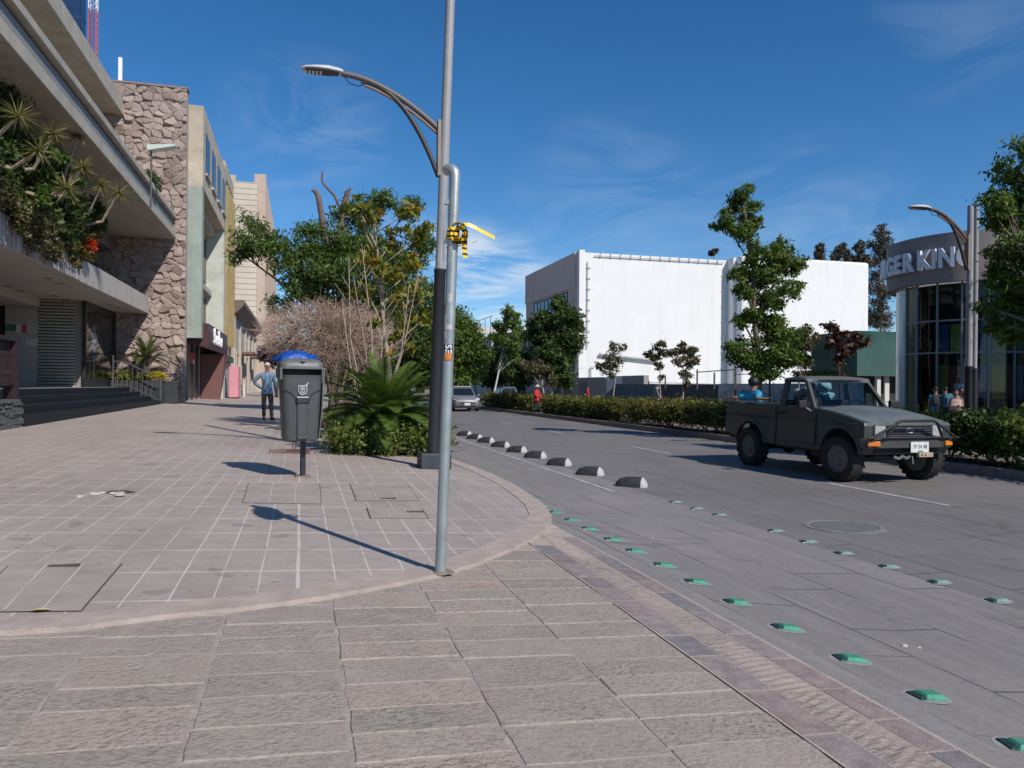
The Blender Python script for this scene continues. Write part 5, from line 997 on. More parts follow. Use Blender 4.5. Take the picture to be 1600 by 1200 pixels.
# ------------------------------------------------------------------ ordinary cars
def car(name, label, cat, loc, rz, paint, L=3.7, W=1.6, H=1.5, suv=False, rear=False):
    t_ = thing(name, label, cat, loc, rz); h = L / 2
    belt = .62 * H; hood = .60 * H if not suv else .62 * H
    st = [(-h, .42, .36, .80), (-h + .06, .46, .25, .93), (-h + .3, .49, .2, 1.0), (-.3 * h, .5, .2, 1.0), (.25 * h, .5, .2, 1.0), (.42 * h, .5, .2, 1.0), (.72 * h, .49, .2, .93), (.92 * h, .45, .22, .82), (h, .38, .3, .66)]
    f = MB(); rings = []
    for x, w, zb_, kz in st:
        w *= W; z1 = belt * kz
        rings.append([(x, -w * .9, zb_), (x, -w, zb_ + .15), (x, -w, z1 - .14), (x, -w * .93, z1 - .02), (x, -w * .6, z1 + .01), (x, 0, z1 + .025), (x, w * .6, z1 + .01), (x, w * .93, z1 - .02), (x, w, z1 - .14), (x, w, zb_ + .15), (x, w * .9, zb_)])
    f.loft(rings); obj('body', f, paint, t_, smooth=55)
    x0, x1, x2, x3 = (-h + .12, -h + .42, .12 * h, .50 * h) if not suv else (-h + .08, -h + .35, .15 * h, .45 * h)
    G = M('car_window_glass', (0.012, 0.016, 0.02), 0.06, 0.1, 2, spec=0.5)
    ringc = lambda x, z, w: [(x, -w, belt * .93), (x, -w * .98, belt), (x, w * .98, belt), (x, w, belt * .93)]
    f = MB(); tw, bw = W * .36, W * .455
    f.loft([[(x0, -bw, belt - .08), (x0, bw, belt - .08), (x3, bw, belt - .08), (x3, -bw, belt - .08)], [(x1, -tw, H - .07), (x1, tw, H - .07), (x2, tw, H - .07), (x2, -tw, H - .07)]]); obj('cabin', f, paint, t_, bev=0.03)
    Bq = [Vector(q_) for q_ in ((x0, -bw, belt - .08), (x0, bw, belt - .08), (x3, bw, belt - .08), (x3, -bw, belt - .08))]; Tq = [Vector(q_) for q_ in ((x1, -tw, H - .07), (x1, tw, H - .07), (x2, tw, H - .07), (x2, -tw, H - .07))]
    def pane(nm, k, ua, ub):
        a0, a1, c0_, c1_ = Bq[k], Bq[(k + 1) % 4], Tq[k], Tq[(k + 1) % 4]; P2 = lambda u, v: a0.lerp(a1, u).lerp(c0_.lerp(c1_, u), v); q4 = [P2(ua, .17), P2(ub, .17), P2(ub, .90), P2(ua, .90)]; n_ = (q4[1] - q4[0]).cross(q4[3] - q4[0]).normalized(); mid_ = (Bq[0] + Bq[2] + Tq[0] + Tq[2]) / 4
        if n_.dot(q4[0] - mid_) < 0: n_ = -n_
        ff_ = MB(); ff_.loft([[q_ - n_ * .01 for q_ in q4], [q_ + n_ * .008 for q_ in q4]]); obj(nm, ff_, G, t_)
    pane('rear_window', 0, .08, .92); pane('windscreen', 2, .05, .95)
    for k in (1, 3):
        for ua, ub in (((.10, .50), (.54, .93)) if k == 1 else ((.07, .46), (.50, .90))): pane('side_window', k, ua, ub)
    f = MB(); f.loft([[(x + dx, y * s, z) for x, y in ((x1 - .05, -tw), (x1 - .05, tw), (x2 + .05, tw), (x2 + .05, -tw))] for dx, s, z in ((0, 1.03, H - .085), (0, 1.02, H - .05), (0, .85, H))]); obj('roof', f, paint, t_, bev=0.03)
    f = MB()
    for sg in (-1, 1):
        f.tube([(x1 - .02, sg * tw * .86, H + .015), (x2 + .02, sg * tw * .86, H + .015)], .018, 6)
    obj('roof_rails', f, BLKP, t_)
    for sg in (-1, 1):
        f = MB(); f.ball((.44 * h, sg * (W / 2 + .07), belt + .02), (.07, .10, .07), 8, 6); obj('wing_mirror', f, paint, t_, smooth=True)
        f = MB(); f.loft([[(h * .985, sg * W * .22, belt * .60), (h * .90, sg * W * .445, belt * .74), (h * .78, sg * W * .472, belt * .86), (h * .90, sg * W * .40, belt * .85), (h * .97, sg * W * .24, belt * .70)], [(h * 1.02, sg * W * .22, belt * .60), (h * .94, sg * W * .46, belt * .74), (h * .80, sg * W * .49, belt * .86), (h * .92, sg * W * .41, belt * .87), (h * 1.0, sg * W * .24, belt * .72)]]); obj('headlight', f, LENS, t_)
        f = MB(); f.box((-h - .0, sg * W * .38, belt * .82), (.06, W * .2, .2)); obj('tail_light', f, M('red_lens', (0.45, 0.02, 0.02), 0.25, 0.1), t_, bev=0.02)
        f = MB(); f.lathe([(.07, 0), (.07, .03), (.04, .035)], (h - .06, sg * W * .34, .40), 'x', 10); obj('fog_light', f, LENS, t_)
    f = MB(); f.box((h + .005, 0, belt * .56), (.04, W * .55, .10)); f.box((h - .01, 0, .33), (.06, W * .62, .12)); gr = obj('grille', f, BLKP, t_, bev=0.015)
    f = MB(); f.box((h + .03, 0, belt * .565), (.02, W * .58, .022)); f.box((h + .04, 0, belt * .57), (.015, .16, .05)); obj('chrome_bar', f, CHROME, t_)
    f = MB(); f.box((h + .035, 0, .44), (.015, .34, .15)); f.box((-h - .02, 0, belt * .6), (.015, .34, .15)); obj('licence_plate', f, MATS['plate_white'], t_)
    for x in (.62 * h, -.62 * h):
        for y in (-W / 2 + .09, W / 2 - .09): wheel(t_, x, y, .30 if not suv else .36, .19, 0, False, CHROME)
    return t_
v = on_level(729, 643, 0.0); car('small_car', 'small grey hatchback approaching on the road beside the hedge', 'car', (v.x, v.y + 1.6, 0), R(-90), M('grey_car_paint', (0.17, 0.175, 0.20), 0.3, 0.06, 2, spec=0.6), 3.6, 1.66, 1.50)
v = on_x(968, 17.2, 612); car('suv', 'black sport utility car passing behind the median hedge', 'car', (17.4, v.y, 0), R(148), M('black_car_paint', (0.02, 0.022, 0.025), 0.25, 0.1, 2, spec=0.6), 4.5, 1.85, 1.66, suv=True)
v = on_x(700, 8.6); car('silver_car', 'silver car far down the road, half hidden by the sign post', 'car', (7.2, 62, 0), R(-90), M('silver_car_paint', (0.45, 0.46, 0.48), 0.3, 0.06, 2), 4.2, 1.7, 1.45)
v = on_x(790, 16.5, 612); car('dark_parked_car', 'dark car parked far off across the median under the trees', 'car', (16.3, v.y, 0), R(90), M('dark_blue_car_paint', (0.03, 0.04, 0.06), 0.3, 0.08, 2), 4.2, 1.7, 1.45)
# ------------------------------------------------------------------ white blank-walled building across the road
WHITE = M('white_wall_paint', (0.74, 0.74, 0.725), 0.85, 0.03, 0.7, 0.12, 30, dirt=.16); GREYR = M('warm_grey_render', (0.68, 0.545, 0.47), 0.85, 0.06, 1.2, 0.15, 30, dirt=.25)
XW = 24.0; YF = on_x(904, XW).y; YE = on_x(821, XW).y
B = thing('white_building', 'large blank white walled building with a grey street front and one wide window', 'building', (XW + 10, YF + 8, 0), world=True)
X2 = on_y(1134, YF).x; XE = on_y(1357, YF - 2.0).x; HT = 13.7
part('side_wall', [((XW + .01, YF, 0), (X2 + 1.2, YF + .5, HT - .1))], WHITE); part('street_front', [((XW, YF + .505, 0), (XW + .6, YE, HT))], GREYR); part('white_edge', [((XW - .02, YF - .03, 3.2), (XW + .5, YF + .502, HT + .12))], WHITE)
part('upper_band', [((XW - .12, YF + .9, 10.6), (XW - .005, YE, HT + .02))], GREYR)
part('projecting_wing', [((X2 + .35, YF - 2.0, 0), (XE, YF + 14, HT + .12))], WHITE, bev=0.25); part('roof', [((XW + .6, YF + .5, HT - .6), (XE, YE, HT - .3))], FARWALK)
part('pilaster', [((X2 + .05, YF - 1.1, 1.5), (X2 + .345, YF - .02, HT))], WHITE)
ya, yb = on_x(887, XW, 470).y, on_x(834, XW).y; za, zb2 = 6.6, 10.3
w = part('wide_window', [((XW - .03, ya, za), (XW - .004, yb, zb2))], M('blue_window', (0.05, 0.085, 0.15), 0.12, 0.2, 1.5))
part('mullion', [((XW - .07, ya + (yb - ya) * k / 9 - .06, za), (XW - .031, ya + (yb - ya) * k / 9 + .06, zb2)) for k in range(10)] + [((XW - .09, ya - .1, zb2), (XW - .031, yb + .1, zb2 + .12))], M('navy_mullion', (0.02, 0.03, 0.055), 0.5, 0.1), w)
y2 = on_x(897, XW, 560).y; part('door_recess', [((XW - .03, y2 - .2, .1), (XW - .004, y2 + 3.0, 3.9))], M('grey_roller_door', (0.10, 0.105, 0.115), 0.6, 0.1)); part('blue_panel', [((XW - .04, y2 + 3.6, .1), (XW - .004, y2 + 6.0, 3.3))], M('navy_panel', (0.03, 0.045, 0.09), 0.5, 0.15)); part('canopy', [((XW - 1.0, y2 - .6, 4.2), (XW - .004, y2 + 3.6, 4.35))], GREYR)
part('wall_panel', [((XW - .035, YF + 1.2, 7.4), (XW - .004, YF + 2.2, 10.2))], M('raised_render_panel', (0.60, 0.48, 0.42), 0.85, 0.06))
f = MB(); f.tube([(XW + 1.4, YF - .15, HT - .35), (X2 - .4, YF - .15, HT - .35)], .05, 6); f.tube([(XW + .75, YF - .15, 5), (XW + .75, YF - .15, HT - .9)], .05, 6)
for k in range(13): x = XW + 2 + k * (X2 - XW - 3) / 12; f.box((x, YF - .08, HT - .3), (.08, .16, .35))
for k in range(8): f.box((XW + .85, YF - .08, 5.6 + k * .95), (.35, .16, .08))
for k in range(7): f.box((X2 - .35, YF - .08, 3.5 + k * 1.45), (.35, .16, .08))
f.tube([(X2 - .35, YF - .15, 3), (X2 - .35, YF - .15, HT - .9)], .05, 6); obj('cable_track', f, M('grey_cable_track', (0.55, 0.55, 0.55), 0.6, 0.1), B)
f = MB(); f.tube([(XW + 1.9, YF - .25, 4.5), (XW + 7.6, YF - .25, 4.0)], .13, 8); f.tube([(XW + 1.1, YF - .2, 1.2), (XW + 1.1, YF - .2, 3.3), (XW + 1.5, YF - .2, 3.4)], .06, 6); f.tube([(XW + 1.2, YF - .2, 2.1), (XW + 13, YF - .2, 1.9)], .06, 6); f.tube([(X2 + .5, YF - 2.2, 1.75), (XE, YF - 2.2, 1.9)], .07, 6); f.tube([(XW + 7, YF - .2, 1.3), (X2, YF - .2, 1.9)], .05, 6); f.tube([(X2 + .5, YF - 2.2, 1.1), (XE, YF - 2.2, 1.2)], .07, 6); obj('wall_pipes', f, M('weathered_pipe', (0.45, 0.45, 0.44), 0.6, 0.15), B)
# lot wall, gate and posts along the far pavement
XL = 21.4; yy = lambda px: on_x(px, XL).y
f = MB(); f.box2((XL, yy(945), 0), (XL + 2.5, yy(893), 2.25)); o = obj('low_grey_building', f, M('plain_grey_wall', (0.33, 0.30, 0.285), 0.85, 0.08)); tag(o, 'low grey wall with a metal door beside the white building', 'wall')  # even grey shared by the low lot walls
f = MB(); f.box2((XL - .03, yy(917), 0.06), (XL - .002, yy(905), 1.9)); obj('door', f, M('brown_grey_door', (0.20, 0.175, 0.165), 0.7, 0.1), o)
f = MB(); f.box2((XL + .1, yy(971), 0), (XL + .25, yy(946), 2.3)); o = obj('white_gate', f, WHITE); tag(o, 'white gate panel between two low grey walls', 'gate')
f = MB(); f.box2((XL, yy(1006), 0), (XL + .35, yy(972), 2.3)); o = obj('grey_wall', f, MATS['plain_grey_wall']); tag(o, 'plain grey wall segment right of the white gate', 'wall')
f = MB(); f.box2((XL, yy(1121), 0), (XL + .3, yy(1007), 1.72)); o = obj('dark_stone_wall', f, M('dark_rubble', (0.10, 0.098, 0.10), 0.9, 0.6, 5, 0.6, 14)); tag(o, 'dark rubble lot wall behind the slim trees', 'wall')
t_ = thing('painted_wall', 'pale lot wall sprayed with thin scribbled lines behind the truck', 'wall', (XL, yy(1170), 0), world=True)
f = MB(); f.box2((XL, yy(1340), 0), (XL + .3, yy(1122), 1.74)); obj('wall', f, M('pale_lot_wall', (0.50, 0.50, 0.49), 0.85, 0.2, 1.6, 0.3, 20), t_)
f = MB(); rr = random.Random(21)
for k in range(11):
    y0 = rr.uniform(yy(1230), yy(1125)); pts = [(XL - .012, y0 + .55 * math.sin(a * 1.3 + k) * a / 7, .95 + .5 * math.sin(a + k * 2) * rr.uniform(.6, 1)) for a in np.linspace(0, 7, 22)]; f.tube(pts, .018, 4)
obj('scribbled_lines', f, M('faded_spray_paint', (0.16, 0.30, 0.29), 0.8, 0.3), t_)
t_ = thing('post_and_rail_fence', 'thin dark posts with a rail standing along the lot wall', 'fence', (XL - .3, yy(1080), 0), world=True)
for px, h in ((1017, 1.9), (1043, 2.15), (1093, 2.5), (1120, 2.3), (1153, 2.6), (1207, 2.3)):
    f = MB(); f.box((XL - .15, yy(px), h / 2 + .03), (.07, .07, h)); obj('post', f, IRON, t_)
f = MB(); f.tube([(XL - .15, yy(1153), 2.45), (XL - .15, yy(1093), 2.38)], .03, 5); f.tube([(XL - .15, yy(1207), 2.2), (XL - .15, yy(1153), 2.2)], .02, 5); obj('rail', f, IRON, t_)
# ------------------------------------------------------------------ round glass restaurant
TAUPE = M('taupe_cladding', (0.255, 0.222, 0.205), 0.7, 0.07, 0.8, 0.05, 30, dirt=.3)
CC = Vector((24.6, 23.5, 0)); RC = 3.0
B = thing('glass_restaurant', 'round fronted glass restaurant with a taupe fascia band and raised letters', 'building', (CC.x + 2, CC.y, 0), world=True)
def cyl(mb, r, z0, z1, a0, a1, n=48, th=0.25):
    mb.loft([[CC + Vector((rr_ * math.cos(a), rr_ * math.sin(a), z)) for rr_, z in ((r, z0), (r, z1), (r - th, z1), (r - th, z0))] for a in np.linspace(a0, a1, n)])
A0, A1 = R(95), R(275)
f = MB(); cyl(f, RC, 5.32, 7.05, A0, A1)
f.loft([[(CC.x - .1, CC.y - RC, z), (CC.x - .1 - 2.2, CC.y - 22, z), (CC.x + .3 - 2.2, CC.y - 22, z), (CC.x + .3, CC.y - RC, z)] for z in (5.32, 7.05)]); f.box2((CC.x - .3, CC.y + RC - .3, 5.33), (CC.x + 22, CC.y + RC, 7.04)); obj('fascia', f, TAUPE, B, smooth=30)
f = MB(); cyl(f, RC - .3, 7.0, 7.02, A0, A1, 32, 3.0); f.box2((CC.x - .2, CC.y - 22, 5.5), (CC.x + 20, CC.y + RC - .3, 5.6)); obj('roof', f, FARWALK, B)
m, t, b = base_mat('dark_green_glass'); b.inputs['Base Color'].default_value = (0.012, 0.022, 0.026, 1); b.inputs['Roughness'].default_value = 0.06; b.inputs['Specular IOR Level'].default_value = 0.5
BG = m; LITG = M('lit_green_glass', (0.50, 0.60, 0.56), 0.15, 0.12, 0.8); MUL = M('grey_mullion', (0.20, 0.23, 0.24), 0.4, 0.1, metal=0.3)  # pale strip: the lit reflection on its glass is put into the colour
RG = RC - .32
TINT = glass('tinted_shop_glass', (0.72, 0.82, 0.82), 0.02, 1.4)
f = MB(); cyl(f, RG, 0.45, 5.32, R(182), A1, 30, 0.02); obj('glass_wall', f, TINT, B, smooth=30)
f = MB(); cyl(f, RG, 0.45, 5.32, R(170), R(181.8), 6, 0.02); obj('tinted_glass', f, M('olive_glass', (0.085, 0.105, 0.08), 0.1, 0.4, 0.7), B, smooth=30)
f = MB(); cyl(f, RG + .02, 0.06, 5.32, R(150), R(169.8), 6, 0.03); obj('lit_glass_strip', f, LITG, B, smooth=30)
f = MB(); f.loft([[(CC.x - .1 + .25, CC.y - RC, z), (CC.x - 2.05, CC.y - 22, z), (CC.x - 2.0, CC.y - 22, z), (CC.x - .1 + .30, CC.y - RC, z)] for z in (.06, 5.32)]); obj('glass_front', f, TINT, B)
f = MB()
for a in (170, 182, 199, 216, 233, 250, 267): p = CC + Vector((math.cos(R(a)), math.sin(R(a)), 0)) * (RG + .03); f.box((p.x, p.y, 2.9), (.06, .06, 4.85), R(a))
for z in (1.9 + .9, 4.05 - .1): cyl(f, RG + .04, z, z + .06, R(170), A1, 24, 0.06)
obj('mullions', f, MUL, B)
for k in range(1, 7): f = MB(); f.box((CC.x + .15 - .1 * k * 1.3 - .05, CC.y - RC - 2.4 * k, 2.9), (.08, .08, 4.85)); obj('front_mullion', f, MUL, B)
f = MB(); cyl(f, RG - .02, 0.06, 0.45, R(170), A1, 24, 0.2); obj('plinth', f, M('restaurant_plinth', (0.15, 0.145, 0.14), 0.8, 0.1), B)
f = MB(); cyl(f, RG - 1.1, .1, 5.3, R(60), R(285), 36, 0.05); cyl(f, RG - .03, .1, 5.3, R(60), R(181), 24, 0.05); f.box2((CC.x - .2, CC.y + RG - 1.2, .1), (CC.x + 12, CC.y + RG - 1.1, 5.3)); f.box2((CC.x + 2.5, CC.y - 22, .1), (CC.x + 2.6, CC.y - RC, 5.3)); f.lathe([(RG - .15, 5.25), (RG - .15, 5.30), (.01, 5.3)], CC, n=32); f.box2((CC.x - .3, CC.y - 21, 5.25), (CC.x + 3, CC.y - RC, 5.3)); obj('interior_wall', f, M('dark_interior', (0.025, 0.027, 0.03), 0.9, 0.2), B)
cols = [(0.30, 0.27, 0.05), (0.33, 0.05, 0.05), (0.05, 0.15, 0.11), (0.05, 0.09, 0.28), (0.32, 0.30, 0.06), (0.28, 0.08, 0.05), (0.05, 0.08, 0.25)]
for i, a in enumerate((186, 200, 214, 228, 242, 256, 268)):
    for j, (z0, z1) in enumerate(((1.2, 2.4), (2.9, 3.9))):
        f = MB(); cyl(f, RG - .85, z0, z1, R(a), R(a + 12), 5, 0.03); obj('colour_panel', f, M('play_panel_' + 'abcdefg'[(i + 3 * j) % 7], cols[(i + 3 * j) % 7], 0.5, 0.2), B)
f = MB(); f.box((CC.x - 2.2, CC.y - 1.5, 1.62), (.02, .4, .22)); o = obj('menu_screen', f, M('pale_notice', (0.6, 0.72, 0.68), 0.5, 0.1), B)
f = MB(); f.loft([[(CC.x - 1.05, CC.y - 7.0, z), (CC.x - 1.7, CC.y - 14, z), (CC.x + 1.5, CC.y - 14, z), (CC.x + 1.5, CC.y - 7.0, z)] for z in (.06, 4.0)]); obj('red_entrance', f, M('dark_red_panel', (0.17, 0.02, 0.025), 0.45, 0.15), B)
# low green glass wing behind
ga, gb = on_y(1339, 36), on_y(1394, 36)
f = MB(); f.box2((ga.x, 36, 2.25), (gb.x + 6, 40, 4.75)); o = obj('green_wing', f, M('deep_green_glass', (0.035, 0.085, 0.075), 0.12, 0.3, 0.6), B)
f = MB(); f.box2((ga.x + .3, 37, 0), (gb.x + 6, 40, 2.25)); obj('dark_passage', f, M('dark_passage', (0.03, 0.035, 0.03), 0.8, 0.3), B)
f = MB(); f.box2((ga.x + 1.5, 36.2, .06), (ga.x + 1.75, 36.4, 2.25)); f.box2((ga.x + 2.2, 36.4, .06), (ga.x + 2.5, 36.5, 2.25)); obj('pillar', f, M('white_pier', (.6, .58, .55)), B)
# raised letters around the fascia
t_ = thing('letter_sign', 'raised pale grey capital letters curving round the taupe fascia of the glass restaurant', 'sign', (CC.x - 2.5, CC.y - 2.5, 5.6), world=True)
LETM = M('pale_letter_face', (0.74, 0.76, 0.80), 0.45, 0.08)
def letter(chh, ang, size=0.68):
    tf = bpy.data.curves.new('letter', 'FONT'); tf.body = chh; tf.size = size * 1.38; tf.extrude = 0.06; tf.offset = 0.034; tf.align_x = 'CENTER'; tf.resolution_u = 4
    to = bpy.data.objects.new('letter', tf); C.objects.link(to); bpy.context.view_layer.update(); me = bpy.data.meshes.new_from_object(to.evaluated_get(bpy.context.evaluated_depsgraph_get())); bpy.data.objects.remove(to)
    f = MB(); r = RC + .17
    f.add([(CC.x + (r + v.co.z) * math.cos(ang + v.co.x * .76 / r), CC.y + (r + v.co.z) * math.sin(ang + v.co.x * .76 / r), 5.83 + v.co.y) for v in me.vertices], [tuple(q.vertices) for q in me.polygons]); obj('letter', f, LETM, t_)
for chh, dg in zip('BURGERKING', (137, 146.3, 155.5, 164.5, 173, 182.3, 194, 200.8, 208.3, 218.5)): letter(chh, R(dg))
# ------------------------------------------------------------------ buildings far down the right hand side
v = on_x(800, 23); B = thing('pale_house', 'small pale green flat roofed house at the far end of the street', 'building', (25, 96, 0), world=True)
part('wall', [((22.6, 92, 0), (30, 100, 7.6))], M('pale_mint_wall', (0.50, 0.55, 0.48), 0.85, 0.08)); part('roof_room', [((22.4, 101, 0), (30, 108, 9.6))], M('pale_grey_wall', (0.50, 0.50, 0.48), 0.85, 0.08)); part('window', [((22.3, 102.5, 6.8), (22.395, 106, 8.6))], DGLASS); part('upper_window', [((22.5, 94, 4.5), (22.595, 97, 6.5))], DGLASS)
f = MB()
for y in (93, 96, 99): f.tube([(22.7, y, 7.6), (22.7, y, 10.2)], .04, 4)
f.tube([(22.7, 92, 10.2), (22.7, 100, 10.2)], .04, 4); obj('roof_frame', f, IRON, B)
B = thing('arcade_building', 'brown fronted building with tall dark doorways beyond the white building', 'building', (26, 86, 0), world=True)
part('wall', [((23.7, 82.2, 0), (32, 91.8, 7.3))], M('brown_front', (0.30, 0.24, 0.20), 0.85, 0.12)); part('cornice', [((23.4, 82.2, 7.31), (32, 91.8, 7.8))], M('rust_cornice', (0.26, 0.15, 0.11), 0.8, 0.15)); part('doorway', [((23.6, 83 + 2.2 * k, 0), (23.695, 84.3 + 2.2 * k, 4.2)) for k in range(4)], DARKM, split=True)
part('pilaster', [((23.45, 84.5 + 2.2 * k, 0), (23.699, 85.0 + 2.2 * k, 7.3)) for k in range(4)], M('pale_pilaster', (0.42, 0.36, 0.33), 0.85, 0.1), split=True)
B = thing('dark_shop_row', 'low dark shop row closing the far end of the street', 'building', (10, 150, 0), world=True)
part('wall', [((-3, 150, 0), (26, 156, 6.5))], M('brown_grey_row', (0.18, 0.165, 0.155), 0.85, 0.3, .4)); part('doorway', [((-2 + 3.4 * k, 149.9, 0), (-.4 + 3.4 * k, 149.99, 2.8)) for k in range(8)], DARKM, split=True); part('awning', [((-2.4 + 3.4 * k, 148.8, 2.9), (0 + 3.4 * k, 149.98, 3.1)) for k in range(8)], M('red_awning', (0.35, 0.09, 0.08), 0.8, 0.3), split=True)  # dull brown grey wall tone, mottled at random
# ------------------------------------------------------------------ plants
def leafmesh(name, blobs, n, size, mat, parent=None, aspect=0.5, seed=1, clus=0.24, nclus=26, shell=(0.45, 1.0), droop=0.0, upb=0.35, fold=0.18):
    g = np.random.default_rng(seed); cs = np.array([list(b_[0]) for b_ in blobs], float)
    rs_ = np.array([(b_[1],) * 3 if isinstance(b_[1], (int, float)) else b_[1] for b_ in blobs], float); wts = np.array([b_[2] if len(b_) > 2 else 1.0 for b_ in blobs]) * rs_.mean(1) ** 2; wts /= wts.sum()
    K = nclus; d = g.normal(size=(len(blobs), K, 3)); d /= np.linalg.norm(d, axis=2, keepdims=True); rad = g.uniform(shell[0], shell[1], (len(blobs), K, 1)); cc = cs[:, None] + d * rad * rs_[:, None]
    bi = g.choice(len(blobs), n, p=wts); ki = g.integers(0, K, n); off = g.normal(size=(n, 3)) * clus * rs_[bi] * np.array([1, 1, 0.8])
    p = cc[bi, ki] + off; out = p - cs[bi]; out /= (np.linalg.norm(out, axis=1, keepdims=True) + 1e-6)
    nor = out * 0.5 + g.normal(size=(n, 3)) * 0.75 + np.array([0, 0, upb]); nor /= np.linalg.norm(nor, axis=1, keepdims=True)
    ax_ = np.cross(nor, g.normal(size=(n, 3)) + out * 0.4); ax_ /= (np.linalg.norm(ax_, axis=1, keepdims=True) + 1e-6)
    if droop: ax_ = ax_ + np.array([0, 0, -droop]); ax_ /= np.linalg.norm(ax_, axis=1, keepdims=True)
    wd = np.cross(nor, ax_); wd /= (np.linalg.norm(wd, axis=1, keepdims=True) + 1e-6); L = size * np.clip(g.lognormal(-.05, .38, (n, 1)), .35, 1.6); nor2 = np.cross(ax_, wd)
    a = p - ax_ * L * .5; b_ = p + wd * L * aspect * .5 - ax_ * L * .05 + nor2 * L * fold * .5; c = p + ax_ * L * .5; e = p - wd * L * aspect * .5 - ax_ * L * .05 + nor2 * L * fold * .5
    vs = np.stack([a, b_, c, e], 1).reshape(-1, 3)
    me = bpy.data.meshes.new(name); me.vertices.add(4 * n); me.vertices.foreach_set('co', vs.ravel().astype(np.float32)); me.loops.add(4 * n); me.loops.foreach_set('vertex_index', np.arange(4 * n, dtype=np.int32)); me.polygons.add(n); me.polygons.foreach_set('loop_start', np.arange(0, 4 * n, 4, dtype=np.int32)); me.polygons.foreach_set('loop_total', np.full(n, 4, dtype=np.int32)); me.update(calc_edges=True); me.validate()
    me.materials.append(mat); o = bpy.data.objects.new(name, me); return link(o, parent)
BARK = M('grey_bark', (0.16, 0.125, 0.10), 0.9, 0.3, 12, 0.6, 30); BARKW = M('whitewashed_bark', (0.55, 0.53, 0.50), 0.85, 0.2, 10, 0.3, 30); BARKP = M('pale_bark', (0.34, 0.27, 0.215), 0.9, 0.25, 14, 0.4, 40); BARKD = M('dark_bark', (0.07, 0.055, 0.048), 0.9, 0.3, 10, 0.5, 30)
def pixblobs(spec, d, seed, dj=0.5, squash=0.9):
    g = random.Random(seed); out = []
    for s in spec:
        px, py, rp = s[:3]; r = rp * d / FPX; dd = d + (s[3] if len(s) > 3 else g.uniform(-dj, dj) * r * 1.2); c = at(px, py, dd); out.append((c, (r, r * 1.05, r * squash)))
    return out
def tree(name, label, base, blobs, n, size, lmat, bark, r0, group=None, cat='tree', seed=1, top=None, branches=True, **kw):
    base = Vector(base); t_ = thing(name, label, cat, base, world=True, group=group); f = MB()
    cs = [Vector(b_[0]) for b_ in blobs]; ztop = max(c.z for c in cs); hi = max(cs, key=lambda c: c.z); top = Vector(top) if top is not None else hi
    ax_ = [base - Vector((0, 0, .05))]; g = random.Random(seed); K = 6
    mean = sum(cs, Vector()) / len(cs)
    for k in range(1, K + 1):
        u = k / K; q = base.lerp(top, u); m_ = base.lerp(mean, u * .9); q.x = q.x * .6 + m_.x * .4 + g.uniform(-.5, .5) * r0; q.y = q.y * .6 + m_.y * .4; 
        if k == K: q = top
        ax_.append(q)
    f.tube(ax_, [r0 * (1 - .86 * (k / K) ** .8) for k in range(K + 1)], 9)
    if branches:
        for b_, c in zip(blobs, cs):
            zb_ = max(base.z + .35 * (ztop - base.z), c.z - .9 * (math.hypot(c.x - base.x, c.y - base.y) + .3)); u = min(.97, max(.12, (zb_ - base.z) / max(.1, top.z - base.z))); i = min(K - 1, int(u * K)); st = ax_[i].lerp(ax_[i + 1], u * K - i); rb = r0 * .38 * (1 - .6 * u); mid = st.lerp(c, .5) + Vector((g.uniform(-.1, .1), g.uniform(-.1, .1), g.uniform(-.05, .12))) * (c - st).length * .5
            f.tube([st, mid, c, c + (c - st).normalized() * .3 * (c - st).length * .3], [rb, rb * .7, rb * .4, rb * .12], 6)
            for q in range(3):
                rr_ = b_[1][0] if not isinstance(b_[1], (int, float)) else b_[1]; e = c + Vector((g.uniform(-1, 1), g.uniform(-1, 1), g.uniform(-.5, 1))) * rr_ * .85; f.tube([mid.lerp(c, .6), e], [rb * .35, rb * .08], 5)
    obj('trunk', f, bark, t_, smooth='all'); leafmesh('crown', blobs, n, size, lmat, t_, seed=seed, **kw); return t_
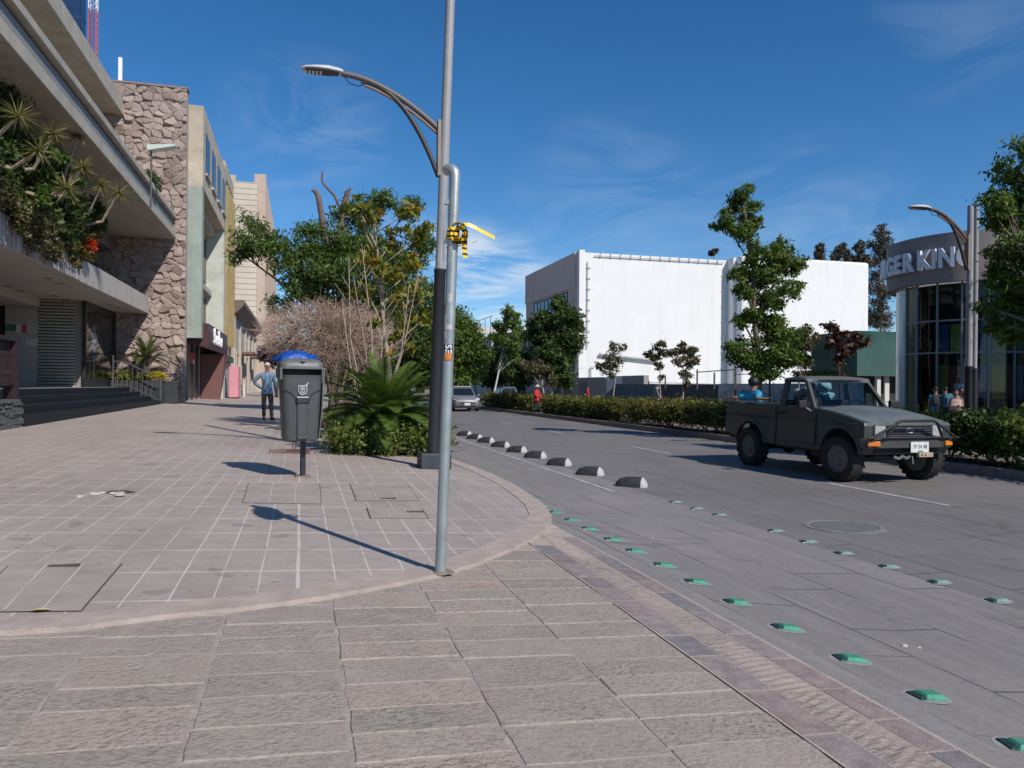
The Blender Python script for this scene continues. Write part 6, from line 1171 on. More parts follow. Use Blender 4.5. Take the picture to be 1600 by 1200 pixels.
L_ASH = leafmat('ash_leaves', (0.064, 0.124, 0.024), (0.185, 0.25, 0.05), 0.42); L_DARK = leafmat('dark_leaves', (0.038, 0.074, 0.020), (0.105, 0.155, 0.038), 0.36); L_FEATH = leafmat('feathery_leaves', (0.066, 0.128, 0.034), (0.195, 0.265, 0.066), 0.45); L_BRN = leafmat('bronze_green_leaves', (0.085, 0.085, 0.04), (0.17, 0.155, 0.075), 0.3, (0.22, 0.13, 0.09)); L_RED = leafmat('dark_red_leaves', (0.075, 0.03, 0.03), (0.15, 0.075, 0.06), 0.3, (0.10, 0.11, 0.04)); L_YEL = leafmat('yellowing_leaves', (0.10, 0.15, 0.028), (0.36, 0.33, 0.05), 0.45, (0.45, 0.22, 0.03)); L_PURP = leafmat('purple_leaves', (0.05, 0.03, 0.045), (0.12, 0.08, 0.10), 0.3, (0.30, 0.24, 0.28)); L_EUC = leafmat('eucalyptus_leaves', (0.075, 0.065, 0.05), (0.13, 0.105, 0.075), 0.25); L_HEDGE = leafmat('hedge_leaves', (0.078, 0.105, 0.018), (0.215, 0.21, 0.045), 0.36, (0.26, 0.17, 0.055)); L_BED = leafmat('bed_leaves', (0.075, 0.115, 0.02), (0.20, 0.23, 0.05), 0.35); L_SAGO = leafmat('sago_leaves', (0.062, 0.125, 0.022), (0.175, 0.25, 0.052), 0.34, rough=0.4); L_YUC = leafmat('dracaena_leaves', (0.17, 0.17, 0.06), (0.33, 0.30, 0.13), 0.3); L_BAL = leafmat('balcony_leaves', (0.03, 0.055, 0.014), (0.085, 0.12, 0.028), 0.3); L_VINE = leafmat('olive_vine', (0.085, 0.085, 0.025), (0.20, 0.175, 0.075), 0.3, (0.34, 0.28, 0.22)); L_ORG = leafmat('orange_flower_leaves', (0.04, 0.06, 0.016), (0.11, 0.12, 0.03), 0.3, (0.50, 0.12, 0.02)); L_LIME = leafmat('lime_leaves', (0.12, 0.15, 0.015), (0.32, 0.31, 0.03), 0.35)
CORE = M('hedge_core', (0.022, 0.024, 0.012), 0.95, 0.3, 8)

# --- planted bed with box hedge and sago palms
bed0, bed1 = on_walk(525, 716), on_walk(700, 716)
def boxhedge(name, label, x0, y0, x1, y1, z0, z1, n, size, lm, group=None, seed=3, stems=True, cat='hedge', skew=0.0, bare=0.0):
    t_ = thing(name, label, cat, ((x0 + x1) / 2, (y0 + y1) / 2, z0), world=True, group=group); g = np.random.default_rng(seed)
    W, D, H = x1 - x0, y1 - y0, z1 - z0; f = MB(); q = .16 * min(W, D)
    zb_ = z0 + bare * H
    f.box2((x0 + q, y0 + q, zb_ + .04 * H), (x1 - q, y1 - q, z1 - .12 * H)); obj('filler_core', f, CORE, t_)  # unseen dark box added inside the leaves to block see-through
    if bare:
        f = MB()
        for i in range(int(D * 7)):
            y = g.uniform(y0 + .1, y1 - .1); x = g.uniform(x0 + .1, x1 - .1); f.tube([(x, y, z0 - .03), (x + g.uniform(-.15, .15), y + g.uniform(-.2, .2), zb_ + .1)], .012, 4)
        obj('stems', f, BARKD, t_)
    nb = max(6, int(D / max(.35, W * .5)) * 2); bl = []
    for i in range(nb * 3):
        r = min(W, D) * .30; bl.append(((g.uniform(x0 + r * .7, x1 - r * .7), g.uniform(y0 + r * .6, y1 - r * .6), g.uniform(zb_ + .2 * H, z1 - r * .55)), (r, r, r * .9)))
    # even shell of leaf clusters over the clipped faces
    areas = np.array([W * D, D * H, D * H, W * H, W * H]); k = g.choice(5, 420, p=areas / areas.sum()); 
    for kk in k:
        u, v2 = g.uniform(), g.uniform(); r = .13 * min(1.0, W)
        x, y, z = {0: (x0 + u * W, y0 + v2 * D, z1 - r * g.uniform(.2, .9)), 1: (x0 + r * g.uniform(.3, 1), y0 + u * D, zb_ + v2 * (z1 - zb_)), 2: (x1 - r * .5, y0 + u * D, zb_ + v2 * (z1 - zb_)), 3: (x0 + u * W, y0 + r * g.uniform(.3, 1), zb_ + v2 * (z1 - zb_)), 4: (x0 + u * W, y1 - r * .5, zb_ + v2 * (z1 - zb_))}[int(kk)]
        bl.append(((x, y, z), (r * 1.6, r * 1.6, r * 1.2), 2.2))
    leafmesh('foliage', bl, n, size, lm, t_, seed=seed, nclus=9, clus=.42, aspect=.55, upb=.3); return t_
# bed follows the kerb, behind the lamp
bx0, by0 = on_walk(530, 712).x, on_walk(530, 712).y
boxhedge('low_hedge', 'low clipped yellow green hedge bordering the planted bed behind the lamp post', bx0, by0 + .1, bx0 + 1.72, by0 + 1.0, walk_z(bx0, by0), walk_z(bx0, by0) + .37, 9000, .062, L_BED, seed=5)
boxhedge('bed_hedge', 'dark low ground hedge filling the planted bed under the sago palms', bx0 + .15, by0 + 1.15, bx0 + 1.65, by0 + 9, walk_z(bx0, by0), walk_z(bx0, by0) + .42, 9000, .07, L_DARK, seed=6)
f = MB(); f.box2((bx0 + .02, by0 + .0, .1), (bx0 + 1.74, by0 + 22, .335)); o = struct('planting_soil', f, SOIL)
def sago(label, base, s, nf, seed, trunk_h=.35, up=(8, 70), lm=None, name='sago_palm'):
    base = Vector(base); t_ = thing(name, label, 'palm', base, world=True, group=None); g = random.Random(seed)
    f = MB(); f.tube([base - Vector((0, 0, .05)), base + Vector((0, 0, trunk_h * .5)), base + Vector((0, 0, trunk_h))], [.13 * s, .15 * s, .12 * s], 10)
    for k in range(40): a = g.uniform(0, 6.28); z = g.uniform(0, trunk_h); p = base + Vector((.13 * s * math.cos(a), .13 * s * math.sin(a), z)); f.box(p, (.05 * s, .05 * s, .03), a)
    obj('trunk', f, BARKD, t_)
    f = MB(); c0 = base + Vector((0, 0, trunk_h))
    for i in range(nf):
        az = i * 2.39996 + g.uniform(-.3, .3); el = R(up[0] + (up[1] - up[0]) * ((i + .5) / nf) ** 1.1 + g.uniform(-7, 7)) ; L = s * g.uniform(.85, 1.1); n = 26; prev = None; p = c0 + Vector((0, 0, .02 * i / nf)); d = Vector((math.cos(az) * math.cos(el), math.sin(az) * math.cos(el), math.sin(el))); spine = [p.copy()]
        for k in range(n): d = (d + Vector((0, 0, -.022 - .028 * (k / n)))).normalized(); p = p + d * L / n; spine.append(p.copy())
        f.tube(spine[::4] + [spine[-1]], .009 * s, 4)
        for k in range(3, n + 1):
            u = k / n; d = (spine[k] - spine[k - 1]).normalized(); sd = d.cross(Vector((0, 0, 1)))
            if sd.length < .05: sd = Vector((1, 0, 0))
            sd.normalize(); nn = sd.cross(d); ll = .21 * s * (math.sin(math.pi * (.12 + .85 * u)) ** .6) * g.uniform(.85, 1.1)
            for sg in (-1, 1):
                dr = (sd * sg * .82 + d * .52 + nn * .22).normalized(); tip = spine[k] + dr * ll + Vector((0, 0, -.015 * s)); w = d * .017 * s; f.add([spine[k] - w, spine[k] + w, spine[k].lerp(tip, .6) + w * .8 + nn * .004, tip, spine[k].lerp(tip, .6) - w * .8 + nn * .004], [(0, 1, 2, 3, 4)])
    me = bpy.data.meshes.new('fronds'); me.from_pydata([tuple(p) for p in f.v], [], f.f); me.materials.append(lm or L_SAGO); link(bpy.data.objects.new('fronds', me), t_); return t_
sb = Vector((bx0 + .82, by0 + .98, 0)); sb.z = walk_z(sb.x, sb.y)
sago('large sago palm spreading over the low hedge in the planted bed', sb, 1.22, 64, 4, .58, (6, 74))
sb2 = Vector((bx0 + 1.42, by0 + 2.6, 0)); sb2.z = walk_z(sb2.x, sb2.y); sago('smaller sago palm half hidden behind the two poles', sb2, .78, 26, 7, .18, (4, 70))
v = on_y(228, 32.5, 590); sago('potted sago palm on a stout trunk in front of the rubble stone wall', (v.x, 32.5, 1.45), .95, 22, 9, 1.05, (0, 75), L_LIME if False else leafmat('potted_sago', (0.06, 0.10, 0.025), (0.15, 0.17, 0.05), .25))  # own olive leaf tones for the potted palm
# low yellow plants in the planter box
for i, (xa, xb, n, lb) in enumerate(((-6.95, -6.35, 900, 'pale lime leafy plant at the left end of the charcoal planter'), (-6.15, -5.7, 700, 'olive leafy plant with a pale bloom in the middle of the charcoal planter'), (-5.68, -5.18, 900, 'bright yellow flowering plant at the right end of the charcoal planter'))):
    t_ = thing('planter_plant', lb, 'plant', ((xa + xb) / 2, 32.5, 1.6), world=True, group='plants in the charcoal planter'); leafmesh('foliage', [((x, 32.4, 1.78), (.2, .22, .17)) for x in np.linspace(xa + .1, xb - .1, 3)], n, .11, (L_LIME, L_BED, leafmat('yellow_flowers', (0.40, 0.33, 0.01), (0.55, 0.45, 0.02), .3))[i], t_, seed=30 + i)
# --- trees on the near pavement
G_ = 'trees along the near pavement'
d = 15.4; b_ = on_walk(617, 655); b_ = at(619, 640, d); b_.z = walk_z(b_.x, b_.y)
tree('yellow_leaved_tree', 'slim tree with yellowing leaves and pale bare branches rising behind the sago palm', b_, pixblobs([(560, 325, 22), (585, 345, 24), (640, 330, 24), (655, 370, 26), (610, 380, 26), (570, 400, 24), (600, 430, 30), (645, 420, 28), (572, 455, 22), (620, 470, 30), (650, 465, 22), (585, 500, 18), (625, 520, 24), (660, 500, 16), (600, 545, 14), (638, 545, 14)], d, 3), 1500, .165, L_YEL, BARKP, .085, G_, seed=3, aspect=.42, droop=.5, clus=.17, nclus=9, shell=(.2, 1))

f = MB(); g = random.Random(17)
tw = thing('bare_saplings', 'clump of thin bare pale stems standing between the palm and the yellowing tree', 'sapling', at(570, 650, 14.6), world=True)
for px0, px1, py1, bend in ((575, 545, 400, -.25), (580, 552, 430, .1), (585, 565, 380, .12), (592, 640, 440, .22), (598, 655, 420, .1), (588, 602, 470, .0), (570, 535, 480, -.1)):
    p0 = at(px0, 660, 14.6 + g.uniform(-.3, .3)); p1 = at(px1, py1, 14.6 + g.uniform(-.3, .3)); mid = p0.lerp(p1, .5) + Vector((bend, 0, 0)) * .6; f.tube([p0, p0.lerp(mid, .5) + Vector((0, .03, 0)), mid, mid.lerp(p1, .5), p1], [.019, .016, .013, .009, .004], 6)
    for k in range(5): q = mid.lerp(p1, k / 5); f.tube([q, q + Vector((g.uniform(-.3, .3), g.uniform(-.2, .2), g.uniform(.15, .5)))], [.009, .003], 4)
obj('stems', f, BARKP, tw, smooth='all')
# bare twiggy bush
def twiggy(base, spread, height, label, seed, n0=13):
    g = random.Random(seed); base = Vector(base); t_ = thing('dry_bush', label, 'bush', base, world=True); f = MB(); fine = MB()
    cz = base + Vector((0, 0, 2.30))
    def grow(p, d, L, r, lvl):
        q = p + d * L; e_ = q - cz
        if lvl >= 1 and (e_.x / 1.62) ** 2 + (e_.y / 1.6) ** 2 + (e_.z / (.88 if lvl > 1 else 1.3)) ** 2 > g.uniform(.8, 1.1): return
        mb_ = f if lvl < 2 else fine; m_ = p.lerp(q, .5) + Vector((g.uniform(-1, 1), g.uniform(-1, 1), g.uniform(-1, 1))) * L * .11; mb_.tube([p, m_, q] if lvl < 5 else [p, q], [r, r * .85, r * .62] if lvl < 5 else [r, r * .6], 6 if lvl < 2 else 3, cap=False)
        if lvl >= 5: return
        for k in range((3, 4, 4, 4, 4)[lvl]):
            out = Vector((q.x - base.x, q.y - base.y, 0)); out = out.normalized() if out.length > .05 else Vector((0, 0, 0)); dd = (d * .65 + Vector((g.uniform(-1, 1), g.uniform(-1, 1), g.uniform(-.75, .8))) * .72 + out * .20 + Vector((0, 0, .05 if lvl < 2 else .04))).normalized(); grow(p.lerp(q, g.uniform(.5, 1.0)), dd, L * g.uniform(.52, .8), max(.0042, r * .56), lvl + 1)
    for i in range(n0):
        a = i * 2.4; el = g.uniform(.75, 1.25); el = max(el, .95); d = Vector((math.cos(a) * math.cos(el), math.sin(a) * math.cos(el), math.sin(el))); grow(base + Vector((math.cos(a), math.sin(a), 0)) * .18, d, height * g.uniform(.36, .46), .045, 0)
    for i in range(3400):          # the outer haze of dead twigs
        d = Vector((g.gauss(0, 1), g.gauss(0, 1), g.gauss(0, 1))).normalized(); rr_ = g.uniform(.35, 1.0) ** .6; q = cz + Vector((d.x * 1.68 * rr_, d.y * 1.6 * rr_, d.z * .86 * rr_)); o_ = (Vector((d.x, d.y, d.z * .5 + g.uniform(-.4, .4))) + Vector((g.uniform(-1, 1), g.uniform(-1, 1), g.uniform(-1, 1))) * .6).normalized(); L = g.uniform(.16, .42); e2 = q + o_ * L
        fine.tube([q - o_ * L * .5, e2], [.0058, .003], 3, cap=False)
        if g.random() < .6: k2 = q + o_ * L * .3; fine.tube([k2, k2 + (o_ + Vector((g.uniform(-1, 1), g.uniform(-1, 1), g.uniform(-1, 1))) * .7).normalized() * L * .5], [.004, .0025], 3, cap=False)
    obj('trunk', f, M('dry_trunk', (0.21, 0.145, 0.115), 0.9, 0.25, 12), t_, smooth='all'); obj('twigs', fine, M('dry_twigs', (0.33, 0.235, 0.185), 0.9, 0.25, 9), t_); return t_
b_ = at(512, 640, 19.5); b_.z = walk_z(b_.x, b_.y); twiggy(b_, 1.6, 3.9, 'round dry bush of bare brown twigs behind the litter bin', 5, 19)
# big green tree with sawn limbs
d = 27; b_ = at(520, 640, d); b_.z = walk_z(b_.x, b_.y)
t_ = tree('feathery_tree', 'tall feathery green tree with sawn bare limbs on top, behind the dry bush', b_, pixblobs([(395, 365, 30), (425, 385, 30), (375, 395, 20), (450, 420, 30), (480, 375, 30), (545, 340, 30), (575, 325, 26), (600, 315, 20), (640, 325, 22), (520, 380, 36), (560, 380, 38), (500, 420, 40), (545, 430, 42), (590, 400, 36), (470, 450, 32), (520, 470, 42), (565, 480, 40), (610, 450, 36), (640, 400, 34), (650, 450, 32), (600, 500, 36), (660, 370, 24), (670, 490, 30), (540, 520, 34), (585, 545, 30), (440, 480, 20)], d, 4), 34000, .19, L_FEATH, BARKD, .20, G_, seed=4, aspect=.26, droop=.55, nclus=16, clus=.26, top=at(545, 380, d))
f = MB()
for pts, r in (([(515, 450), (512, 400), (505, 350), (497, 305), (492, 298)], .13), ([(530, 380), (535, 335), (543, 300)], .14), ([(540, 302), (548, 294)], .07), ([(534, 330), (522, 305), (508, 290), (503, 283), (504, 268)], .05), ([(497, 320), (502, 312)], .05), ([(492, 300), (487, 296)], .05)):
    P = [at(x, y, d - .2) for x, y in pts]; f.tube(P, [r * (1 - .35 * k / max(1, len(P) - 1)) for k in range(len(P))], 8)
obj('sawn_limbs', f, M('weathered_limb', (0.15, 0.11, 0.10), 0.9, 0.3, 6), t_)
f = MB(); f.lathe([(.10, 0), (.02, .02)], at(543, 300, d - .2), 'z', 10); obj('cut_face', f, M('cut_wood', (0.5, 0.42, 0.33), 0.8, 0.15), t_)
# darker street trees further along
for i, (px, py, dd, w, h, lb) in enumerate(((700, 0, 58, 40, 60, 'broad dark green tree behind the lamp post sleeve, above the approaching car'), (640, 0, 40, 40, 55, 'dense round green tree right of the yellowing tree'), (590, 0, 46, 40, 60, 'dense green tree behind the bare saplings'), (540, 0, 60, 44, 60, 'dark green tree deep behind the dry bush'))):
    d = dd; cx = px; bl = pixblobs([(cx - 25, 560, 30), (cx + 25, 560, 30), (cx, 535, 36), (cx - 30, 520, 26), (cx + 28, 515, 28), (cx, 500, 30)] + ([(735, 545, 26), (725, 510, 24), (745, 575, 20), (715, 590, 24), (700, 585, 26), (660, 585, 24), (735, 530, 20)] if i == 0 else [(cx - 15, 585, 22), (cx + 20, 588, 20)]), d, 40 + i)
    b_ = at(cx, 620, d); b_.z = walk_z(b_.x, b_.y) if b_.x < 2.2 else 0.1
    tree('street_tree', lb, b_, bl, 15000, .19 * d / 45, (L_ASH, L_DARK)[i % 2], BARK, .14, 'dense street trees beyond the planted bed', seed=40 + i, aspect=.5)
b_ = at(432, 610, 50); b_.z = walk_z(b_.x, b_.y); tree('purple_shrub_tree', 'purple leaved shrubby tree beside the old stone house, above the walking man', b_, pixblobs([(415, 553, 14), (435, 548, 16), (455, 550, 15), (425, 565, 10), (470, 560, 12), (445, 562, 12)], 50, 6), 2600, .26, L_PURP, BARKD, .10, cat='tree', seed=6)
# --- median
G2 = 'clipped hedges on the median'
yh = lambda px, X=12.0: on_x(px, X).y
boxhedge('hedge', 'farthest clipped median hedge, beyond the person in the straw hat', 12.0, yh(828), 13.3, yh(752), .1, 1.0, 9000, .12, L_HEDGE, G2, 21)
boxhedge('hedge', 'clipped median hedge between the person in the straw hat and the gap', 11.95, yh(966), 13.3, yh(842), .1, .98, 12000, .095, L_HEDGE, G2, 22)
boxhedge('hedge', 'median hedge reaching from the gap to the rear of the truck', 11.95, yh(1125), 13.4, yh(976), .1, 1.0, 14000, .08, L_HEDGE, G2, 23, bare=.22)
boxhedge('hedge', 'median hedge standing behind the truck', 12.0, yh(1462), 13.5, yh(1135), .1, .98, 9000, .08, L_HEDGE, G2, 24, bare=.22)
boxhedge('hedge', 'dark shaded median hedge just right of the truck bumper', 11.95, 10.75, 13.5, yh(1468), .1, 1.02, 11000, .075, L_DARK, G2, 25, bare=.28)  # darker leaf colour, with the tree's shade put into it
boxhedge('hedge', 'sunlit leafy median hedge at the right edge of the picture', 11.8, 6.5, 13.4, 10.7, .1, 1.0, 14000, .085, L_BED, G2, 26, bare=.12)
d = 21.8; b_ = at(1190, 650, d); b_.z = .1
tree('tall_ash_tree', 'tall tiered bright green tree standing behind the truck against the white wall', b_, pixblobs([(1158, 305, 18), (1150, 322, 18), (1130, 345, 18), (1172, 335, 20), (1165, 365, 22), (1140, 355, 14), (1185, 350, 14), (1185, 395, 22), (1215, 400, 26), (1240, 415, 20), (1205, 420, 28), (1175, 425, 24), (1152, 430, 16), (1190, 450, 26), (1235, 450, 20), (1205, 470, 22), (1165, 455, 16), (1175, 490, 18), (1160, 500, 18), (1195, 500, 24), (1220, 515, 26), (1238, 535, 22), (1205, 545, 34), (1175, 545, 26), (1150, 545, 20), (1165, 562, 20), (1225, 560, 28), (1250, 558, 16), (1195, 575, 26)], d, 8), 27000, .12, L_ASH, BARK, .13, 'ash trees', seed=8, aspect=.36, droop=.25, nclus=14, clus=.22, shell=(.3, 1.0))
b_ = Vector((12.6, 8.9, .1)); 
tree('leaning_ash_tree', 'leafy green tree overhanging from the right edge in front of the glass restaurant', b_, pixblobs([(1600, 255, 40), (1570, 320, 34), (1560, 345, 22), (1600, 330, 40), (1625, 380, 50), (1640, 300, 60), (1560, 395, 22), (1575, 440, 30), (1555, 425, 16), (1600, 440, 36), (1545, 480, 18), (1585, 490, 34), (1620, 470, 45), (1560, 505, 22), (1600, 520, 30), (1660, 420, 70), (1680, 520, 50), (1700, 350, 70), (1740, 300, 60), (1650, 540, 30)], 15.0, 9), 26000, .12, L_ASH, BARK, .15, 'ash trees', seed=9, aspect=.36, droop=.3, nclus=16, clus=.22)
# slim trees
def slim(px, pyb, X, spec, n, size, lm, bark, r, lb, seed, name='slim_tree', grp='slim young trees across the road'):
    b_ = on_x(px, X); d = b_.dot(FWD); b_.z = .1; return tree(name, lb, b_, pixblobs(spec, d, seed), n, size, lm, bark, r, grp, seed=seed, aspect=.5, nclus=12)
slim(769, 620, 13.6, [(800, 490, 14), (790, 505, 16), (808, 510, 12), (782, 530, 16), (800, 535, 18), (775, 528, 8), (795, 555, 14), (805, 560, 10)], 5200, .22, L_ASH, BARKW, .10, 'slim leaning tree with a whitewashed trunk beside the far hedge', 51)
slim(858, 620, 14.0, [(872, 475, 14), (885, 495, 22), (860, 500, 24), (835, 510, 16), (845, 530, 24), (880, 525, 26), (900, 515, 16), (862, 555, 24), (890, 550, 20), (868, 585, 18), (882, 590, 18), (900, 535, 12), (820, 528, 8)], 15000, .21, L_DARK, BARKW, .14, 'large dark leafed tree in front of the grey street front', 52)
slim(853, 620, 13.3, [(835, 580, 12), (852, 582, 13), (820, 572, 10), (862, 595, 9), (845, 570, 11)], 2000, .18, L_BRN, BARKW, .05, 'low bronze green tree with pale stems under the large dark tree', 53)
slim(955, 610, 14.3, [(962, 545, 11), (955, 560, 11), (948, 575, 12), (965, 570, 11), (935, 570, 7), (975, 542, 6), (958, 585, 8)], 1700, .12, L_BRN, BARKP, .05, 'small thin tree with bronze leaves in front of the white gate', 54)
slim(1032, 625, 14.4, [(1032, 540, 9), (1026, 555, 12), (1040, 552, 10), (1015, 552, 7), (1030, 572, 8), (1033, 590, 6)], 1600, .11, L_BRN, BARKP, .045, 'slim bronze leaved tree, left one of a pair before the white wall', 55)
slim(1068, 625, 14.4, [(1065, 545, 12), (1052, 552, 9), (1078, 548, 10), (1068, 565, 13), (1085, 562, 9), (1070, 585, 10), (1072, 600, 7)], 2300, .11, L_BRN, BARKP, .05, 'slim bronze leaved tree, right one of a pair before the white wall', 56)
slim(1243, 640, 14.4, [(1258, 518, 12), (1245, 535, 13), (1262, 540, 12), (1240, 560, 13), (1255, 565, 13), (1275, 528, 8), (1248, 585, 10)], 2500, .105, L_BRN, BARKP, .05, 'bronze leaved tree between the tall ash and the dark red tree', 57)
slim(1318, 640, 14.4, [(1298, 508, 11), (1312, 525, 12), (1300, 535, 12), (1335, 530, 12), (1348, 535, 10), (1318, 548, 13), (1310, 565, 10), (1330, 545, 10), (1318, 585, 7)], 2500, .105, L_RED, BARKD, .05, 'small dark red leaved tree showing above the truck cab', 58)
for i, (px, X, lb) in enumerate(((735, 13.3, 'dark street tree farthest up the median'), (715, 16, 'dark tree across the far carriageway beyond the approaching car'), (770, 20.5, 'dark low tree on the far pavement before the brown building'), (810, 20.8, 'dark low tree on the far pavement next to the white building'))):
    b_ = on_x(px, X); d = b_.dot(FWD); b_.z = .1; s = 1.0
    sp = [(px - 12, 580, 18), (px + 12, 578, 18), (px, 560, 18), (px, 590, 18)] if i > 1 else [(px - 18, 560, 22), (px + 10, 560, 22), (px, 535, 22), (px - 5, 585, 20)]
    tree('median_tree', lb, b_, pixblobs(sp, d, 60 + i), 7000, .0042 * d, L_DARK if i > 1 else L_ASH, BARKW if i < 2 else BARKD, .12, 'dark trees far up the street', seed=60 + i)
# eucalyptus behind the white building
for i, (px, sp, lb) in enumerate(((1281, [(1281, 388, 7), (1280, 398, 8), (1279, 408, 9)], 'eucalyptus top showing over the white roof, leftmost of the row'), (1314, [(1317, 384, 6), (1310, 390, 7), (1318, 394, 8), (1306, 400, 9), (1320, 404, 9)], 'wide eucalyptus top, second of the row over the white roof'), (1344, [(1345, 381, 6), (1342, 390, 8), (1348, 398, 9), (1338, 404, 9), (1352, 408, 8)], 'eucalyptus top, third of the row over the white roof'), (1378, [(1376, 354, 6), (1373, 364, 10), (1382, 368, 10), (1368, 380, 13), (1385, 384, 14), (1375, 396, 15), (1366, 412, 14), (1388, 408, 14), (1374, 428, 16), (1368, 450, 16), (1385, 455, 18), (1370, 478, 17), (1365, 500, 18), (1380, 500, 18), (1372, 530, 16)], 'tall brown eucalyptus between the white wall and the glass restaurant'), (1215, [(1216, 376, 5), (1212, 384, 7), (1220, 388, 6)], 'small eucalyptus top behind the tall ash tree'), (1118, [(1118, 392, 3.5), (1112, 396, 4)], 'tiny tree top over the middle of the white roof'))):
    d = 100.0; b_ = at(px, 610, d); b_.z = 0; bl = pixblobs(sp, d, 80 + i); tree('eucalyptus', lb, b_, bl, 9000 if i == 3 else 1900, .36, L_EUC, BARKP, .35, 'eucalyptus trees behind the white building', seed=80 + i, droop=.5, aspect=.35, nclus=14)
# greenery by the glass restaurant and weeds
t_ = thing('clipped_bush', 'small flat clipped green bush over the lot wall behind the truck', 'bush', on_x(1285, 20.9), world=True); q = on_x(1285, 20.9, 584); leafmesh('foliage', [((q.x, q.y + dy, q.z), (.4, .5, .16)) for dy in (-.8, 0, .8)], 1400, .12, L_BED, t_, seed=71)
# --- balcony plants
DB = 'spiky dracaenas on the balcony'
def rosette(mb, c, L, n, seed, w=.022):
    g = random.Random(seed)
    for i in range(n):
        a = g.uniform(0, 6.28); el = math.asin(g.uniform(-.75, 1)); d = Vector((math.cos(a) * math.cos(el), math.sin(a) * math.cos(el), math.sin(el))); sd = d.cross(Vector((g.uniform(-1, 1), g.uniform(-1, 1), 1))).normalized() * w; l = L * g.uniform(.7, 1.1); p = Vector(c); pts = [p]
        for k in range(4): d = (d + Vector((0, 0, -.11))).normalized(); p = p + d * l / 4; pts.append(p)
        for k in range(3): s0, s1 = sd * (1 - .22 * k), sd * (1 - .22 * (k + 1)); mb.add([pts[k] - s0, pts[k] + s0, pts[k + 1] + s1, pts[k + 1] - s1], [(0, 1, 2, 3)])
        mb.add([pts[3] - sd * .34, pts[3] + sd * .34, pts[4]], [(0, 1, 2)])
spots = [(28, 182, 'first'), (84, 210, 'second'), (121, 212, 'third'), (60, 236, 'fourth'), (128, 262, 'fifth'), (158, 290, 'sixth'), (104, 296, 'seventh'), (184, 302, 'last')]
for i, (px, py, wn) in enumerate(spots):
    c = on_x(px, -4.75 - (i % 3) * .15, py); root = Vector((-6.3, c.y + .4, 5.75)); t_ = thing('dracaena', 'spiky yellow green dracaena on the balcony, %s counting from the left edge' % wn, 'plant', root, world=True, group=DB)
    f = MB(); f.tube([root, root.lerp(c, .5) + Vector((.25, .1, -.25)), c], [.05, .04, .03], 6); obj('stem', f, BARKP, t_); f = MB(); rosette(f, c, .42 if i != 2 else .30, 95, i, .014)
    me = bpy.data.meshes.new('leaves'); me.from_pydata([tuple(p) for p in f.v], [], f.f); me.materials.append(L_YUC); link(bpy.data.objects.new('leaves', me), t_)
XB = -6.3
def mass(name, lb, cat, spec, n, size, lm, seed, X=XB, **kw):
    bl = []
    for px, py, rp in spec: c = on_x(px, X, py); r = rp * c.dot(FWD) / FPX; bl.append((c, (min(.55, r * .8), r * 1.5, r)))
    t_ = thing(name, lb, cat, (X, bl[0][0].y, 5.8), world=True); leafmesh('foliage', bl, n, size, lm, t_, seed=seed, **kw); return t_
mass('balcony_shrub', 'dense dark green shrub filling the balcony behind the dracaenas', 'shrub', [(-20, 190, 40), (10, 230, 38), (45, 265, 40), (80, 300, 34), (110, 330, 28), (20, 290, 40), (60, 330, 34), (95, 350, 26), (140, 330, 22), (155, 350, 14), (0, 150, 34), (90, 260, 22), (-30, 260, 50)], 16000, .12, L_BAL, 91, X=-5.75)
mass('light_climber', 'brighter green climbing plant in the middle of the balcony', 'plant', [(85, 245, 12), (78, 275, 12), (70, 300, 12), (100, 250, 10), (125, 285, 9), (66, 315, 10)], 1500, .10, leafmat('bright_climber', (0.05, 0.10, 0.02), (0.13, 0.20, 0.04), .35), 92, X=-5.2)
mass('hanging_vine', 'olive and pale hanging plant spilling over the balcony edge', 'plant', [(-15, 290, 22), (10, 310, 18), (35, 330, 20), (55, 350, 20), (75, 372, 18), (85, 392, 16), (60, 380, 18), (35, 355, 14), (75, 350, 16)], 7000, .085, L_VINE, 93, X=-5.62)
t_ = mass('orange_flower_bush', 'green bush with orange and red flowers at the end of the balcony', 'bush', [(95, 355, 16), (115, 365, 18), (135, 370, 16), (105, 385, 18), (125, 395, 16), (140, 400, 12), (110, 405, 12), (120, 415, 8), (150, 365, 10)], 5200, .085, L_ORG, 94, X=-5.85)
c = on_x(143, -5.6, 383); leafmesh('red_blossom', [(c, (.16, .22, .17))], 260, .085, leafmat('red_blossom', (0.60, 0.04, 0.02), (0.75, 0.12, 0.03), .3), t_, seed=95)
for px, py, r, lb in ((238, 282, 13, 'dark green bush growing on the middle slab beside the flood light'), (263, 325, 8, 'small dark bush near the end of the middle slab')):
    c = on_x(px, -5.2, py); rr_ = r * c.dot(FWD) / FPX; t_ = thing('slab_bush', lb, 'bush', (c.x, c.y, 8.26), world=True, group='bushes on the middle slab'); leafmesh('foliage', [(c, (rr_, rr_, rr_ * 1.4)), (c - Vector((0, 0, rr_)), rr_ * .9)], 900, .12, L_DARK, t_, seed=int(px))
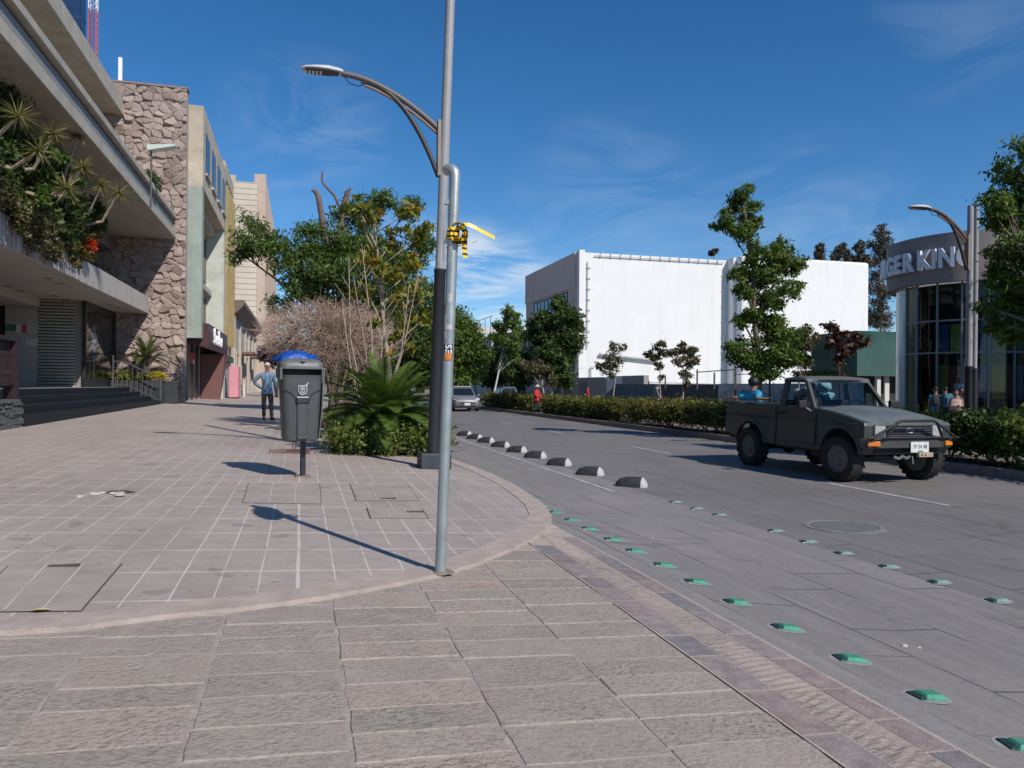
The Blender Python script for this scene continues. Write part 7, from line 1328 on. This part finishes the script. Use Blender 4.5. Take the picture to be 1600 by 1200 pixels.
# ------------------------------------------------------------------ people
def skinned(name, verts, edges, radii, m, parent, sub=1):
    me = bpy.data.meshes.new(name); me.from_pydata([tuple(v) for v in verts], edges, []); o = bpy.data.objects.new(name, me); C.objects.link(o)
    sk = o.modifiers.new('skin', 'SKIN'); sk.use_smooth_shade = True; sk.branch_smoothing = 0.4
    for i, r in enumerate(radii): me.skin_vertices[0].data[i].radius = r if isinstance(r, tuple) else (r, r)
    me.skin_vertices[0].data[0].use_root = True
    sb = o.modifiers.new('sub', 'SUBSURF'); sb.levels = sb.render_levels = sub
    bpy.context.view_layer.update(); dg = bpy.context.evaluated_depsgraph_get(); new = bpy.data.meshes.new_from_object(o.evaluated_get(dg)); bpy.data.objects.remove(o); new.name = name
    new.materials.clear(); new.materials.append(m); new.polygons.foreach_set('use_smooth', [True] * len(new.polygons)); return link(bpy.data.objects.new(name, new), parent)
SKIN = M('tan_skin', (0.33, 0.185, 0.125), 0.6, 0.06, 6); HAIRB = M('black_hair', (0.012, 0.010, 0.010), 0.55, 0.2, 20); HAIRW = M('grey_white_hair', (0.52, 0.50, 0.47), 0.7, 0.15, 20); SHOE = M('black_shoe', (0.02, 0.018, 0.018), 0.5, 0.15)
POSE = dict(pelvis=(0, 0, .53), spine=(0, .005, .62), chest=(0, .005, .735), neckb=(0, .008, .815), neck=(0, -.002, .852), head0=(0, -.014, .885), head1=(0, -.012, .93), head2=(0, -.004, .968),
            shl=(.103, .01, .795), ell=(.128, .02, .63), wrl=(.135, -.02, .49), shr=(-.103, .01, .795), elr=(-.128, .02, .63), wrr=(-.135, -.02, .49),
            hil=(.052, 0, .50), knl=(.058, -.012, .285), anl=(.06, .008, .045), tol=(.068, -.085, .02), hir=(-.052, 0, .50), knr=(-.058, -.012, .285), anr=(-.06, .008, .045), tor=(-.068, -.085, .02))
RAD = dict(pelvis=(.085, .06), spine=(.078, .054), chest=(.092, .060), neckb=(.05, .04), neck=.031, head0=(.040, .046), head1=(.046, .055), head2=(.036, .042), shl=.036, ell=.026, wrl=.017, shr=.036, elr=.026, wrr=.017, hil=.054, knl=.036, anl=.024, tol=.018, hir=.054, knr=.036, anr=.024, tor=.018)
BONES = [('pelvis', 'spine'), ('spine', 'chest'), ('chest', 'neckb'), ('neckb', 'neck'), ('neck', 'head0'), ('head0', 'head1'), ('head1', 'head2'), ('chest', 'shl'), ('shl', 'ell'), ('ell', 'wrl'), ('chest', 'shr'), ('shr', 'elr'), ('elr', 'wrr'), ('pelvis', 'hil'), ('hil', 'knl'), ('knl', 'anl'), ('anl', 'tol'), ('pelvis', 'hir'), ('hir', 'knr'), ('knr', 'anr'), ('anr', 'tor')]
def person(label, loc, rz, H, shirt, low, hair, pose=None, sleeve=1.0, shorts=False, shoe=None, group=None, longhair=False, skin=None, fat=1.0, dress=False):
    P = dict(POSE); P.update(pose or {}); t_ = thing('person', label, 'person', loc, rz, group); sk = skin or SKIN
    vec = {k: Vector(v) * H for k, v in P.items()}; names = list(P.keys()); idx = {k: i for i, k in enumerate(names)}
    verts = [vec[k] for k in names]; rad = [tuple(x * H for x in (RAD[k] if isinstance(RAD[k], tuple) else (RAD[k],) * 2)) for k in names]; edges = [(idx[a], idx[b_]) for a, b_ in BONES]
    # hands: palm, four fingers of unequal length and a thumb from the side of the palm
    for wr, el in (('wrl', 'ell'), ('wrr', 'elr')):
        d = (vec[wr] - vec[el]).normalized(); fw = Vector((0, -1, 0)); sd = (fw - d * fw.dot(d))
        sd = sd.normalized() if sd.length > .1 else Vector((1, 0, 0)); pn = d.cross(sd); palm = vec[wr] + d * .045 * H; ip = len(verts); verts.append(palm); rad.append((.020 * H, .013 * H)); edges.append((idx[wr], ip))
        for k, (o_, l_) in enumerate(((.016, .040), (.0055, .046), (-.0055, .043), (-.016, .034))):
            b0_ = palm + sd * o_ * H + d * .012 * H; m_ = b0_ + d * l_ * .55 * H + pn * .004 * H; e_ = m_ + d * l_ * .42 * H + pn * .014 * H; i0 = len(verts); verts += [b0_, m_, e_]; rad += [(.0062 * H,) * 2, (.0055 * H,) * 2, (.0045 * H,) * 2]; edges += [(ip, i0), (i0, i0 + 1), (i0 + 1, i0 + 2)]
        b0_ = palm + sd * .020 * H - d * .014 * H; e_ = b0_ + (sd * .7 + d * .7).normalized() * .032 * H; i0 = len(verts); verts += [b0_, e_]; rad += [(.007 * H,) * 2, (.0055 * H,) * 2]; edges += [(ip, i0), (i0, i0 + 1)]
    slim = dict(pelvis=.74, spine=.72, chest=.76, neckb=.85, shl=.8, shr=.8, hil=.8, hir=.8, knl=.85, knr=.85)
    for k, q_ in slim.items(): rad[idx[k]] = tuple(x * q_ for x in rad[idx[k]])
    body = skinned('body', verts, edges, rad, sk, t_)
    hd = vec['head1']; hr = .052 * H; dirn = (vec['head0'] - vec['head2']).normalized()
    nose = MB(); nose.loft([[hd + Vector((sx * .008 * H, -.050 * H + (.0), dz * H)) for sx in (-1, 1)] + [hd + Vector((0, (-.052 - dy) * H, dz * H))] for dz, dy in ((.012, .004), (-.010, .016), (-.018, .010))]); obj('nose', nose, sk, body)
    for sg in (-1, 1):
        f = MB(); f.ball(hd + Vector((sg * .018 * H, -.046 * H, .004 * H)), .0055 * H, 8, 6); obj('eye', f, M('dark_eye', (0.02, 0.015, 0.012), 0.3, 0.1), body)
        f = MB(); f.ball(hd + Vector((sg * .047 * H, .006 * H, -.004 * H)), (.006 * H, .011 * H, .017 * H), 8, 6); obj('ear', f, sk, body)
    f = MB(); f.ball(hd + Vector((0, -.044 * H, -.030 * H)), (.013 * H, .006 * H, .0035 * H), 8, 5); obj('mouth', f, M('lip_tone', (0.22, 0.085, 0.07), 0.5, 0.1), body)
    # clothes grown from the same skeleton, a little larger
    def cloth(name, keys, bones, m, grow, extra=None, rmul=1.0):
        ks = list(keys); vv = [vec[k] for k in ks]; rr_ = [tuple((x * rmul + grow) * H for x in (RAD[k] if isinstance(RAD[k], tuple) else (RAD[k],) * 2)) for k in ks]; ed = [(ks.index(a), ks.index(b_)) for a, b_ in bones]
        for a, pos, r in (extra or []): ed.append((ks.index(a), len(vv))); vv.append(pos); rr_.append(r)
        return skinned(name, vv, ed, rr_, m, t_)
    sx = [('pelvis', vec['pelvis'] + Vector((0, .0, -.075 * H)), (.105 * H * fat, .082 * H * fat))]
    if sleeve >= 1: keys = ['pelvis', 'spine', 'chest', 'neckb', 'shl', 'ell', 'wrl', 'shr', 'elr', 'wrr']; bn = [b_ for b_ in BONES if b_[0] in keys and b_[1] in keys]
    else:
        keys = ['pelvis', 'spine', 'chest', 'neckb', 'shl', 'shr']; bn = [b_ for b_ in BONES if b_[0] in keys and b_[1] in keys]
        for a, e_ in (('shl', 'ell'), ('shr', 'elr')):
            if sleeve > 0: sx.append((a, vec[a].lerp(vec[e_], sleeve), (.040 * H, .040 * H)))
    cloth('shirt', keys, bn, shirt, .012 * fat, sx, fat)
    keys = ['pelvis', 'hil', 'knl', 'hir', 'knr'] + ([] if shorts else ['anl', 'anr']); bn = [b_ for b_ in BONES if b_[0] in keys and b_[1] in keys]; sv = dict(vec); vec['hil'] = vec['hil'].lerp(vec['knl'], .18); vec['hir'] = vec['hir'].lerp(vec['knr'], .18); cloth('trousers', keys, bn, low, .010, [('pelvis', vec['pelvis'].lerp(vec['spine'], .6), (.070 * H, .052 * H))], .92); vec.update(sv)
    for a, b_ in (('anl', 'tol'), ('anr', 'tor')):
        f = MB(); A, Bq = vec[a], vec[b_]; dd = Vector((Bq.x - A.x, Bq.y - A.y, 0)).normalized(); 
        f.loft([[A + dd * u * H + dd.cross(UPV) * w * math.cos(q) * H + Vector((0, 0, -A.z / 1 + (h * (.5 + .5 * math.sin(q))) * H)) for q in np.linspace(0, 6.283, 11)[:-1]] for u, w, h in ((-.035, .018, .05), (-.02, .026, .06), (.03, .028, .055), (.075, .030, .036), (.105, .018, .02))]) if A.z < .2 * H else None
        if f.v: 
            zmin = min(p[2] for p in f.v); f.v = [(p[0], p[1], p[2] - zmin + .0 + (A.z - .045 * H)) for p in f.v]; obj('shoe', f, shoe or SHOE, t_, smooth=True)
    f = MB(); c = vec['head1'] + Vector((0, .010 * H, .018 * H)); f.ball(c, (.0505 * H, .056 * H, .050 * H), 14, 9)
    f.v = [(p[0] + (.003 * H * math.sin(p[0] * 300 + p[2] * 170)), p[1] if p[1] > c.y - .046 * H or p[2] > c.z + .012 * H else c.y - .030 * H, max(p[2], c.z - (.03 if not longhair else .09) * H if p[1] > c.y else c.z + .0 * H)) for p in f.v]; obj('hair', f, hair, t_, smooth='all')
    return t_, vec
def backpack(t_, vec, H, m, s=1.0):
    f = MB(); c = vec['chest'] + Vector((0, .105 * H * s, -.02 * H)); rings = []
    for dz, w, d in ((-.13, .07, .03), (-.12, .085, .045), (0, .09, .055), (.09, .08, .045), (.12, .05, .02)): rings.append([(c.x + w * H * s * math.copysign(abs(math.cos(a)) ** .6, math.cos(a)), c.y + d * H * s * math.copysign(abs(math.sin(a)) ** .6, math.sin(a)), c.z + dz * H * s) for a in np.linspace(0, 6.283, 17)[:-1]])
    f.loft(rings); b_ = obj('backpack', f, m, t_, smooth=True); f = MB()
    for sg in (-1, 1): f.tube([c + Vector((sg * .055 * H, -.02 * H, .10 * H)), c + Vector((sg * .062 * H, -.11 * H, .115 * H)), c + Vector((sg * .066 * H, -.178 * H, .02 * H)), c + Vector((sg * .07 * H, -.10 * H, -.08 * H)), c + Vector((sg * .06 * H, -.02 * H, -.09 * H))], .011 * H, 6)
    obj('strap', f, m, b_); f = MB(); f.box(c + Vector((0, .056 * H * s, -.04 * H)), (.11 * H, .02 * H, .09 * H)); obj('pocket', f, m, b_, bev=.01)
facing = lambda v: math.atan2(v.y, v.x) - math.pi / 2      # local -y towards the camera
DENIM = M('light_denim', (0.15, 0.25, 0.37), 0.85, 0.15, 9, 0.2, 60); GREYT = M('grey_trousers', (0.085, 0.076, 0.078), 0.85, 0.15, 7)
v = on_walk(417, 656); man, mv = person('elderly man in a blue denim shirt and grey trousers, one hand behind his hip', v, facing(v) + .15, 1.63, DENIM, GREYT, HAIRW, dict(elr=(-.215, .07, .665), wrr=(-.10, .09, .555), shr=(-.108, .012, .79), ell=(.135, .01, .63), wrl=(.135, -.015, .50), anl=(.085, .02, .045), tol=(.115, -.06, .02), knl=(.068, -.012, .285), anr=(-.055, -.03, .045), tor=(-.06, -.12, .02), knr=(-.056, -.03, .29)))
# person with straw hat on the median
REDS = M('red_shirt', (0.48, 0.025, 0.04), 0.85, 0.15); NAVY = M('navy_cloth', (0.03, 0.035, 0.075), 0.85, 0.15)
q = on_x(839, 11.72); q.z = .17; t_, vv = person('person in a red top and straw sun hat crossing at the median edge', q, facing(q) + .9, 1.40, REDS, NAVY, HAIRB, dict(elr=(-.13, -.03, .65), wrr=(-.1, -.12, .58), ell=(.13, -.02, .65), wrl=(.1, -.11, .57), knl=(.05, -.06, .285), anl=(.05, -.03, .045), tol=(.05, -.12, .02), knr=(-.05, .02, .285), anr=(-.05, .09, .06), tor=(-.05, .0, .02)), fat=1.2)
c = vv['head1'] + Vector((0, .005, .025)); f = MB(); f.loft([[(c.x + r_ * math.cos(a), c.y + r_ * math.sin(a), c.z + z) for a in np.linspace(0, 6.283, 21)[:-1]] for r_, z in ((.155, .0), (.155, .012), (.085, .03), (.078, .095), (.05, .115))]); obj('straw_hat', f, M('straw', (0.55, 0.50, 0.38), 0.9, 0.15, 20), t_, smooth=True)
f = MB(); c = vv['pelvis'] + Vector((.16, -.05, -.02)); f.ball(c, (.08, .12, .15), 12, 8); obj('shoulder_bag', f, NAVY, t_, smooth=True)
q = on_x(918, 19.7); q.z = .0; person('person in a red jacket walking on the far road before the low grey wall', q, facing(q) + 1.9, 1.58, MATS['red_shirt'], HAIRB, HAIRB, dict(knl=(.05, -.05, .285), anl=(.05, -.06, .045), tol=(.05, -.15, .02), anr=(-.05, .08, .05), tor=(-.05, -.01, .02)), fat=1.15)
q = on_x(1064, 14.2); q.z = .1; person('small person in a pale top and red trousers behind the median hedge', q, facing(q) + 1.7, 1.12, M('pale_pink_top', (0.52, 0.36, 0.30), 0.85, 0.1), MATS['red_shirt'], HAIRB, sleeve=.4)
# group outside the glass restaurant
BLUE = M('bright_blue_tee', (0.02, 0.30, 0.50), 0.8, 0.12); BLK2 = M('black_cloth', (0.018, 0.018, 0.022), 0.85, 0.2); XG = 20.6
q = on_x(1462, XG); q.z = .06; H = 1.55; t_, vv = person('walker in a bright blue T-shirt with a dark backpack outside the restaurant', q, R(145), H, BLUE, BLK2, HAIRB, dict(knl=(.05, -.06, .285), anl=(.05, -.08, .045), tol=(.05, -.16, .02)), sleeve=.45); backpack(t_, vv, H, M('charcoal_backpack', (0.05, 0.055, 0.07), 0.8, 0.2, 10))
q = on_x(1477, XG - .4); q.z = .06; H = 1.56; t_, vv = person('walker with a large teal backpack next to the one in bright blue', q, R(160), H, M('dark_top', (0.05, 0.06, 0.08), 0.85, 0.15), BLK2, HAIRB, dict(anr=(-.05, -.08, .045), tor=(-.05, -.16, .02), knr=(-.05, -.06, .285)), sleeve=.45); backpack(t_, vv, H, M('teal_backpack', (0.035, 0.13, 0.19), 0.8, 0.2, 10), 1.15)
q = on_x(1494, XG - .5); q.z = .06; person('woman in a beige pink sleeveless top facing the street beside the backpackers', q, facing(q), 1.47, M('beige_pink_top', (0.48, 0.33, 0.29), 0.85, 0.12), M('beige_trousers', (0.36, 0.25, 0.22), 0.85, 0.12), HAIRB, sleeve=0, fat=1.25, longhair=True, pose=dict(wrl=(.06, -.11, .60), ell=(.13, .0, .65)))
q = on_x(1502, XG + .3); q.z = .06; person('woman in a pale printed blouse just behind the beige pink top', q, facing(q) + .5, 1.53, M('pale_print_blouse', (0.40, 0.30, 0.29), 0.85, 0.3, 18), BLK2, HAIRB, sleeve=.6, fat=1.1, longhair=True)
# boy in the truck bed and the passenger
def in_truck(x, y, z): return Vector((T.location.x + y, T.location.y - x, z))
SEATP = dict(hil=(.052, 0, .50), knl=(.09, -.24, .50), anl=(.09, -.20, .29), tol=(.09, -.29, .27), hir=(-.052, 0, .50), knr=(-.09, -.24, .50), anr=(-.09, -.20, .29), tor=(-.09, -.29, .27))
H = 1.62
bp = dict(SEATP); bp.update(pelvis=(0, -.06, .53), spine=(0, -.02, .62), hil=(.052, -.07, .50), hir=(-.052, -.07, .50), ell=(.19, .12, .735), wrl=(.30, .10, .735), elr=(-.18, .12, .735), wrr=(-.28, .10, .735), head0=(-.01, -.014, .885))
t_, vv = person('boy in a bright blue T-shirt sitting in the truck bed, arms hooked over its side', in_truck(-1.62, -.55, .83 - .445 * H), R(90 + 12), H, BLUE, NAVY, HAIRB, bp, sleeve=.8, fat=1.25)
f = MB(); f.ball(vv['head1'] + Vector((0, .008, .018)), (.105, .115, .105), 14, 9); f.v = [(p[0] + .006 * math.sin(p[2] * 120), p[1] + .006 * math.sin(p[0] * 130), p[2]) for p in f.v]; obj('bushy_hair', f, HAIRB, t_, smooth='all')
pp = dict(SEATP); pp.update(chest=(0, -.03, .73), head0=(-.02, -.05, .88), head1=(-.03, -.055, .925), head2=(-.035, -.05, .965))
person('dark haired passenger leaning at the open side window of the truck', in_truck(-.05, -.36, .84 - .46 * 1.45), R(0), 1.45, BLK2, NAVY, HAIRB, pp, skin=M('brown_skin', (0.20, 0.105, 0.07), 0.6, 0.06))
